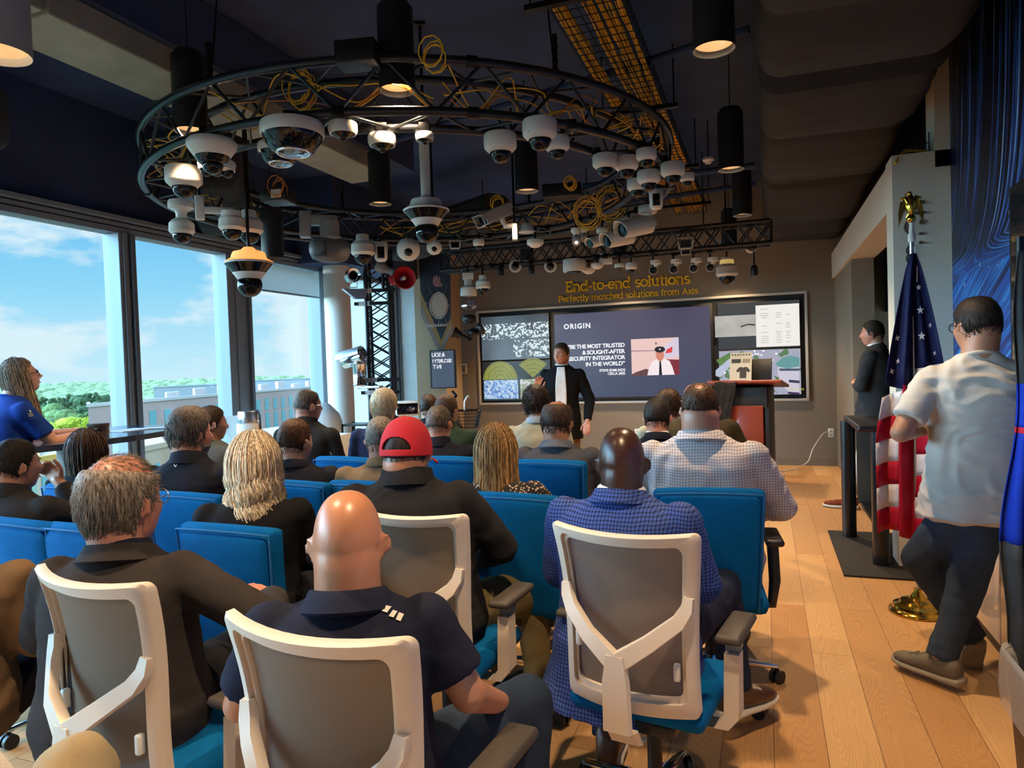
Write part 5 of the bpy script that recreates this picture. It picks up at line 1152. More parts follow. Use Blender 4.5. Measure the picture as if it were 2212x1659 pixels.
def fold(u, v, s=1):            # u across the gathered cloth, v from top to hem
    wd = (.012 + .19 * min(1, v * 1.5) ** .8) * (1 - .1 * max(0, v - .7)); a = (u - .5) * 2
    x = a * wd - .02 * v; y = .035 * cos(a * 9.0) * min(1, v * 3) + .02 * sin(a * 4 + v * 3) - .02
    return V((x, y - .025, ztop - (ztop - zbot) * v * (1 - .05 * abs(a)) - .10 * (1 - abs(a)) * 0))
def patch(u0, u1, v0, v1, m_, nm, fn=fold, nu=10, nv=8): return MB().sheet(lambda u, v: fn(u0 + (u1 - u0) * u, (v0(u) if callable(v0) else v0) * (1 - v) + (v1(u) if callable(v1) else v1) * v), nu, nv, .002).build(nm, m_, us, smooth=180)
# left third (canton to steep stripes), centre fold, right side stripes
patch(0, .34, 0, .475, NAVY, 'canton'); patch(.52, 1, 0, .40, NAVY, 'canton'); patch(.34, .52, 0, .46, NAVY, 'canton')
nb_ = 8
for k in range(nb_):
    a0, a1 = .40 + .6 * k / nb_, .40 + .6 * (k + 1) / nb_; patch(.52, 1, a0, a1, FWHT if k % 2 == 0 else FRED, 'stripe', nv=3)
for k in range(6):
    a0, a1 = .50 + .5 * k / 6, .50 + .5 * (k + 1) / 6; patch(.0, .3, lambda u, a=a0: a + .02 - .04 * u, lambda u, a=a1: a + .02 - .04 * u, FWHT if k % 2 == 0 else FRED, 'stripe', nv=3, nu=8)
patch(.3, .52, .46, 1.0, FRED, 'centre_fold', nu=8, nv=14)
def star(c, r_, nm='star'):
    mb = MB(); pts = []
    for i in range(10): a = pi / 2 + i * pi / 5; rr = r_ if i % 2 == 0 else r_ * .4; pts.append((cos(a) * rr, sin(a) * rr))
    mb.prism(pts, 0, .002, lambda q: V((q.x * .8 + c[0], c[1] - q.z, q.y + c[2]))); mb.build(nm, FWHT, us, smooth=0)
for u, v, r_ in ((.70, .12, .018), (.68, .2, .024), (.66, .29, .026), (.9, .26, .016), (.9, .36, .014), (.12, .3, .02), (.1, .42, .02), (.2, .38, .018)):
    p = fold(u, v); star((p.x, p.y - .012, p.z), r_)
MB().tube([(.012, -.02, 2.1), (.02, -.03, 2.0), (.015, -.045, 1.9)], .004, 6).build('cord', FWHT, us)
# blue flag cut off by the right edge
p = atY(2214, 1000, 2.55); bfx, bfy = p.x - .02, 2.55
bp_ = thing('banner_flag', 'blue and charcoal cloth banner with a thin red band, cut off by the right edge', 'flag', (bfx, bfy, 0))
CHARC, RBLUE, BRED = fabric('banner_charcoal', (58, 62, 66)), fabric('banner_blue', (22, 52, 168), .05), fabric('banner_red', (196, 36, 60), .05)
def bfold(u, v):
    a = (u - .5) * 2; z = 1.80 - 1.5 * v; wd = .02 + .05 * min(1, v * 1.6) ** 1.5 + (.012 * sin(v * 14)) - .04 * max(0, v - .8) / .2
    return V((a * wd + .03, .03 * cos(a * 8 + v) * min(1, 3 * v) + 0, z))
for v0, v1, m_, nm in ((0, .27, CHARC, 'charcoal_top'), (.27, .36, RBLUE, 'blue_field'), (.36, .372, BRED, 'red_band'), (.372, .60, RBLUE, 'blue_field'), (.60, 1.0, CHARC, 'charcoal_hem')):
    MB().sheet(lambda u, v: bfold(u, v0 + (v1 - v0) * v), 20, 12, .003).build(nm, m_, bp_, smooth=180)
MB().cyl((.03, .05, .02), (.03, .05, 1.85), .012, n=12).build('pole', BLACK_METAL, bp_); MB().lathe([(.11, 0), (.11, .02), (.03, .03)], 24, c=(.03, .05, 0)).build('base', BLACK_METAL, bp_)
# monitor on mural wall
p = atY(2196, 600, 3.2); mo = thing('wall_monitor', 'black framed upright monitor at the right edge in front of the mural', 'monitor', (1.165, 3.58, 1.68), 0)
MB().box((0, 0, .12), (.06, .98, .98), bev=.01).build('housing', BLACK_PLASTIC, mo); MB().box((-.031, 0, .12), (.004, .9, .9)).build('display', mat('dark_display', (22, 32, 38), .1, coat=.5), mo)

# bin with liner
p = at(2200, 1410, 2.15); bn = thing('waste_bin', 'tall brown waste bin lined with a clear plastic bag, bottom right', 'waste bin', (.86, 2.33, 0), 0)
BR = mat('bin_brown', (70, 54, 42), .5)
def bin_ring(w, d, z): return [V((x, y, z)) for x, y in rrect(w, d, .05, 6)]
MB().loft([bin_ring(.30, .40, 0), bin_ring(.36, .48, .57)], cap=False).build('body', BR, bn, smooth=60); MB().box((0, 0, .01), (.3, .4, .02)).build('bottom', BR, bn)
m, t, b, N, L = nodes_mat('clear_liner')
tr = N('ShaderNodeBsdfTransparent'); tr.inputs[0].default_value = (.85, .85, .86, 1); b.inputs['Base Color'].default_value = lin((190, 190, 192)); b.inputs['Roughness'].default_value = .2
ms = N('ShaderNodeMixShader'); ms.inputs[0].default_value = .45; L(tr.outputs[0], ms.inputs[1]); L(b.outputs[0], ms.inputs[2]); L(ms.outputs[0], t.nodes['Material Output'].inputs[0])
rings = []
for w_, d_, z_, am in ((.24, .34, .36, .02), (.33, .45, .55, .006), (.375, .495, .585, .004), (.385, .505, .55, .006), (.385, .50, .46, .012), (.375, .49, .40, .016)):
    r_ = bin_ring(w_, d_, z_); rings.append([q + V((noise.noise(q * 17) * am * 1.5, noise.noise(q * 19 + V((3, 0, 0))) * am * 1.5, noise.noise(q * 13) * am * 2)) for q in r_])
MB().loft(rings, cap=False).build('bin_liner', m, bn, smooth=180)
# ================================================================== BANNER, PORTRAIT SCREEN, BITS ON THE PILLAR
PF = 9.68
bn_ = thing('pillar_banner_print', 'dark printed banner with a hand and the words Cloud solutions on the pillar', 'banner', (0, PF, 0))
def bp2(px, py): q = atY(px, py, PF - .004); return (q.x, q.z)
def bflat(pts, c, nm, y, m_=None): return MB().prism([bp2(*q) for q in pts], 0, .002, lambda q: V((q.x, -y - q.z, q.y))).build(nm, m_ or mat('print_%d_%d_%d' % c, c, .7), bn_, smooth=0)
bflat([(903, 520), (972, 520), (974, 685), (953, 735), (908, 628)], (22, 24, 34), 'dark_field', .002)
bflat([(908, 628), (953, 735), (974, 685), (975, 715), (957, 760), (948, 752), (909, 672)], (150, 112, 56), 'ochre_chevron', .002)
bflat([(909, 655), (952, 752), (976, 700), (976, 712), (953, 766), (940, 745), (909, 680)], (132, 116, 108), 'taupe_chevron', .004)
bflat([(935, 612), (936, 598), (939, 596), (941, 600), (943, 593), (945, 594), (946, 602), (949, 596), (951, 598), (951, 610), (956, 613), (955, 620), (938, 618)], (146, 92, 84), 'hand_picture', .004)
cl = []
for i in range(40):
    a = 2 * pi * i / 40; rr = 1 + .07 * sin(i * 2.3); cl.append((948 + cos(a) * 16.5 * rr, 660 + sin(a) * 25 * rr))
bflat(cl, (176, 150, 126), 'cloud_shape', .004)
mb = MB()
for k in range(9):
    a = radians(20 + 40 * k); pts = []
    for i in range(12): b_ = a + i * .5; q = bp2(948 + cos(b_) * (19 + 2 * sin(i)), 660 + sin(b_) * (28 + 2 * cos(i * 2))); pts.append((q[0], -.009, q[1]))
    mb.tube(pts, .0025, 4)
for (u0, v0, u1, v1) in ((925, 615, 932, 635), (965, 615, 961, 635), (917, 653, 925, 655), (968, 660, 974, 660), (943, 618, 945, 628), (936, 690, 932, 705), (962, 688, 968, 702), (948, 690, 948, 705)):
    a_, c_ = bp2(u0, v0), bp2(u1, v1); mb.tube([(a_[0], -.009, a_[1]), (c_[0], -.009, c_[1])], .0025, 4)
mb.build('scribble_lines', mat('scribble_beige', (190, 170, 150), .7), bn_)
q = bp2(920, 707); q2 = bp2(964, 707); text('banner_text', 'Cloud solutions', .075, Matrix.Translation((q[0], -.01, q[1])) @ Matrix.Rotation(pi / 2, 4, 'X'), mat('print_text', (200, 176, 160), .7), bn_, .001, .001, spacing=.78)
ps = thing('portrait_screen', 'small upright screen on the pillar showing mirrored white words', 'screen', (0, PF - .12, 0))
def ss(px, py): q = atY(px, py, PF - .12); return q.x, q.z
(x0, z1), (x1, z0) = ss(929, 757), ss(986, 838); CXs, CZs = (x0 + x1) / 2, (z0 + z1) / 2
MB().box((CXs, 0, CZs), (x1 - x0, .06, z1 - z0), bev=.006).build('housing', BLACK_PLASTIC, ps); MB().box((CXs + .01, -.031, CZs), (x1 - x0 - .05, .003, z1 - z0 - .03)).build('display', glow('mirror_slide', (62, 72, 92)), ps)
MB().box((CXs - .1, .07, CZs - .05), (.12, .1, .25)).build('mount', BLACK_PLASTIC, ps)
for ln_, px, py, sz in (('& SOU', 963, 770, .085), ('SECURITY I', 978, 782.5, .075), ('IN T', 956, 796, .085)):
    x, z = ss(px, py); text('mirrored_text', ln_, sz, Matrix.Translation((x, -.0335, z)) @ Matrix.Rotation(pi / 2, 4, 'X'), WHT, ps, .0005, .001, mirror=True, spacing=.85)
# ================================================================== ITEMS NEAR THE WINDOWS
TB = mat('table_dark', (34, 44, 60), .25, 0, coat=.4); TE = mat('table_edge', (60, 66, 74), .4)
p = at(290, 938, 4.9); tb = thing('bar_table', 'tall dark table by the windows, its top level with the standing person in blue', 'table', (-4.62, 3.35, 0), radians(0))
def tt(u, v): return (0, 0, 0)
poly = [(-.55, -.75), (.30, -.75), (.45, -.1), (.46, .35), (.34, .95), (-.1, 1.15), (-.55, 1.15)]
MB().prism(poly, 1.06, 1.10).build('table_top', TB, tb, smooth=0); MB().box((.1, .15, .53), (.14, .14, 1.06), bev=.01).build('leg', BLACK_METAL, tb); MB().box((.1, .15, .01), (.5, .5, .02)).build('base_plate', BLACK_METAL, tb)
mb = MB(); mb.box((0, 0, 0), (.22, .3, .004)); mb.box((.1, .16, .002), (.2, .14, .004), R=rot('Z', 25).to_3x3()); o = tag(mb.build('paper_sheets', mat('paper', (176, 184, 200), .8), smooth=0), 'loose printed sheets lying on the bar table', 'papers'); o.location = (-4.62, 4.05, 1.103)
cp = at(213, 934, 4.62); cu = thing('drum_box', 'short dark round container on the bar table', 'container', (cp.x, cp.y, 1.10)); MB().lathe([(.06, 0), (.062, .09), (.066, .095), (.066, .11), (0, .112)], 24).build('tin', mat('tin_brown', (70, 58, 54), .5), cu)
# bar table gadgets: white display stand with a steel camera
for px, py, z, lab in ((540, 948, 6.9, 'white stand with a brushed steel camera and bent cable by the window post'),):
    p = at(px, py, z); t_ = thing('display_plinth', lab, 'display stand', (p.x, p.y, 0)); mb = MB(); mb.lathe([(.12, 0), (.12, 1.0), (.115, 1.02)], 32); mb.build('plinth', WHITE_PLASTIC, t_)
    MB().lathe([(.10, 1.02), (.105, 1.03), (.105, 1.13), (.1, 1.14)], 32).build('steel_camera', STEEL, t_); MB().tube([(.06, 0, 1.13), (.1, 0, 1.15), (.13, 0, 1.1), (.14, 0, .8)], .008, 8).build('cable', BLACK_PLASTIC, t_)
    mb = MB(); mb.M = rot('Z', 15); mb.prism([(-.32, 1.08), (.05, 1.12), (.05, .55), (-.1, .55)], -.004, .004, lambda q: V((q.x, q.z + .05, q.y))); mb.build('info_panel', mat('light_panel', (190, 190, 186), .6), t_, smooth=0)
p = at(702, 900, 8.3); t_ = thing('white_lamp_model', 'white sculpted display unit by the far window', 'display stand', (p.x, p.y, 0)); MB().lathe([(.2, 0), (.2, .9), (.17, 1.0), (.06, 1.12), (0, 1.14)], 32).build('shell', WHITE_PLASTIC, t_)
p = at(722, 960, 7.4); t_ = thing('white_pedestal', 'plain white pedestal beside the person in the dark shirt', 'pedestal', (p.x, p.y, 0)); MB().box((0, 0, .42), (.3, .3, .84), bev=.006).build('block', WHITE_PLASTIC, t_)
# projector on stand, steel rack, shopping basket
p = at(880, 882, 8.0); t_ = thing('body_scanner_unit', 'white rounded device with a black lens panel in front of the pillar', 'projector', p, face_cam(p))
MB().box((0, 0, 0), (.27, .2, .17), bev=.03).build('housing', WHITE_PLASTIC, t_); MB().box((0, -.101, 0), (.235, .012, .125), bev=.01).build('dark_face', DARK_GLASS, t_)
mb = MB(); mb.M = rot('X', 90); mb.lathe([(.03, .1), (.032, .118), (.02, .12), (0, .122)], 24, c=(.05, .0, 0)); mb.build('lens', CHROME, t_)
MB().cyl((0, 0, -.08), (0, 0, -p.z + .02), .03, n=12).build('stand_pole', STEEL, t_); MB().lathe([(.2, -p.z + .0), (.2, -p.z + .02)], 24).build('stand_base', STEEL, t_)
p = at(779, 930, 8.4); t_ = thing('rack_frame', 'small black equipment rack frame at the foot of the tower', 'rack', (p.x, p.y, 0), .1); mb = MB()
for x in (-.17, .17):
    for y in (-.15, .15): mb.box((x, y, .44), (.03, .03, .88))
mb.build('upright', BLACK_METAL, t_, smooth=0)
for z in (.1, .35, .6, .86): MB().box((0, 0, z), (.36, .33, .02)).build('rack_shelf', BLACK_METAL, t_, smooth=0)
p = at(1010, 905, 9.0); bk = thing('shopping_basket', 'black wire shopping basket with a handle hung on a hook by the back wall', 'basket', p, .3)
mb = MB(); W0, D0, W1, D1, HB = .26, .18, .36, .25, .22
def br_(t_, n_=28): return [V((x, y, -HB / 2 + HB * t_)) for x, y in rrect(W0 + (W1 - W0) * t_, D0 + (D1 - D0) * t_, .04, n_ // 4)]
for t_ in (0, .2, .4, .6, .8, 1): mb.tube(br_(t_), .004 if t_ < 1 else .009, 5, closed=True)
b0, b1 = br_(0), br_(1)
for i in range(len(b0)): mb.cyl(b0[i], b1[i], .0035, n=5)
for i in range(9): x = -W0 / 2 + W0 * i / 8; mb.cyl((x, -D0 / 2, -HB / 2), (x, D0 / 2, -HB / 2), .0035, n=5)
mb.build('wire_body', BLACK_METAL, bk); MB().tube([(-.03, 0, HB / 2), (-.03, 0, .22), (.0, 0, .28), (.03, 0, .3)], .014, 8).build('handle', STEEL, bk)
MB().tube([(-.18, .0, HB / 2), (-.2, .05, .22), (-.15, .1, .3), (-.2, .12, .36)], .02, 8).build('hook_arm', BLACK_METAL, bk); MB().cyl((-.1, .12, -.1), (-.1, .12, -p.z + .01), .02, n=8).build('stand_pole', BLACK_METAL, bk)
MB().lathe([(.22, -p.z), (.22, -p.z + .02)], 24, c=(-.1, .12, 0)).build('stand_base', BLACK_METAL, bk)

# lettering down the column, mostly behind the flag; wires above it
PYF = 5.46
cl_ = thing('column_lettering', 'dark raised lettering running down the column, mostly hidden behind the flag', 'sign', (0, PYF, 0))
def cpt(px, py): q = atY(px, py, PYF); return q.x, q.z
DKL = mat('column_letter', (70, 66, 60), .6)
for px, py, w_, h_ in ((1984, 438, 20, 5), (1986, 460, 20, 5), (1990, 480, 6, 8), (1984, 462, 4, 4), (1990, 505, 8, 4), (1950, 719, 10, 11), (1950, 739, 10, 9), (1989, 524, 6, 5)):
    x, z = cpt(px, py); MB().box((x, -.008, z), (w_ * 5.3 / F_PX, .014, h_ * 5.3 / F_PX)).build('letter', DKL, cl_)
for px, py, r_ in ((1972, 448, 12), (1972, 490, 14), (1971, 541, 10), (1971, 558, 10)):
    x, z = cpt(px, py); k_ = 5.3 / F_PX; MB().tube([(x + cos(a) * r_ * k_, -.008, z + sin(a) * r_ * k_) for a in [pi / 2 + pi * i / 14 for i in range(15)]], .012, 6, flat=.6).build('letter', DKL, cl_)
x, z = cpt(1990, 356)
wt_ = thing('wire_tray', 'short black wire tray with yellow cables on top of the column', 'cable tray', (x - .03, 5.7, 2.875))
mb = MB()
for k in range(5): mb.cyl((-.1, -.12 + k * .06, 0), (.1, -.12 + k * .06, 0), .004, n=5)
for sx in (-.1, 0, .1): mb.cyl((sx, -.13, 0), (sx, .13, 0), .004, n=5); mb.cyl((sx, -.13, 0), (sx, -.13, .14), .004, n=5)
mb.cyl((-.1, -.13, .07), (.1, -.13, .07), .004, n=5); mb.build('mesh', BLACK_METAL, wt_)
for k in range(4): loose([(x - .16, 5.46 - k * .01, 2.80), (x - .08, 5.55, 2.89 + k * .006), (x + .06, 5.6 + k * .02, 2.9)], 'yellow cable curling over the top of the column, strand %s' % ('one', 'two', 'three', 'four')[k], YELLOW_CABLE, .006, 'yellow cables on top of the column')
# ================================================================== CHAIRS
m, t, b, N, L = nodes_mat('taupe_mesh')
b.inputs['Base Color'].default_value = lin((128, 112, 94)); b.inputs['Roughness'].default_value = .8
co = N('ShaderNodeTexCoord'); wv = N('ShaderNodeTexWave'); wv.inputs['Scale'].default_value = 160; wv.bands_direction = 'Z'; L(co.outputs['Object'], wv.inputs['Vector'])
w2 = N('ShaderNodeTexWave'); w2.inputs['Scale'].default_value = 160; w2.bands_direction = 'X'; L(co.outputs['Object'], w2.inputs['Vector'])
bp = N('ShaderNodeBump'); bp.inputs['Strength'].default_value = .4; bp.inputs['Distance'].default_value = .002; L(mathn(t, 'ADD', wv.outputs['Fac'], w2.outputs['Fac']), bp.inputs['Height']); L(bp.outputs[0], b.inputs['Normal'])
tr = N('ShaderNodeBsdfTransparent'); tl = N('ShaderNodeBsdfTranslucent'); tl.inputs[0].default_value = lin((140, 122, 100)); m1 = N('ShaderNodeMixShader'); m1.inputs[0].default_value = .25; L(b.outputs[0], m1.inputs[1]); L(tl.outputs[0], m1.inputs[2])
m2_ = N('ShaderNodeMixShader'); m2_.inputs[0].default_value = .16; L(m1.outputs[0], m2_.inputs[1]); L(tr.outputs[0], m2_.inputs[2]); L(m2_.outputs[0], t.nodes['Material Output'].inputs[0])
TMESH = m
def star_base(root):
    mb = MB()
    for k in range(5):
        a = radians(90 + 72 * k); c_, s_ = cos(a), sin(a); mb.tube([(0, 0, .11), (c_ * .12, s_ * .12, .115), (c_ * .31, s_ * .31, .075)], [.034, .028, .016], 10, flat=.6)
    mb.lathe([(.04, .09), (.045, .1), (.045, .14), (.03, .16)], 20); mb.build('star_base', CHROME, root)
    MB().cyl((0, 0, .14), (0, 0, .38), .024, n=16).build('gas_lift', BLACK_METAL, root)
    for k in range(5):
        a = radians(90 + 72 * k); c_, s_ = cos(a) * .31, sin(a) * .31; n_ = V((-sin(a + .6), cos(a + .6), 0)); mb = MB()
        for o_ in (-.016, .016): mb.cyl(V((c_, s_, .03)) + n_ * (o_ - .009), V((c_, s_, .03)) + n_ * (o_ + .009), .03, n=18)
        mb.cyl((c_, s_, .03), (c_, s_, .075), .009, n=8); mb.build('caster', BLACK_PLASTIC, root)
def mesh_chair(label):
    r = thing('mesh_office_chair', label, 'chair', (0, 0, 0), 0, 'beige framed mesh office chairs')
    Ht = 1.02; Zb = .47
    def B(u, v):                      # back shell: u -1..1, v 0..1 (bottom..top); open side faces +Y
        hw = .195 + .035 * v - .012 * sin(v * pi) + .012 * (1 - v); y = -.20 - .085 * v - .035 * sin(v * pi) * 0 - .02 * cos(v * pi * 1.3)
        return V((u * hw, y + .055 * u * u - .01, Zb + (Ht - Zb) * v + .012 * (1 - u * u) * v * -1 + .0))
    def outline(ru, v0, v1, rc, n=7):  # rounded quad in (u,v)
        pts = []
        for su, vv, a0 in ((1, v1, 0), (-1, v1, 90), (-1, v0, 180), (1, v0, 270)):
            for k in range(n):
                a = radians(a0 + 90 * k / (n - 1)); cu = su * (ru - rc); cv = vv - rc * .5 if vv == v1 else vv + rc * .5
                pts.append((cu + cos(a) * rc, cv + sin(a) * rc * .5))
        # add mid points on long sides
        out = []
        for i in range(len(pts)):
            p, q = pts[i], pts[(i + 1) % len(pts)]; out.append(p)
            if abs(p[0] - q[0]) + abs(p[1] - q[1]) > .3:
                for k in range(1, 10): out.append((p[0] + (q[0] - p[0]) * k / 10, p[1] + (q[1] - p[1]) * k / 10))
        return out
    O = outline(1.0, 0.0, 1.0, .09); I = outline(.80, .115, .93, .10); I2 = outline(.86, .085, .955, .10)
    rings = []
    for (a, b_, c_) in zip(O, I, I2):
        po, pi_, pm = B(*a), B(*b_), B(*c_); bk = V((0, -.022, 0)); ft = V((0, .008, 0))
        rings.append([po + ft, po + bk * .55, po * .75 + pm * .25 + bk, pm + bk * .95, pm + bk * .35, pi_ + bk * .3, pi_ + ft])
    rings.append(rings[0]); MB().loft(rings, cap=False).build('back_frame', CREAM_PLASTIC, r, smooth=40)
    MB().sheet(lambda u, v: B((u - .5) * 1.66, .10 + .84 * v) + V((0, .004, 0)), 16, 16).build('mesh_panel', TMESH, r, smooth=180)
    def bar(pts, w0, nm='bar'):
        rg = []; n_ = len(pts)
        for i, p in enumerate(pts):
            d = (pts[min(i + 1, n_ - 1)] - pts[max(i - 1, 0)]).normalized(); s_ = d.cross(V((0, 1, 0))).normalized(); w_ = w0[i] / 2; y = V((0, 1, 0))
            rg.append([p - s_ * w_, p - s_ * w_ * .85 - y * .014, p + s_ * w_ * .85 - y * .014, p + s_ * w_, p + s_ * w_ * .9 + y * .012, p - s_ * w_ * .9 + y * .012])
        return rg
    off = V((0, -.035, 0)); vc = B(0, .33) + V((0, -.07, 0))
    mb = MB()
    for sx in (-1, 1):
        pts = [B(sx * .90, .66) + V((0, -.016, 0)), B(sx * .885, .60) + V((0, -.024, 0)), B(sx * .80, .54) + off, B(sx * .45, .44) + V((0, -.06, 0)), vc + V((sx * .012, 0, .005)), vc + V((0, 0, -.04))]
        mb.loft(bar(pts, [.03, .04, .045, .05, .06, .05]))
    mb.loft(bar([vc + V((0, 0, .02)), vc + V((0, -.004, -.06)), vc + V((0, 0, -.2)), V((0, vc.y + .03, Zb - .03)), V((0, vc.y + .07, Zb - .085)), V((0, vc.y + .13, Zb - .10))], [.06, .085, .09, .1, .1, .08]))
    mb.build('y_support', CREAM_PLASTIC, r, smooth=35)
    for sx, v in ((-1, .36), (1, .26)): MB().box(B(sx * .74, v) + V((0, -.014, 0)), (.018, .02, .05), bev=.005).build('lumbar_knob', WHITE_PLASTIC, r)
    mb = MB(); mb.M = Matrix.Translation((0, .02, .45)); mb.box((0, 0, 0), (.43, .43, .07), bev=.03); mb.build('seat', BLUE_FABRIC, r)
    MB().box((0, -.02, .395), (.24, .3, .05), bev=.015).build('tilt_mechanism', BLACK_PLASTIC, r)
    for sx in (-1, 1):
        mb = MB(); mb.loft([[V((sx * x + a * .022, y + b_ * d_, z)) for a, b_ in ((-1, -1), (1, -1), (1, 1), (-1, 1))] for x, y, z, d_ in ((.15, -.03, .385, .03), (.23, -.03, .39, .035), (.262, -.03, .43, .035), (.265, -.03, .62, .028))]); mb.build('arm_post', CREAM_PLASTIC, r, smooth=30)
        MB().box((sx * .263, -.01, .64), (.045, .06, .05), bev=.01).build('arm_bracket', GREY_PLASTIC, r)
        mb = MB(); mb.M = Matrix.Translation((sx * .262, .03, .67)); mb.box((0, 0, 0), (.08, .25, .028), bev=.013); mb.build('arm_pad', mat('arm_pad_grey', (58, 52, 46), .6), r)
    star_base(r); return r
def blue_chair(label):
    r = thing('blue_office_chair', label, 'chair', (0, 0, 0), 0, 'blue upholstered office chairs')
    Ht, Zb = .97, .43
    def back(u, v, off):
        w_ = .205 + .025 * v; y = -.215 - .075 * v - .02 * sin(v * pi * .9); return V((u * w_, y + .035 * u * u * (1 if off > 0 else .8) + off, Zb + (Ht - Zb) * v - .012 * u * u * v))
    def shell(o0, o1, us=1.0, v0=0, v1=1, rnd_=.022, inset=0):
        rings = []; n_ = 12
        def ring(off, s_):
            pts = []
            for k in range(n_): pts.append(back(us * s_ * (-1 + 2 * k / n_), v0 + (1 - s_) * .3, off))
            for k in range(n_): pts.append(back(us * s_, v0 + (v1 - v0) * k / n_ * s_ + (1 - s_) * .3, off))
            for k in range(n_): pts.append(back(us * s_ * (1 - 2 * k / n_), v1 - (1 - s_) * .4, off))
            for k in range(n_): pts.append(back(-us * s_, v1 - (1 - s_) * .4 - (v1 - v0) * k / n_ * s_, off))
            return pts
        return [ring(o0, .96), ring(o0 + .004 * (1 if o1 > o0 else -1), .985), ring(o0 * .7 + o1 * .3, 1.0), ring(o0 * .3 + o1 * .7, 1.0), ring(o1 - .004 * (1 if o1 > o0 else -1), .985), ring(o1, .95)]
    def pillow(su, v0, v1, o0, o1, nm, n=22, ex=7):
        mb = MB(); W_ = n + 1; vs = []
        for sgn, o_ in ((0, o0), (1, o1)):
            for j in range(W_):
                for i in range(W_):
                    a_, b_ = -cos(pi * i / n), -cos(pi * j / n); e_ = (1 - max(abs(a_), abs(b_)) ** ex) ** .5 if max(abs(a_), abs(b_)) < 1 else 0
                    # rounded corners in plan
                    cx_, cy_ = abs(a_), abs(b_); rc = .12
                    if cx_ > 1 - rc and cy_ > 1 - rc:
                        d_ = sqrt((cx_ - 1 + rc) ** 2 + (cy_ - 1 + rc) ** 2) / rc
                        if d_ > 1: cx_ = 1 - rc + (cx_ - 1 + rc) / d_; cy_ = 1 - rc + (cy_ - 1 + rc) / d_
                    a2 = cx_ * (1 if a_ > 0 else -1); b2 = cy_ * (1 if b_ > 0 else -1); mid = (o0 + o1) / 2
                    vs.append(back(a2 * su, v0 + (v1 - v0) * (b2 + 1) / 2, mid + (o_ - mid) * e_))
        K = W_ * W_; fs = []
        for j in range(n):
            for i in range(n): q = (j * W_ + i, j * W_ + i + 1, (j + 1) * W_ + i + 1, (j + 1) * W_ + i); fs.append(q); fs.append(tuple(K + z for z in reversed(q)))
        mb.add(vs, fs); return mb.build(nm, BLUE_FABRIC, r, smooth=180)
    pillow(1.0, 0, 1, -.024, .045, 'backrest'); pillow(.90, .02, .945, -.036, -.012, 'back_panel')
    pts = [back(-.95, v / 10, -.028) for v in range(0, 10)] + [back(-.95 + .19 * k, .965, -.03) for k in range(11)] + [back(.95, v / 10, -.028) for v in range(9, -1, -1)]
    MB().tube(pts, .0042, 6).build('piping', mat('blue_piping', (6, 92, 150), .8), r)
    mb = MB(); mb.M = Matrix.Translation((0, .03, .45)); mb.box((0, 0, 0), (.48, .48, .085), bev=.035); mb.build('seat', BLUE_FABRIC, r)
    MB().box((0, -.02, .39), (.24, .3, .05), bev=.015).build('tilt_mechanism', BLACK_PLASTIC, r)
    MB().tube([(0, -.12, .39), (0, -.24, .40), (0, -.245, .50)], .025, 8, flat=.6).build('back_bracket', BLACK_PLASTIC, r)
    for sx in (-1, 1):
        MB().tube([(sx * .16, .02, .39), (sx * .27, .0, .40), (sx * .285, .01, .5), (sx * .28, .02, .665)], .018, 8, flat=1.4).build('arm_post', BLACK_PLASTIC, r)
        mb = MB(); mb.M = Matrix.Translation((sx * .28, .04, .69)); mb.box((0, 0, 0), (.08, .26, .032), bev=.014); mb.build('arm_pad', BLACK_PLASTIC, r)
    star_base(r); return r
mc0 = mesh_chair(''); bc0 = blue_chair('')
used = {'m': 0, 'b': 0}
def place(kind, p, face, label, sc=1.0, dz=0):
    """p: plan point under the top middle of the backrest; face: bearing it faces"""
    src = mc0 if kind == 'm' else bc0; o = dup(src) if used[kind] else src; used[kind] = 1
    f = V((sin(face), cos(face))); o.location = (p[0] + f.x * .27 * sc, p[1] + f.y * .27 * sc, 0); o.rotation_euler = (0, 0, -face); o.scale = (sc,) * 3; o['label'] = label; return o
def spot(px, py, z): p = at(px, py, z); return (p.x, p.y)
CH = {}
CH['m1'] = place('m', spot(165, 1245, 1.72), radians(8), 'beige mesh chair at the lower left under the charcoal blazer')
CH['m2'] = place('m', spot(650, 1390, 1.32), radians(5), 'nearest beige mesh chair, under the person in the navy polo', 1.0)
CH['m3'] = place('m', spot(868, 1118, 2.36), radians(4), 'beige mesh chair behind the person in the red cap')
CH['m4'] = place('m', spot(1334, 1155, 2.02), radians(10), 'beige mesh chair seen full from behind, under the blue check blazer')
for k, (px, py, z, fc, lab) in {
    'a': (40, 1100, 2.75, 5, 'blue chair at the left edge, behind the person with hand on chin'),
    'b': (185, 1122, 2.6, 4, 'empty blue chair half hidden by the charcoal blazer, left side'),
    'c': (160, 1045, 3.62, 4, 'blue chair behind the person in black below the bar table'),
    'd': (400, 1060, 3.25, 4, 'blue chair behind the black pullover with the V mark'),
    'e': (490, 1122, 2.52, 3, 'blue chair directly behind the dark top left of the red cap, nearest blue chair'),
    'f': (632, 1036, 3.5, 6, 'blue chair behind the plain dark jacket, left of the red cap'),
    'g': (742, 984, 4.4, 5, 'empty blue chair left of the red cap'),
    'h': (790, 1042, 3.4, 4, 'blue chair mostly hidden behind the black jacket of the person in the cap'),
    'i': (962, 984, 4.25, 0, 'blue chair between the red cap and the floral blouse'),
    'j': (1182, 990, 3.95, 2, 'blue chair behind the slate grey shirt'),
    'k': (1108, 1063, 2.95, 6, 'blue chair behind the floral blouse'),
    'l': (1530, 1060, 2.92, -6, 'blue chair at the aisle behind the check shirt')}.items():
    CH[k] = place('b', spot(px, py, z), radians(fc), lab)
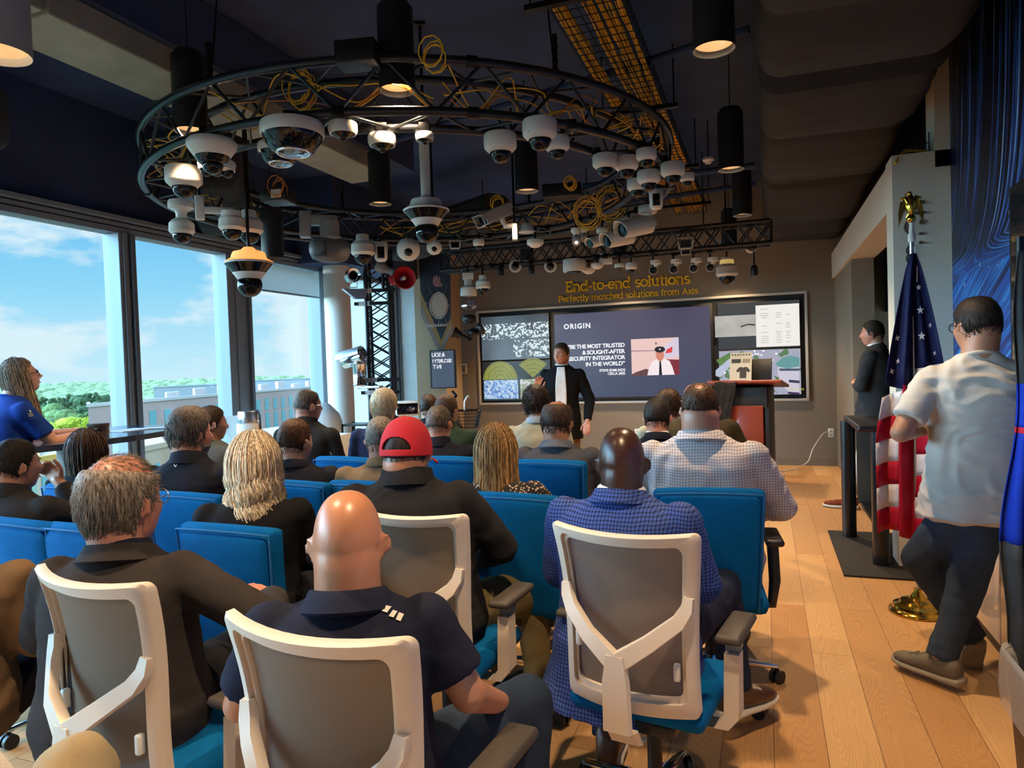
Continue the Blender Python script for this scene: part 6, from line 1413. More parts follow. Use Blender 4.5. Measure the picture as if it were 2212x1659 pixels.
# ================================================================== PEOPLE
def sstep(x): x = max(0.0, min(1.0, x)); return x * x * (3 - 2 * x)
def interp(x, pts):
    if x <= pts[0][0]: return pts[0][1]
    for (x0, y0), (x1, y1) in zip(pts, pts[1:]):
        if x <= x1: return y0 + (y1 - y0) * sstep((x - x0) / (x1 - x0))
    return pts[-1][1]
HA, HB_, HC = .077, .097, .118
def head_xyz(th, ph, feat=1.0, jaw=1.0):
    ct, st = cos(th), max(sin(th), 0.0)
    s2 = st ** (.70 if ct < 0 else .80)
    x, y, z = cos(ph) * s2 * HA, sin(ph) * s2 * HB_, ct * HC
    if ct < 0:
        t = -ct; x *= 1 - .13 * t * (2 - jaw)
        y = y * (1 - .18 * t) + .018 * t if y > 0 else y * (1 - .50 * t) + .012 * t
    else: y = y * (1.04 if y < 0 else .97) - .006 * ct
    if feat and y > 0:
        f = lambda cx, cz, wx, wz: exp(-((x - cx) / wx) ** 2 - ((z - cz) / wz) ** 2)
        y += feat * (.007 * f(0, .022, .05, .012) - .011 * (f(-.031, .004, .016, .013) + f(.031, .004, .016, .013)) + .007 * (f(-.043, -.022, .02, .02) + f(.043, -.022, .02, .02))
                     + .012 * f(0, -.004, .009, .02) + .026 * f(0, -.028, .0125, .014) + .009 * f(0, -.062, .024, .007) + .006 * f(0, -.073, .02, .006) - .005 * f(0, -.067, .026, .003) + .010 * f(0, -.098, .022, .014))
    return V((x, y, z))
def hairline(ct, yn, low=0.0, front=0.0):
    thr = interp(yn, [(-1, -.66 - low), (-.4, -.56 - low), (-.16, -.18), (.12, -.22), (.3, .12), (.55, .36 + front * .5), (1, .56 + front)])
    return sstep((ct - thr) / .10 + .5)
def cap_mesh(mb, thick, mask, n=56, m=34, seed=0, rough=.0015, lump=0):
    vs = []; fs = []
    for i in range(m + 1):
        th = pi * (i / m) * .93 + .001
        for k in range(n):
            ph = 2 * pi * k / n; p = head_xyz(th, ph, 0); w = mask(cos(th), sin(ph), cos(ph)); nrm = V((p.x / HA ** 2, p.y / HB_ ** 2, p.z / HC ** 2)).normalized()
            d = (thick(cos(th), sin(ph)) if callable(thick) else thick)
            q = noise.noise(p * 60 + V((seed, 0, 0))) * rough * 2 + (noise.noise(p * 22 + V((seed, 3, 0))) * lump)
            vs.append(p + nrm * ((d + q) * w - .009 * (1 - w)))
    for i in range(m):
        for k in range(n): fs.append((i * n + k, (i + 1) * n + k, (i + 1) * n + (k + 1) % n, i * n + (k + 1) % n))
    fs += [tuple(range(n)), tuple(reversed(range(m * n, m * n + n)))]; mb.add(vs, fs)
def strands(mb, mask, cnt, ln, r, base, rnd, thick=.006, lift=.35, whorl=(0, -.45, .85), curl=0, light=.5, comb=None):
    wh = V(whorl).normalized(); made = 0; tries = 0
    while made < cnt and tries < cnt * 6:
        tries += 1; th = math.acos(rnd.uniform(-.6, 1)); ph = rnd.uniform(0, 2 * pi); w = mask(cos(th), sin(ph), cos(ph))
        if w < .6 or rnd.random() > w: continue
        p = head_xyz(th, ph, 0); nrm = V((p.x / HA ** 2, p.y / HB_ ** 2, p.z / HC ** 2)).normalized()
        u = p.normalized(); fl = (u - wh * u.dot(wh)) if comb is None else V(comb); fl = fl + V((0, 0, -.5 * max(0, .5 - u.z))); fl = fl - nrm * fl.dot(nrm)
        if fl.length < 1e-3: continue
        fl.normalize(); fl = (fl + V((rnd.gauss(0, .22), rnd.gauss(0, .22), rnd.gauss(0, .18)))); fl = (fl - nrm * fl.dot(nrm)).normalized(); sd = nrm.cross(fl)
        L_ = ln * rnd.uniform(.6, 1.15) * (.3 + .7 * mask(cos(th) - .2, sin(ph), cos(ph))) * (.5 if cos(th) < -.28 and ln < .045 else 1); lf = lift * rnd.uniform(.3, 1.5); th0 = thick * rnd.uniform(.2, .9); pts = []; c0 = rnd.uniform(0, 6)
        for i in range(4 if not curl else 8):
            s = i / (3 if not curl else 7); q = p + fl * (L_ * s) + nrm * (th0 + L_ * lf * s * (1 - .75 * s))
            qn = V((q.x / HA, q.y / HB_, q.z / HC)); 
            if curl: q = q + sd * (sin(c0 + s * 9) * curl) + nrm * (cos(c0 + s * 9) * curl)
            mn = 1 + (th0 + .002) / HB_
            if qn.length < mn and q.z > -.08: q = V((qn.x * HA, qn.y * HB_, qn.z * HC)) * (mn / qn.length)
            pts.append(q)
        n_ = len(pts); mb.tube(pts, [r * (1 - .75 * (i / (n_ - 1)) ** 2) for i in range(n_)], 3, cap=False, tint=max(0, min(1, rnd.gauss(light, .22)))); made += 1
def long_locks(mb, L_, cnt, rnd, r=.006, wave=.0, freq=30, amax=130, off=.014, flare=.0, taper=.25, front=0, sheet=True, part=0):
    def path(a, s, o=0.0, jit=0.0, ph=0.0):
        ca, sa = cos(a), sin(a)
        if s < .34:
            e = radians(86 - (86 + 4) * (s / .34)); q = V((sa * cos(e) * (HA + off + o), -ca * cos(e) * (HB_ + off + o), sin(e) * (HC + off * .9 + o)))
            return q
        t = (s - .34) / .66; k = 1 - taper * sstep(t * 2.2) + flare * sstep((t - .25) * 1.3)
        q = V((sa * (HA + off + o) * k, -ca * (HB_ + off + o) * k - .012 * t, -.004 - t * (L_ + jit)))
        tang = V((ca, sa, 0)); q += tang * (wave * sin(freq * t + ph) * (.5 * sstep(t * 8) + .5 * sstep(t * 2))) + V((sa, -ca, 0)) * (wave * .7 * sin(freq * t + ph + 1) * sstep(t * 4)); return q
    am = radians(amax)
    if sheet:
        mb.sheet(lambda u, v: path((u * 2 - 1) * am, .05 + v * .88, -.009), 30, 24, .006)
    for i in range(cnt):
        a = rnd.uniform(-1, 1) * am; o = rnd.uniform(-.006, .006) + abs(rnd.gauss(0, .003)); ph = rnd.uniform(0, 1.6) + a * 2.2; jit = rnd.uniform(-.05, .03); n_ = 26 if wave else 16
        s0 = rnd.uniform(0, .15); pts = [path(a + part, s0 + (1 - s0) * k / (n_ - 1), o, jit, ph) + V((rnd.gauss(0, .0008), rnd.gauss(0, .0008), 0)) for k in range(n_)]
        rr = r * rnd.uniform(.6, 1.3); mb.tube(pts, [rr * (.4 + .6 * sstep(k / 5)) * (1 if k < n_ - 6 else 1 - .85 * (k - n_ + 6) / 5) for k in range(n_)], 5, cap=False, flat=.55, tint=max(0, min(1, rnd.gauss(.5, .22))))

def bake(mb, name, mats, parent, vox, it=5, disp=None, fac=.5):
    o = mb.build(name, mats, None, smooth=0)
    r = o.modifiers.new('r', 'REMESH'); r.mode = 'VOXEL'; r.voxel_size = vox; r.use_smooth_shade = True
    s = o.modifiers.new('s', 'SMOOTH'); s.factor = fac; s.iterations = it
    dg = bpy.context.evaluated_depsgraph_get(); me = bpy.data.meshes.new_from_object(o.evaluated_get(dg)); old = o.data; o.modifiers.clear(); o.data = me; bpy.data.meshes.remove(old); me.name = name
    if disp:
        n = len(me.vertices); co = np.empty(n * 3); no = np.empty(n * 3); me.vertices.foreach_get('co', co); me.vertices.foreach_get('normal', no); co = co.reshape(-1, 3); no = no.reshape(-1, 3)
        d = np.array([disp(p) for p in co]); co += no * d[:, None]; me.vertices.foreach_set('co', co.ravel()); me.update()
    me.polygons.foreach_set('use_smooth', [True] * len(me.polygons)); me.materials.clear()
    for m_ in (mats if isinstance(mats, (list, tuple)) else [mats]): me.materials.append(m_)
    o.parent = parent; return o
def wrinkle(amp, seed, zf=1.0):
    def f(p):
        q = V((p[0] * 5 + seed, p[1] * 5, p[2] * 11 * zf)); a = noise.noise(q * 1.25 + V((noise.noise(V(p) * 6) * 1.5, 0, noise.noise(V(p) * 5 + V((7, 0, 0))) * 1.8)))
        b = noise.noise(V((p[0] * 13 + seed, p[1] * 13, p[2] * 24 * zf)))
        return amp * ((1 - abs(a) * 2.4) * .8 + .3 * b - .45)
    return f
def hand(mb, w, d, up, side=1, curl=.5, s=1.0, spread=.12):
    """hand rooted at wrist w, pointing along d, back of the hand towards up; five separate fingers"""
    d = V(d).normalized(); up = V(up); up = (up - d * up.dot(d)).normalized(); x = d.cross(up) * side; w = V(w)
    mb.capsule(w - d * .02 * s, w + d * .015 * s, .026 * s, .026 * s, 10)
    for k in range(4):
        xo = (k - 1.5) * .0185 * s; b0 = w + d * .012 * s + x * xo * .6; b1 = w + d * (.078 - .004 * abs(k - 1)) * s + x * xo; mb.capsule(b0, b1, .0155 * s, .0115 * s, 8)
        ln = (.068, .078, .073, .058)[k] * s; a = spread * (k - 1.5); dd = (d + x * a).normalized(); p = b1; ang = 0
        for j, fr in enumerate((.46, .31, .23)):
            ang += curl * (.55, .75, .6)[j]; v = dd * cos(ang) - up * sin(ang); q = p + v * ln * fr; mb.capsule(p, q, .0098 * s, .0088 * s, 8); p = q
    tb_ = w + d * .022 * s - x * .026 * s; t1 = tb_ + (d * .55 - x * .75 - up * .25).normalized() * .036 * s; t2 = t1 + (d * .85 - x * .35 - up * .3 * curl).normalized() * .03 * s; t3 = t2 + (d * .95 - x * .05 - up * .4 * curl).normalized() * .024 * s
    mb.capsule(w + d * .01 * s - x * .012 * s, tb_, .018 * s, .015 * s, 8); mb.capsule(tb_, t1, .0145 * s, .0115 * s, 8); mb.capsule(t1, t2, .0112 * s, .0105 * s, 8); mb.capsule(t2, t3, .0103 * s, .009 * s, 8)
def shoe(parent, p, yaw, m_up, m_sole, s=1.0, pitch=0, name='shoe', high=0):
    """sneaker with the ankle over p, pointing along yaw"""
    root_M = Matrix.Translation(p) @ Matrix.Rotation(-yaw, 4, 'Z') @ Matrix.Rotation(radians(pitch), 4, 'X') @ Matrix.Scale(s, 4)
    def ring(y, w, z0, z1, pw=2.5, n=18):
        out = []
        for k in range(n):
            a = 2 * pi * k / n; c_, s_ = cos(a), sin(a); out.append(root_M @ V((abs(c_) ** (2 / pw) * (1 if c_ > 0 else -1) * w, y, (z0 + z1) / 2 + abs(s_) ** (2 / pw) * (1 if s_ > 0 else -1) * (z1 - z0) / 2)))
        return out
    mb = MB(); mb.loft([ring(*a) for a in ((-.085, .018, .03, .075), (-.08, .033, .02, .10 + high), (-.04, .040, .02, .105 + high), (.0, .042, .02, .10 + high * .8), (.04, .043, .02, .085 + high * .2), (.09, .047, .02, .07), (.14, .046, .02, .058), (.175, .036, .02, .05), (.19, .018, .022, .042))])
    u = mb.build(name, m_up, parent, smooth=180)
    mb = MB(); mb.loft([ring(*a) for a in ((-.098, .022, .004, .034), (-.09, .038, .0, .036), (-.04, .044, .0, .032), (.02, .044, .0, .03), (.09, .052, .0, .028), (.15, .05, .002, .028), (.185, .038, .006, .03), (.2, .018, .012, .03))]); mb.build('sole', m_sole, u, smooth=180)
    mb = MB(); mb.tube([root_M @ V((.0, .055, .083 + high * .2)), root_M @ V((.022, .07, .078)), root_M @ V((-.022, .085, .074)), root_M @ V((.024, .1, .07)), root_M @ V((-.022, .115, .066))], .0032 * s, 5); mb.build('laces', m_sole, u)
    return u, root_M
PANTS = fabric('dark_trousers', (30, 31, 36)); KHAKI = fabric('khaki_trousers', (112, 98, 66)); DENIM = fabric('dark_denim', (38, 50, 66), .25, .6, .9, 400); DENIM2 = fabric('blue_denim', (56, 68, 84), .28, .6, .9, 400)
BROWN_LEATHER = mat('brown_leather', (74, 42, 26), .4, 0, .2, 60, .2, 12); BLACK_LEATHER = mat('black_leather', (22, 20, 20), .35); SOLE_W = mat('cream_sole', (206, 196, 176), .6, 0, .2, 80); SOLE_B = mat('dark_sole', (30, 28, 26), .7)
GLASSES = mat('spectacle_frame', (20, 18, 20), .3)
SKIN = {'fair': skin_mat('skin_fair', (200, 156, 134)), 'tan': skin_mat('skin_tan', (172, 128, 104)), 'ruddy': skin_mat('skin_ruddy', (186, 132, 110)), 'bald': skin_mat('skin_bald', (178, 128, 98), rough=.33), 'olive': skin_mat('skin_olive', (150, 108, 84)), 'deep': skin_mat('skin_deep', (58, 36, 28), rough=.30)}
HAIR = {'black': hair_mat('hair_black', (34, 28, 26), (48, 40, 36)), 'brown': hair_mat('hair_brown', (64, 42, 28), (92, 62, 42)), 'dark': hair_mat('hair_dark_brown', (46, 34, 28), (68, 50, 40)), 'grey': hair_mat('hair_grey', (112, 102, 92), (152, 140, 126)), 'saltpep': hair_mat('hair_salt_pepper', (76, 66, 60), (112, 100, 92)),
        'white': hair_mat('hair_white', (196, 176, 146), (226, 208, 176)), 'blonde': hair_mat('hair_blonde', (200, 176, 142), (238, 218, 188)), 'blonde2': hair_mat('hair_dark_blonde', (128, 92, 54), (192, 150, 96)), 'ash': hair_mat('hair_ash', (128, 108, 88), (170, 148, 124)), 'mid': hair_mat('hair_mid_brown', (76, 56, 46), (104, 80, 66))}
PEOPLE = {}
def person(key, label, top, z, body=0.0, head=None, pitch=0, roll=0, skin='fair', hair='brown', style='short', cloth=None, sleeves='long', pants=None, W=1.0, sh=1.0, lean=4, vox=.011, arms=None, stand=False,
           collar='polo', collar_m=None, inner=None, hs=1.0, wr=.005, neck=1.0, seed=1, group=None, legs=None, hem=None, shoes=None, glasses=None, world=False, eyes=False, H=None, shz=0.0, scount=None, crown=None, hair_opt={}, skinlegs=False, drop=0.0, feet=None, nk=0.0, untuck=0.0, neckline=1.0, facehair=None):
    """body / head: bearings relative to the line of sight (0 = facing away from us, + = turned right)"""
    T = at(top[0], top[1], z); ry = az(T - CAM); by = ry + radians(body) if not world else radians(body); hy = ry + radians(head if head is not None else body)
    Ht = H if H else T.z
    LEAN = math.tan(radians(lean)); pz = (Ht - 1.38 * hs) if stand else 0.0                # standing: pelvis raised
    base = .52 + pz - drop
    if stand: kz0 = 1.0 + drop / .62
    kz = kz0 if stand else (Ht - .235 * hs - .015 + nk - .52) / (1.38 - .235 - .03 - .52)
    def ty(zz_): return (zz_ - .52) * LEAN
    def Z(zz_): return base + (zz_ - .52) * kz if zz_ > .52 else zz_ + pz - drop
    hz = Ht - HC * hs - .002; hyo = ty(1.26) + .012
    fb = V((sin(by), cos(by), 0)); pos = V((T.x, T.y, 0)) - fb * hyo
    MR = Matrix.Translation(pos) @ Matrix.Rotation(-by, 4, 'Z')
    rnd = random.Random(seed * 7 + 3)
    HM = Matrix.Translation((0, hyo, hz)) @ Matrix.Rotation(-(hy - by), 4, 'Z') @ Matrix.Rotation(radians(roll), 4, 'Y') @ Matrix.Rotation(radians(pitch), 4, 'X') @ Matrix.Scale(hs, 4)
    def ring(zz_, hw, hd, yo, n=28, pw=2.3):
        out = []
        for k in range(n):
            a = 2 * pi * k / n; c_, s_ = cos(a), sin(a); out.append(V((abs(c_) ** (2 / pw) * (1 if c_ >= 0 else -1) * hw, yo + ty(zz_) + abs(s_) ** (2 / pw) * (1 if s_ >= 0 else -1) * hd, Z(zz_))))
        return out
    def torso(mb, e, z0=.46):
        R_ = [(.46, .17 * W, .14 * W, .01), (.56, .185 * W, .155 * W, .005), (.68, .165 * W, .125 * W, .0), (.80, .158 * W, .122 * W, -.005), (.92, .172 * (W * .5 + sh * .5), .125 * (W * .6 + .4), -.012), (1.0, .185 * sh, .12 * (W * .4 + .6), -.018), (1.05 + shz, .182 * sh, .10 * (W * .3 + .7), -.018), (1.085 + shz, .145 * sh, .082, -.016), (1.115 + shz * .7, .092 * sh, .068, -.012), (1.14, .062 * neck, .06 * neck, -.006)]
        mb.loft([ring(z_, w_ + e, d_ + e, y_) for z_, w_, d_, y_ in R_ if z_ >= z0])
    SJ = {s: V((s * .178 * sh, ty(1.04) - .016, Z(1.035 + shz))) for s in (-1, 1)}
    arms = arms or {}
    dflt = {s: (V((s * .225 * sh, .05, Z(.79))), V((s * .13, .29, .66 + pz))) for s in (-1, 1)}
    if stand: dflt = {s: (V((s * .245 * sh, -.01, Z(.77))), V((s * .235, .05, Z(.53)))) for s in (-1, 1)}
    AJ0 = {}
    for s in (-1, 1):
        a = arms.get(s); AJ0[s] = (a[0], a[1], a[2] if len(a) > 2 else {}) if a else (dflt[s][0], dflt[s][1], {})
    if stand: LJ = {s: (V((s * .09, .0, pz + .50)), V((s * .10, .02, .50)), V((s * .10, -.01, .09))) for s in (-1, 1)}
    else: LJ = {s: (V((s * .095, .02, .535)), V((s * .15 * max(1, W * .95), .44, .53)), V((s * .14, .42, .10))) for s in (-1, 1)}
    def cv(q): return (MR.inverted() @ at(*q[1:])) if (isinstance(q, tuple) and q[0] == 'w') else V(q)
    AJ = {s: (cv(a[0]), cv(a[1]), a[2]) for s, a in AJ0.items()}
    aw = .55 + .45 * (W + sh) / 2
    if legs: LJ.update({s: tuple(cv(q) if q is not None else LJ[s][i] for i, q in enumerate(v)) for s, v in legs.items()})
    # ---- body: one continuous surface
    mb = MB(); torso(mb, -.012, .46); mb.capsule((0, ty(1.1) - .014, Z(1.10)), HM @ V((0, -.032, -.036)), .064 * neck, .063 * neck, 18)
    save = mb.M; mb.M = HM; mb.sphere((0, -.034, -.045), (.066, .056, .055), 20, 14); vs = []; fs = []; n, m_ = 56, 40
    for i in range(m_ + 1):
        for k in range(n): vs.append(head_xyz(max(1e-3, min(pi - 1e-3, pi * i / m_)), 2 * pi * k / n, 1.0))
    for i in range(m_):
        for k in range(n): fs.append((i * n + k, (i + 1) * n + k, (i + 1) * n + (k + 1) % n, i * n + (k + 1) % n))
    fs += [tuple(range(n)), tuple(reversed(range(m_ * n, m_ * n + n)))]; mb.add(vs, fs)
    for s in (-1, 1):
        ER = (rot('Z', s * -30) @ rot('X', -8)).to_3x3(); mb.sphere((s * .0785, -.012, -.012), (.006, .015, .025), 14, 10, R=ER)
        mb.tube([V((s * (.0815 + .005 * (1 - cos(a)) / 2), -.012, -.012)) + ER @ V((0, -cos(a) * .0145, sin(a) * .026)) for a in [radians(-70 + 28 * q) for q in range(11)]], .0040, 6)
    mb.M = save
    for s in (-1, 1):
        el, wr_, o_ = AJ[s]; mb.capsule(SJ[s], el, .052 * aw, .041 * aw); mb.capsule(el, wr_, .041 * aw, .027)
        d = (wr_ - el).normalized(); hand(mb, wr_, o_.get('dir', d), o_.get('up', (0, 0, 1)), s if not o_.get('flip') else -s, o_.get('curl', .5))
        hp, kn, an = LJ[s]; mb.capsule(hp, kn, .08, .055); mb.capsule(kn, an, .053, .036); mb.capsule(an, an + V((0, .13, -.045)), .036, .028)
    body_o = bake(mb, 'person', SKIN[skin], None, .0058 if vox < .012 else .0068, 2, fac=.45)
    # ease the nape into the neck
    me = body_o.data; n_ = len(me.vertices); co = np.empty(n_ * 3); me.vertices.foreach_get('co', co); co = co.reshape(-1, 3); Hi = np.array(HM.inverted()); q = co @ Hi[:3, :3].T + Hi[:3, 3]
    g_ = body_o.vertex_groups.new(name='nape'); wgt = np.clip((.005 - q[:, 1]) / .03, 0, 1) * np.clip((q[:, 2] + .20) / .03, 0, 1) * np.clip((.005 - q[:, 2]) / .03, 0, 1) * np.where((np.abs(q[:, 0]) > .066) & (q[:, 1] > -.045) & (q[:, 2] > -.05), 0, 1)
    for i_ in np.nonzero(wgt > .02)[0]: g_.add([int(i_)], float(wgt[i_]), 'REPLACE')
    sm_ = body_o.modifiers.new('nape', 'SMOOTH'); sm_.vertex_group = 'nape'; sm_.factor = .8; sm_.iterations = 26
    body_o.matrix_world = MR; tag(body_o, label, 'person', group); PEOPLE[key] = dict(o=body_o, MR=MR, HM=HM, ty=ty, Z=Z, pos=pos)
    # ---- clothes
    cl = cloth; mb = MB(); e = .012 + (.008 if collar == 'blazer' else 0) + (.004 if style == 'cap' else 0)
    torso(mb, e, .46)
    if untuck: mb.loft([ring(.60, .175 * W + e, .15 * W + e, 0), ring(.50, .185 * W + e, .165 * W + e, .0), ring(.50 - untuck, .19 * W + e + (.045 if not stand else .012), .165 * W + e + (.045 if not stand else .012), .0)])
    cuffs = {}
    for s in (-1, 1):
        el, wr_, o_ = AJ[s]; ua = .060 * aw; sp = SJ[s]
        mb.capsule(sp + V((-s * .03, 0, -.012)), sp + V((s * .0, 0, -.012)), .062 * aw + e * .4, ua + e * .4)
        if sleeves == 'short':
            mid = sp.lerp(el, .74); mb.capsule(sp, sp.lerp(el, .45), ua + e * .5, ua + e * .35)
            mb.cyl(sp.lerp(el, .4), mid, ua + e * .3, .062 * aw + e * .5, 20)
        else:
            mb.capsule(sp, el, ua + e * .5, .05 * aw + e * .6); mb.capsule(el, el.lerp(wr_, .6), .05 * aw + e * .6, .043 * aw + e * .5); mb.cyl(el.lerp(wr_, .5), el.lerp(wr_, .93), .045 * aw + e * .5, .036 + e * .6, 18)
    shirt = bake(mb, 'shirt' if collar != 'blazer' else 'jacket', cl, body_o, vox, 5, wrinkle(wr, seed * 3.1))
    PEOPLE[key]['shirt'] = shirt
    nm = Matrix.Translation((0, ty(1.12) - .008, Z(1.118) + .01)) @ rot('X', -12 - lean * .5) @ Matrix.Diagonal((neck, neck * 1.02, 1, 1))
    if collar in ('polo', 'shirt', 'blazer', 'jacket'):
        cm = collar_m or cl; mb = MB(); mb.M = nm; k = 1.0 if collar != 'blazer' else 1.06
        prof = [(.066 * k, -.035), (.064 * k, .014), (.068 * k, .022), (.073 * k, .02), (.080 * k, .0), (.091 * k, -.024), (.088 * k, -.03)]
        if collar == 'jacket': prof = [(.064, -.03), (.066, .03), (.07, .036), (.074, .03), (.082, -.03)]
        gap = radians(24); n_ = 40; rings = []
        for i in range(n_ + 1):
            a = pi / 2 + gap + (2 * pi - 2 * gap) * i / n_; fr = max(0, sin(a)); rings.append([V((cos(a) * r_, sin(a) * r_, z_ - .018 * fr)) for r_, z_ in prof])
        mb.loft(rings, cap=True, closed=True); mb.build('collar', cm, shirt, smooth=60)
        if inner:
            mb = MB(); mb.M = nm; mb.lathe([(.060, -.03), (.060, .030), (.064, .035), (.070, .028), (.078, .0)], 36, close=False); mb.build('inner_collar', inner, shirt, smooth=60)
    elif collar == 'tee':
        mb = MB(); mb.M = Matrix.Translation((0, ty(1.12) - .006, Z(1.115) + .004)) @ rot('X', -20); q = .073 * neck; mb.tube([(cos(2 * pi * i / 32) * q, sin(2 * pi * i / 32) * q * 1.02, 0) for i in range(32)], .0065, 8, closed=True, flat=1.4); mb.build('neckband', collar_m or cl, shirt)
    # ---- trousers
    pm = pants or PANTS; mb = MB(); pw_ = .095 * (W * .5 + .5)
    mb.loft([ring(.47, .165 * W + .008, .135 * W + .008, .01), ring(.56, .182 * W + .006, .15 * W + .006, .004), ring(.64, .172 * W + .004, .135 * W + .004, .0)])
    for s in (-1, 1):
        hp, kn, an = LJ[s]; mb.capsule(hp, kn, pw_ + .008, .074 * (W * .4 + .6)); mb.capsule(kn, kn.lerp(an, .5), .074 * (W * .4 + .6), .066); mb.cyl(kn.lerp(an, .4), kn.lerp(an, .97), .067, .062, 18)
    tr_ = bake(mb, 'trousers', pm, body_o, max(vox, .012), 4, wrinkle(.006, seed * 5.7, .6)); PEOPLE[key]['trousers'] = tr_
    for s in (-1, 1):
        hp, kn, an = LJ[s]; so = shoes or (BLACK_LEATHER, SOLE_B, 0); ft = (feet or {}).get(s, (s * 8, 0)); so_ = shoe(body_o, V((an.x, an.y + .01, max(an.z - .09, 0.0))), radians(ft[0]), so[0], so[1], 1.12, pitch=ft[1], high=so[2]); PEOPLE[key]['shoe%d' % s] = so_
    # ---- hair
    hm = HAIR.get(hair); cnt = scount
    if hm:
        mb = MB(); mb.M = HM
        cr = V(crown[0]).normalized() if crown else None
        def mask(ct, yn, xn, low=hair_opt.get('low', 0), fr_=hair_opt.get('front', 0)):
            w = hairline(ct, yn, low, fr_)
            if cr is not None:
                st = sqrt(max(0, 1 - ct * ct)); u = V((xn * st, yn * st, ct)); ang = math.degrees(math.acos(max(-1, min(1, u.dot(cr))))); w *= sstep((ang - crown[1]) / 14 + .5) * (1) + (0)
            return w
        if style in ('short', 'buzz', 'curly', 'combed', 'cap'):
            tk = {'short': .008, 'buzz': .0035, 'curly': .020, 'combed': .012, 'cap': .005}[style]; tk = hair_opt.get('thick', tk)
            cap_mesh(mb, (lambda ct, yn: tk * (.5 + .6 * sstep(ct + .25))), mask, seed=seed, rough=.0012, lump=hair_opt.get('lump', .004 if style == 'curly' else .0015))
            c_ = cnt if cnt is not None else (900 if vox < .0125 else 420)
            if style == 'curly': strands(mb, mask, c_, .05, .0022, hm, rnd, tk * .7, .6, curl=.007)
            else:
                strands(mb, mask, c_, hair_opt.get('len', {'short': .026, 'buzz': .010, 'combed': .05, 'cap': .02}[style]), hair_opt.get('r', .0013), hm, rnd, tk * .85, hair_opt.get('lift', .25), comb=hair_opt.get('comb'))
                if crown and crown[2]: strands(mb, lambda ct, yn, xn: hairline(ct, yn) * (1 - mask(ct, yn, xn)) * .9, crown[2], .045, .0007, hm, rnd, .002, .12, comb=hair_opt.get('comb'))
        elif style == 'long':
            cap_mesh(mb, .010, lambda ct, yn, xn: hairline(ct, yn, .1, hair_opt.get('front', 0)), seed=seed)
            o_ = dict(hair_opt); o_.pop('front', None); o_.pop('low', None); long_locks(mb, rnd=rnd, **o_)
        PEOPLE[key]['hair'] = mb.build('hair', hm, body_o, smooth=180, tint=True)
    if facehair:
        mb = MB(); mb.M = HM; cap_mesh(mb, .004, lambda ct, yn, xn: sstep((-ct - .38) / .1) * sstep((yn + .05) / .15) * (1 - .0), seed=seed)
        strands(mb, lambda ct, yn, xn: (1 if (-ct > .35 and yn > 0) else 0), 260, .012, .001, hm, rnd, .004, .5); mb.build('beard', facehair, body_o, smooth=180, tint=True)
    if eyes:
        for s in (-1, 1):
            mb = MB(); mb.M = HM; mb.sphere((s * .031, .0735, .004), .0105, 14, 10); eo = mb.build('eye', mat('eye_white', (220, 214, 208), .2), body_o); mb = MB(); mb.M = HM; mb.sphere((s * .031, .0815, .004), .0045, 10, 8); mb.build('iris', mat('iris_dark', (40, 30, 24), .15), eo)
            mb = MB(); mb.M = HM; mb.tube([(s * .017, .0905, .019), (s * .03, .091, .024), (s * .046, .083, .019)], [.0022, .003, .0015], 6, flat=.6); mb.build('eyebrow', hm or GLASSES, body_o)
        mb = MB(); mb.M = HM; mb.tube([(-.022, .089, -.066), (-.01, .0955, -.065), (.01, .0955, -.065), (.022, .089, -.066)], [.002, .0042, .0042, .002], 8, flat=.7); mb.build('lips', mat('lip_rose', (168, 92, 82), .4), body_o)
    if glasses:
        gm = GLASSES if glasses != 'wire' else STEEL; up_ = .055 if glasses == 'up' else 0; mb = MB(); mb.M = HM @ (Matrix.Translation((0, .0, .036)) @ rot('X', 50) if glasses == 'up' else Matrix.Identity(4)); r_ = .0022 if glasses != 'wire' else .0012
        for s in (-1, 1):
            c_ = V((s * .032, .098, .0)); mb.tube([c_ + V((cos(a) * .024, -abs(cos(a)) * .004 * (1 if s * cos(a) > 0 else 0), sin(a) * .019)) for a in [2 * pi * i / 20 for i in range(20)]], r_, 6, closed=True)
            mb.tube([(s * .056, .094, .006), (s * .072, .06, .006), (s * .082, -.005, .006), (s * .08, -.03, -.012)], r_, 6)
            if glasses == 'up': mb.cyl((s * .032, .097, 0), (s * .032, .0985, 0), .022, n=20)
        mb.tube([(-.01, .099, .004), (.01, .099, .004)], r_, 6); g = mb.build('sunglasses' if glasses == 'up' else 'glasses', gm if glasses != 'up' else DARK_GLASS, body_o)
        if glasses != 'up':
            for s in (-1, 1):
                mb = MB(); mb.M = HM; mb.cyl((s * .032, .0975, 0), (s * .032, .0982, 0), .022, n=20); mb.build('lens', GLASS, g)
    if style == 'cap':
        RC_ = mat('red_cap_cotton', (176, 22, 42), .85, 0, .5, 300, .08, 10); mb = MB(); mb.M = HM @ Matrix.Translation((0, 0, .012)) @ rot('X', -6)
        vs = []; fs = []; n, m2_ = 180, 56
        for i in range(m2_ + 1):
            th = (pi / 2 + .10) * i / m2_
            for k in range(n):
                ph = 2 * pi * k / n; q = 1.0 + .008 * cos(6 * ph) * sin(th); p = V((cos(ph) * sin(th) ** .86 * .0925 * q, sin(ph) * sin(th) ** .86 * .112 * q - .004, cos(th) * .128 - .006)); vs.append(p)
        def keep(i, k):
            ph = 2 * pi * (k + .5) / n; back = math.degrees(atan2(cos(ph), -sin(ph))); zr = i / m2_
            return not (abs(back) < 36 * sqrt(max(0, 1 - ((.885 - zr) / .22) ** 2)) and .665 < zr < .885)
        for i in range(m2_):
            for k in range(n):
                if keep(i, k): fs.append((i * n + k, (i + 1) * n + k, (i + 1) * n + (k + 1) % n, i * n + (k + 1) % n))
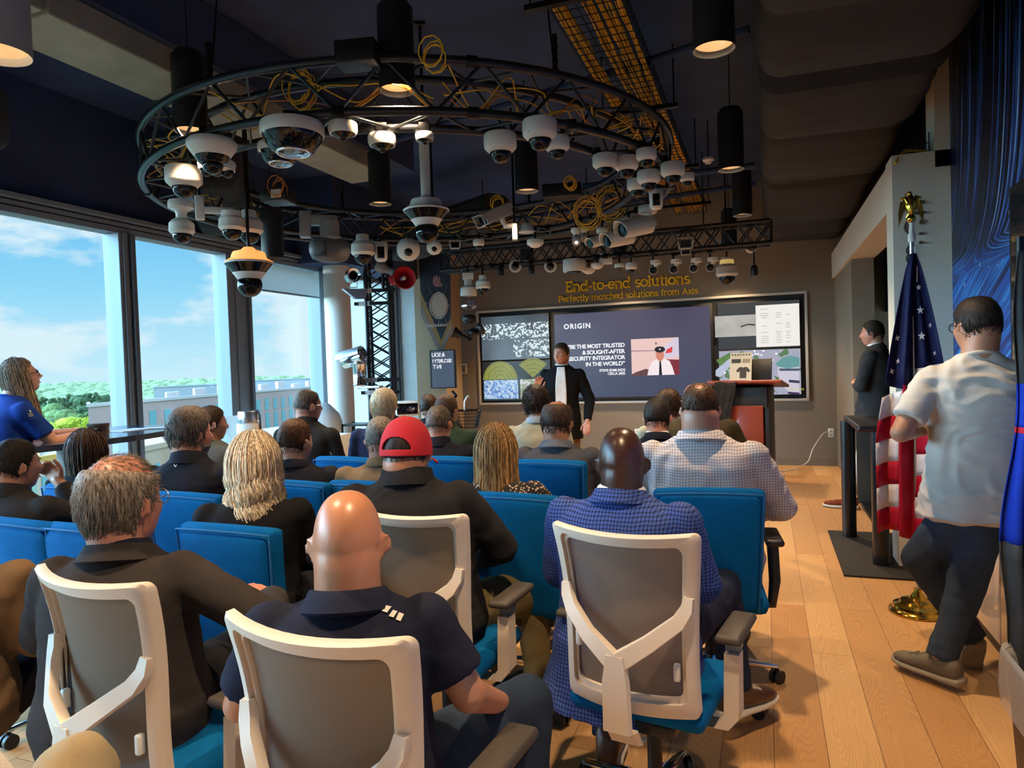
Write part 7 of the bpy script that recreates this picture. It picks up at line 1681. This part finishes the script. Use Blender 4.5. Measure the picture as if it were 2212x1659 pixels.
        mb.add(vs, fs); cp_ = mb.build('baseball_cap', RC_, body_o, smooth=180); so_ = cp_.modifiers.new('s', 'SOLIDIFY'); so_.thickness = .004
        mb = MB(); mb.M = HM @ Matrix.Translation((0, 0, .012)) @ rot('X', -6); mb.sheet(lambda u, v: (sin((u - .5) * 2.2) * (.088 + .004 * v), .062 + cos((u - .5) * 2.2) * .042 + v * .075 * cos((u - .5) * 2.5), -.016 - .022 * (2 * u - 1) ** 2 - .012 * v), 18, 8, .004); mb.build('brim', RC_, cp_, smooth=180)
        MB().sphere(HM @ V((0, -.012, .133)), .006, 10, 6).build('button', RC_, cp_)
    return PEOPLE[key]

def decal(pd, part, polys, m_, name, lift=.002, dens=1):
    """thin printed shapes lying on the cloth, their corners found on its surface"""
    o = pd[part]; inv = pd['MR'].inverted(); oc = inv @ CAM; mb = MB()
    for poly in polys:
        pts = []
        for px, py in poly:
            d = (inv.to_3x3() @ ray(px, py)).normalized(); ok, loc, nrm, _ = o.ray_cast(oc, d)
            if ok: pts.append((loc, nrm))
        if len(pts) >= 3: mb.add([l + n * lift for l, n in pts] + [l - n * .001 for l, n in pts], [tuple(range(len(pts)))] + [tuple(reversed(range(len(pts), 2 * len(pts))))])
    if mb.v: return mb.build(name, m_, o, smooth=0)

F = fabric
JKT = F('charcoal_blazer', (52, 48, 48)); NAVYPOLO = F('navy_polo', (32, 36, 54), .12, .5, .9, 420); BLKSH = F('black_jacket', (30, 30, 34)); BLKPOLO = F('black_polo', (26, 26, 30)); DKJ = F('dark_slate_jacket', (34, 36, 46)); GRYSH = F('grey_shirt', (92, 92, 100)); GREYTEE = F('grey_tee', (86, 90, 90)); OLIVEBLK = F('charcoal_shirt', (44, 44, 46)); BLUESH = F('blue_shirt', (40, 58, 100)); CREAMSH = F('pale_sage_shirt', (172, 170, 150)); NAVYSUIT = F('navy_suit', (22, 24, 36)); GREENJ = F('green_jacket', (44, 62, 48)); STRIPE = F('brown_stripe', (120, 104, 84)); PINKSH = F('pale_lilac_shirt', (200, 186, 200)); KHJ = F('taupe_knit', (120, 96, 72), .15, .5); TEEBLUE = F('royal_blue_tee', (28, 62, 140)); DGSHIRT = F('slate_grey_shirt', (66, 66, 72)); BLAZER2 = F('dark_grey_blazer', (52, 53, 56)); WTEE = F('white_marl_tee', (196, 190, 182), .06, .35); WHITESH = F('white_shirt', (214, 214, 216), .03, .2); BLKBLZ = F('black_blazer', (18, 19, 23)); VEST = F('olive_vest', (66, 58, 40)); WHITEP = F('off_white_trousers', (188, 182, 172))
PLAID = check_cloth('blue_check_wool', (60, 84, 150), (22, 26, 58), .0115, .36); GING = check_cloth('white_window_check', (212, 204, 202), (72, 82, 124), .0125, .20)
m, t, b, N, L = nodes_mat('floral_print'); co = N('ShaderNodeTexCoord'); v = N('ShaderNodeTexVoronoi'); v.inputs['Scale'].default_value = 75; L(co.outputs['Object'], v.inputs['Vector']); nn = N('ShaderNodeTexNoise'); nn.inputs['Scale'].default_value = 120; L(co.outputs['Object'], nn.inputs['Vector'])
L(mixc(t, mathn(t, 'LESS_THAN', mathn(t, 'ADD', v.outputs['Distance'], mathn(t, 'MULTIPLY', nn.outputs[0], .35)), .50), lin((26, 22, 26)), lin((206, 182, 162))), b.inputs['Base Color']); b.inputs['Roughness'].default_value = .85
FLORAL = m

P_ = person
# ---- front rows, nearest
P_('bald', 'person in a navy polo with three white shoulder bars, in the nearest beige chair', (748, 1058), 1.64, body=10, head=8, skin='bald', hair=None, cloth=NAVYPOLO, sleeves='short', pants=DENIM, lean=2, sh=1.0, W=1.08, vox=.009, neck=1.22, seed=1, hs=1.03, wr=.003,
   shz=.012, arms={1: (('w', 1012, 1500, 1.62), ('w', 1088, 1520, 1.92), {'curl': .9}), -1: ((-.27, .06, .72), (-.18, .30, .70))}, legs={1: (None, ('w', 1140, 1515, 2.0), ('w', 1130, 1900, 1.9))})
P_('grey', 'person in a charcoal blazer at lower left, head turned right, hand resting on an arm', (258, 983), 2.04, body=26, head=50, skin='ruddy', hair='grey', style='combed', cloth=JKT, collar='blazer', inner=NAVYPOLO, lean=2, sh=.98, W=1.2, neck=1.15, vox=.010, seed=2, hs=1.16, wr=.004, glasses='wire',
   crown=((0, .2, 1), 50, 420), scount=2600, hair_opt=dict(len=.04, r=.0009, low=.12, thick=.014, lift=.10), arms={1: (('w', 578, 1345, 2.0), ('w', 590, 1290, 2.28), {'curl': .4, 'dir': (-1, .3, .35)}), -1: ((-.25, .06, .76), (-.18, .32, .68))})
P_('cap', 'person in a black jacket wearing a red baseball cap', (876, 908), 2.66, nk=.035, body=6, head=22, skin='olive', hair='black', style='cap', cloth=BLKSH, pants=KHAKI, collar='jacket', lean=0, sh=1.10, W=1.5, neck=1.3, vox=.011, seed=3, hs=1.06, wr=.007, scount=900, hair_opt=dict(low=.22, thick=.008), facehair=None,
   arms={1: ((.35, .04, .80), (.26, .26, .70)), -1: ((-.34, .04, .80), (-.24, .26, .70))}, legs={1: (None, ('w', 1145, 1275, 3.05), ('w', 1165, 1480, 3.0))})
P_('plaid', 'person in a blue check blazer over a white collar, seen from behind', (1341, 922), 2.38, body=16, head=0, nk=.01, skin='deep', hair=None, cloth=PLAID, collar='blazer', inner=WHITESH, pants=F('navy_trousers', (32, 38, 58)), lean=0, sh=1.12, W=1.26, neck=1.15, vox=.010, seed=4, hs=1.02, wr=.0035, untuck=.12, shoes=(BROWN_LEATHER, SOLE_W, .07),
   feet={1: (32, 0), -1: (-10, 0)}, legs={1: (None, ('w', 1560, 1270, 2.85), ('w', 1592, 1497, 2.78)), -1: (None, (-.18, .42, .53), (-.12, .15, .10))})
P_('check', 'broad seated person in a white windowpane check shirt beside the aisle', (1511, 832), 3.30, body=2, head=2, skin='ruddy', hair='brown', style='short', cloth=GING, collar='shirt', pants=DENIM, lean=-1, sh=1.30, W=1.45, neck=1.4, vox=.011, seed=5, hs=1.02, wr=.010, H=1.385, crown=((0, -.3, .95), 13, 500), hair_opt=dict(len=.02, r=.0011, low=-.02), scount=2200,
   arms={1: ((.36, .06, .80), (.20, .33, .72)), -1: ((-.35, .06, .80), (-.2, .33, .72))})
P_('curls', 'person in a dark top seen from behind, left of the red cap, sunglasses pushed up', (545, 942), 2.82, body=8, head=6, skin='fair', hair='blonde', style='long', cloth=BLKPOLO, collar=None, lean=2, sh=.95, W=.95, vox=.012, seed=6, glasses='up', hair_opt=dict(L_=.38, cnt=1500, r=.0034, wave=.013, freq=25, amax=140, off=.024, flare=.30, taper=.0))
P_('vman', 'person in a black pullover with a small white V mark, looking right', (410, 886), 3.55, body=28, head=58, skin='ruddy', hair='saltpep', style='combed', cloth=DKJ, collar='jacket', lean=3, sh=1.08, W=1.1, neck=1.15, seed=7, hs=1.06, H=1.335, hair_opt=dict(len=.04, low=.05, thick=.018), scount=1100, facehair=HAIR['grey'])
P_('dkgreen', 'person in a dark jacket at the left edge, hand on chin, looking right', (32, 950), 3.25, body=42, head=66, skin='tan', hair='black', style='short', cloth=OLIVEBLK, collar='jacket', lean=10, sh=1.08, W=1.02, seed=8, eyes=True, arms={1: ((.20, .32, .82), (.06, .33, 1.00), {'curl': 1.0, 'up': (0, 1, 0)}), -1: ((-.25, .1, .78), (-.1, .32, .72))})
P_('sung', 'person in a black top with sunglasses pushed up, seated below the bar table', (186, 930), 3.95, body=38, head=52, pitch=4, skin='tan', hair='mid', style='long', cloth=BLKPOLO, collar=None, lean=4, sh=.9, W=.92, vox=.013, seed=9, glasses='up', hair_opt=dict(L_=.17, cnt=600, r=.0034, amax=135, off=.014, taper=.05, flare=-.1))
P_('behindv', 'person in a grey tee seated just behind the black pullover with the V', (455, 878), 4.75, body=30, head=72, skin='tan', hair='dark', style='short', cloth=GREYTEE, sleeves='short', collar='tee', lean=3, vox=.013, seed=10)
P_('brownsh', 'person in a plain dark jacket facing right, between dark top and black pullover', (636, 906), 3.75, body=14, head=42, skin='fair', hair='brown', style='short', cloth=DKJ, collar='polo', lean=3, vox=.012, seed=11, sh=1.04, hair_opt=dict(len=.018))
P_('standg', 'person in a dark shirt with sleeve print sitting upright before the last window', (664, 843), 5.0, body=28, head=60, skin='ruddy', hair='saltpep', style='buzz', cloth=OLIVEBLK, collar='jacket', lean=3, vox=.013, seed=12, H=1.38, glasses='wire', sh=1.05, crown=((0, .3, .95), 20, 60))
P_('whiteh', 'person in a blue shirt seated in front of the truss tower', (829, 851), 5.15, body=4, head=26, skin='ruddy', hair='white', style='combed', cloth=BLUESH, collar='shirt', lean=3, vox=.012, seed=13, H=1.35, hs=1.03, glasses='wire', sh=1.05, W=1.1, scount=1200, hair_opt=dict(len=.04, thick=.02, low=.05, lump=.005, lift=.4))
P_('hidgrey', 'person in a brown top mostly hidden behind the red cap', (822, 902), 3.75, body=8, head=14, skin='ruddy', hair='grey', style='short', cloth=STRIPE, collar='polo', lean=3, vox=.013, seed=14, sh=1.05, W=1.1)
P_('pink', 'person in a pale lilac shirt, farthest in the left group, before the pillar', (925, 850), 6.2, body=4, head=12, skin='tan', hair='dark', style='short', cloth=PINKSH, collar='shirt', collar_m=NAVYSUIT, lean=3, vox=.014, seed=15, H=1.27)
P_('greenj', 'person in a dark green jacket and glasses beside the shopping basket', (964, 851), 5.2, body=8, head=34, skin='ruddy', hair='mid', style='short', cloth=GREENJ, collar='jacket', lean=3, vox=.013, seed=16, H=1.30, glasses='thick', sh=1.1, W=1.15)
P_('suit1', 'person in a navy jacket and glasses immediately right of the red cap', (947, 879), 4.45, body=8, head=22, skin='ruddy', hair='saltpep', style='buzz', cloth=NAVYSUIT, collar='jacket', lean=3, vox=.012, seed=17, H=1.265, glasses='thick', sh=1.08, W=1.1)
P_('straight', 'person in a black and cream floral blouse seated in the middle row', (1069, 920), 3.22, body=8, head=10, skin='fair', hair='blonde2', style='long', cloth=FLORAL, collar=None, lean=2, sh=.95, W=.98, vox=.012, seed=18, hair_opt=dict(L_=.26, cnt=1200, r=.003, amax=125, off=.015, flare=.12, taper=.02), arms={1: ((.28, .10, .78), (.14, .3, .72)), -1: ((-.26, .05, .78), (-.12, .3, .68))})
P_('curly', 'person in a pale sage shirt seated below the standing speaker', (1157, 842), 4.95, body=-4, head=-6, skin='fair', hair='dark', style='curly', cloth=CREAMSH, collar='shirt', collar_m=F('pale_blue_collar', (160, 172, 180)), lean=3, vox=.013, seed=19, H=1.345, scount=800, hair_opt=dict(low=.12))
P_('balding', 'person in a slate grey shirt and glasses right of the pale sage shirt', (1203, 871), 4.1, body=14, head=24, skin='olive', hair='dark', style='short', cloth=DGSHIRT, collar='shirt', collar_m=F('slate_collar', (84, 88, 100)), lean=2, vox=.012, seed=20, H=1.285, glasses='thick', sh=1.12, W=1.3, neck=1.2, crown=((0, .1, 1), 34, 120), hair_opt=dict(low=.12, thick=.014, len=.03, lump=.003), hs=1.06)
P_('suit2', 'person in a navy suit with white collar, left of the check shirt', (1419, 866), 4.35, body=4, head=8, skin='ruddy', hair='black', style='short', cloth=NAVYSUIT, collar='blazer', inner=WHITESH, lean=3, vox=.012, seed=21, H=1.27, hs=1.0, hair_opt=dict(len=.02))
P_('brown2', 'person in a cream shirt half hidden behind the navy suit and white collar', (1443, 854), 5.3, body=-6, head=-10, skin='fair', hair='brown', style='curly', cloth=CREAMSH, collar='shirt', lean=3, vox=.014, seed=22, H=1.27, scount=400)
P_('vest', 'person in an olive vest and glasses behind the check shirt', (1499, 828), 5.0, body=-12, head=-35, skin='ruddy', hair=None, cloth=VEST, collar='jacket', collar_m=NAVYSUIT, lean=4, vox=.013, seed=23, H=1.33, glasses='thick', sh=1.3, W=1.3, arms={1: ((.36, .1, .8), (.34, .3, .72)), -1: ((-.3, .1, .8), (-.2, .3, .7))})
P_('edge', 'person in a brown knit jacket cut off at the left edge', (-110, 985), 2.15, body=28, head=30, skin='fair', hair='mid', style='short', cloth=KHJ, collar='polo', collar_m=NAVYSUIT, lean=8, sh=1.1, W=1.05, vox=.012, seed=24, pants=PANTS, H=1.20)
# khaki knee of a person sitting to the left of the viewer
P_('knee', 'person in light khaki trousers, only a knee showing in the lower left corner', (-420, 700), 1.02, body=54, head=54, world=False, skin='fair', hair='mid', style='short', cloth=WTEE, collar='polo', lean=-4, vox=.014, seed=25, pants=F('light_khaki', (150, 134, 104)), H=1.30, scount=60, legs={1: (None, ('w', 165, 1672, 1.30), ('w', 160, 2300, 1.25)), -1: (None, (-.1, .4, .5), (-.1, .4, .1))})

# ---- standing people
sp_ = P_('speaker', 'person standing in a black blazer and white shirt, speaking with one hand raised', (1212, 740), 7.6, body=188, head=212, pitch=-4, skin='ruddy', hair='brown', style='short', cloth=BLKBLZ, collar='blazer', inner=WHITESH, stand=True, lean=0, sh=1.02, W=.95, vox=.011, seed=26, eyes=True, H=1.73, untuck=.16, pants=F('tan_chinos', (120, 92, 66)), hair_opt=dict(len=.012, thick=.007), scount=900,
         arms={1: ((.28, .05, 1.10), (.24, .26, 1.24), {'dir': (-.25, .15, 1), 'up': (.3, -1, .1), 'curl': .25}), -1: ((-.29, -.02, 1.11), (-.27, .10, .88))})
mb = MB()
Zs = sp_['Z']; mb.sheet(lambda u, v: ((u - .5) * (.075 + .045 * sin(v * 3)), .118 + .03 * (1 - v) * (1 if v < .6 else .6) + .008 - .035 * sstep((v - .7) / .3) - .002 * abs(u - .5), Zs(.50) + (Zs(1.12) - Zs(.50)) * v), 8, 20, .006)
so = mb.build('dress_shirt', WHITESH, sp_['o'], smooth=180)
mb = MB()
for v in (.15, .3, .45, .6, .75): mb.sphere((0, .118 + .03 * (1 - v) + .012 - .035 * sstep((v - .7) / .3), Zs(.50) + (Zs(1.12) - Zs(.50)) * v), .006, 8, 6)
mb.build('shirt_button', WHITE_PLASTIC, so)
wo = P_('woman', 'person standing in a blue tee and glasses, leaning on the bar table, looking up', (42, 771), 4.6, body=66, head=82, pitch=14, skin='fair', hair='ash', style='long', cloth=TEEBLUE, sleeves='short', collar='tee', stand=True, lean=12, sh=.98, W=1.02, vox=.011, seed=27, glasses='thick', H=1.655, untuck=.08, pants=PANTS, eyes=True,
        hair_opt=dict(L_=.30, cnt=700, r=.0034, amax=112, off=.012, flare=.05, taper=.05), arms={1: ((.20, .25, 1.10), (.14, .52, 1.135), {'up': (0, 0, 1), 'curl': .4}), -1: ((-.22, .30, 1.12), (-.10, .55, 1.135))})
dj = P_('doorman', 'person in a dark grey blazer and pale trousers standing with folded arms by the opening', (1884, 683), 6.75, body=-72, head=-78, skin='ruddy', hair='black', style='short', cloth=BLAZER2, collar='blazer', inner=WHITESH, stand=True, lean=2, sh=1.05, W=1.08, vox=.011, seed=28, H=1.82, untuck=.20, pants=WHITEP, eyes=True, shoes=(F('russet_suede', (122, 58, 36)), SOLE_W, 0),
        arms={1: ((.24, .06, 1.20), (-.04, .17, 1.25), {'curl': .6, 'dir': (-1, -.2, 0)}), -1: ((-.25, .07, 1.20), (.04, .20, 1.20), {'curl': .6, 'dir': (1, -.2, 0)})}, legs={1: ((.09, 0, .94), (.12, .03, .50), (.16, .06, .09)), -1: ((-.09, 0, .94), (-.12, .10, .50), (-.15, .24, .09))})
tm = P_('teeman', 'person in a white tee and loose jeans standing at right with folded arms', (2108, 652), 3.12, body=-20, head=-42, pitch=-2, skin='tan', hair='black', style='short', cloth=WTEE, sleeves='short', collar='tee', stand=True, lean=-4, sh=1.10, W=1.16, vox=.0105, seed=29, H=1.73, untuck=.02, pants=DENIM2, glasses='thick', neck=1.15, scount=1600, wr=.009, hair_opt=dict(len=.022, thick=.013),
        shoes=(F('grey_knit_shoe', (112, 104, 92)), F('greige_sole', (150, 142, 126)), 0), drop=.08, arms={-1: (('w', 1945, 935, 3.12), ('w', 2010, 925, 3.32), {'curl': .7}), 1: ((.33, .06, 1.10), (.04, .28, 1.12), {'curl': .7})},
        feet={-1: (0, -62), 1: (-38, 0)}, legs={-1: (('w', 2066, 1125, 3.2), ('w', 1985, 1205, 3.28), ('w', 2105, 1385, 3.25)), 1: (('w', 2120, 1095, 3.15), ('w', 2085, 1275, 3.12), ('w', 2030, 1425, 3.15))})
# markings on clothes
WPR = mat('white_print', (226, 222, 210), .7); SILV = mat('silver_print', (150, 152, 154), .5)
bd = PEOPLE['bald']
decal(bd, 'shirt', [[(833, 1310), (845, 1313), (835, 1326), (824, 1322)], [(848, 1320), (858, 1323), (849, 1336), (839, 1333)], [(861, 1325), (872, 1329), (864, 1344), (854, 1340)]], WPR, 'shoulder_bars', .004)
decal(PEOPLE['vman'], 'shirt', [[(376, 1004), (378, 1003), (380, 1008), (379, 1010)], [(383, 1003), (384, 1004), (380, 1010), (379, 1009)]], WPR, 'v_mark', .004)
decal(PEOPLE['woman'], 'shirt', [[(62, 887), (64, 886), (67, 889), (65, 891)], [(60, 893), (69, 892), (69, 893), (60, 894)], [(61, 896), (72, 895), (72, 896), (61, 897)], [(62, 899), (71, 898), (71, 899), (62, 900)]], WPR, 'sleeve_print', .004)
decal(PEOPLE['standg'], 'shirt', [[(712, 975), (714, 975), (715, 978), (713, 978)], [(714, 980), (716, 979), (717, 982), (715, 983)]], WPR, 'sleeve_print', .004)
decal(PEOPLE['cap'], 'shirt', [[(833, 1032), (835, 1032), (835, 1039), (833, 1039)], [(837, 1032), (846, 1032), (846, 1033.5), (837, 1033.5)], [(837, 1035), (844, 1035), (844, 1039), (842, 1039), (842, 1037), (837, 1037)]], SILV, 'back_print', .004)

u_, sm_ = PEOPLE['teeman']['shoe-1']
text('heel_text', 'HOKA', .034, sm_ @ Matrix.Translation((.010, -.099, .03)) @ Matrix.Rotation(pi / 2, 4, 'X') @ Matrix.Rotation(pi / 2, 4, 'Z'), BLACK_PLASTIC, u_, .0015, .001)
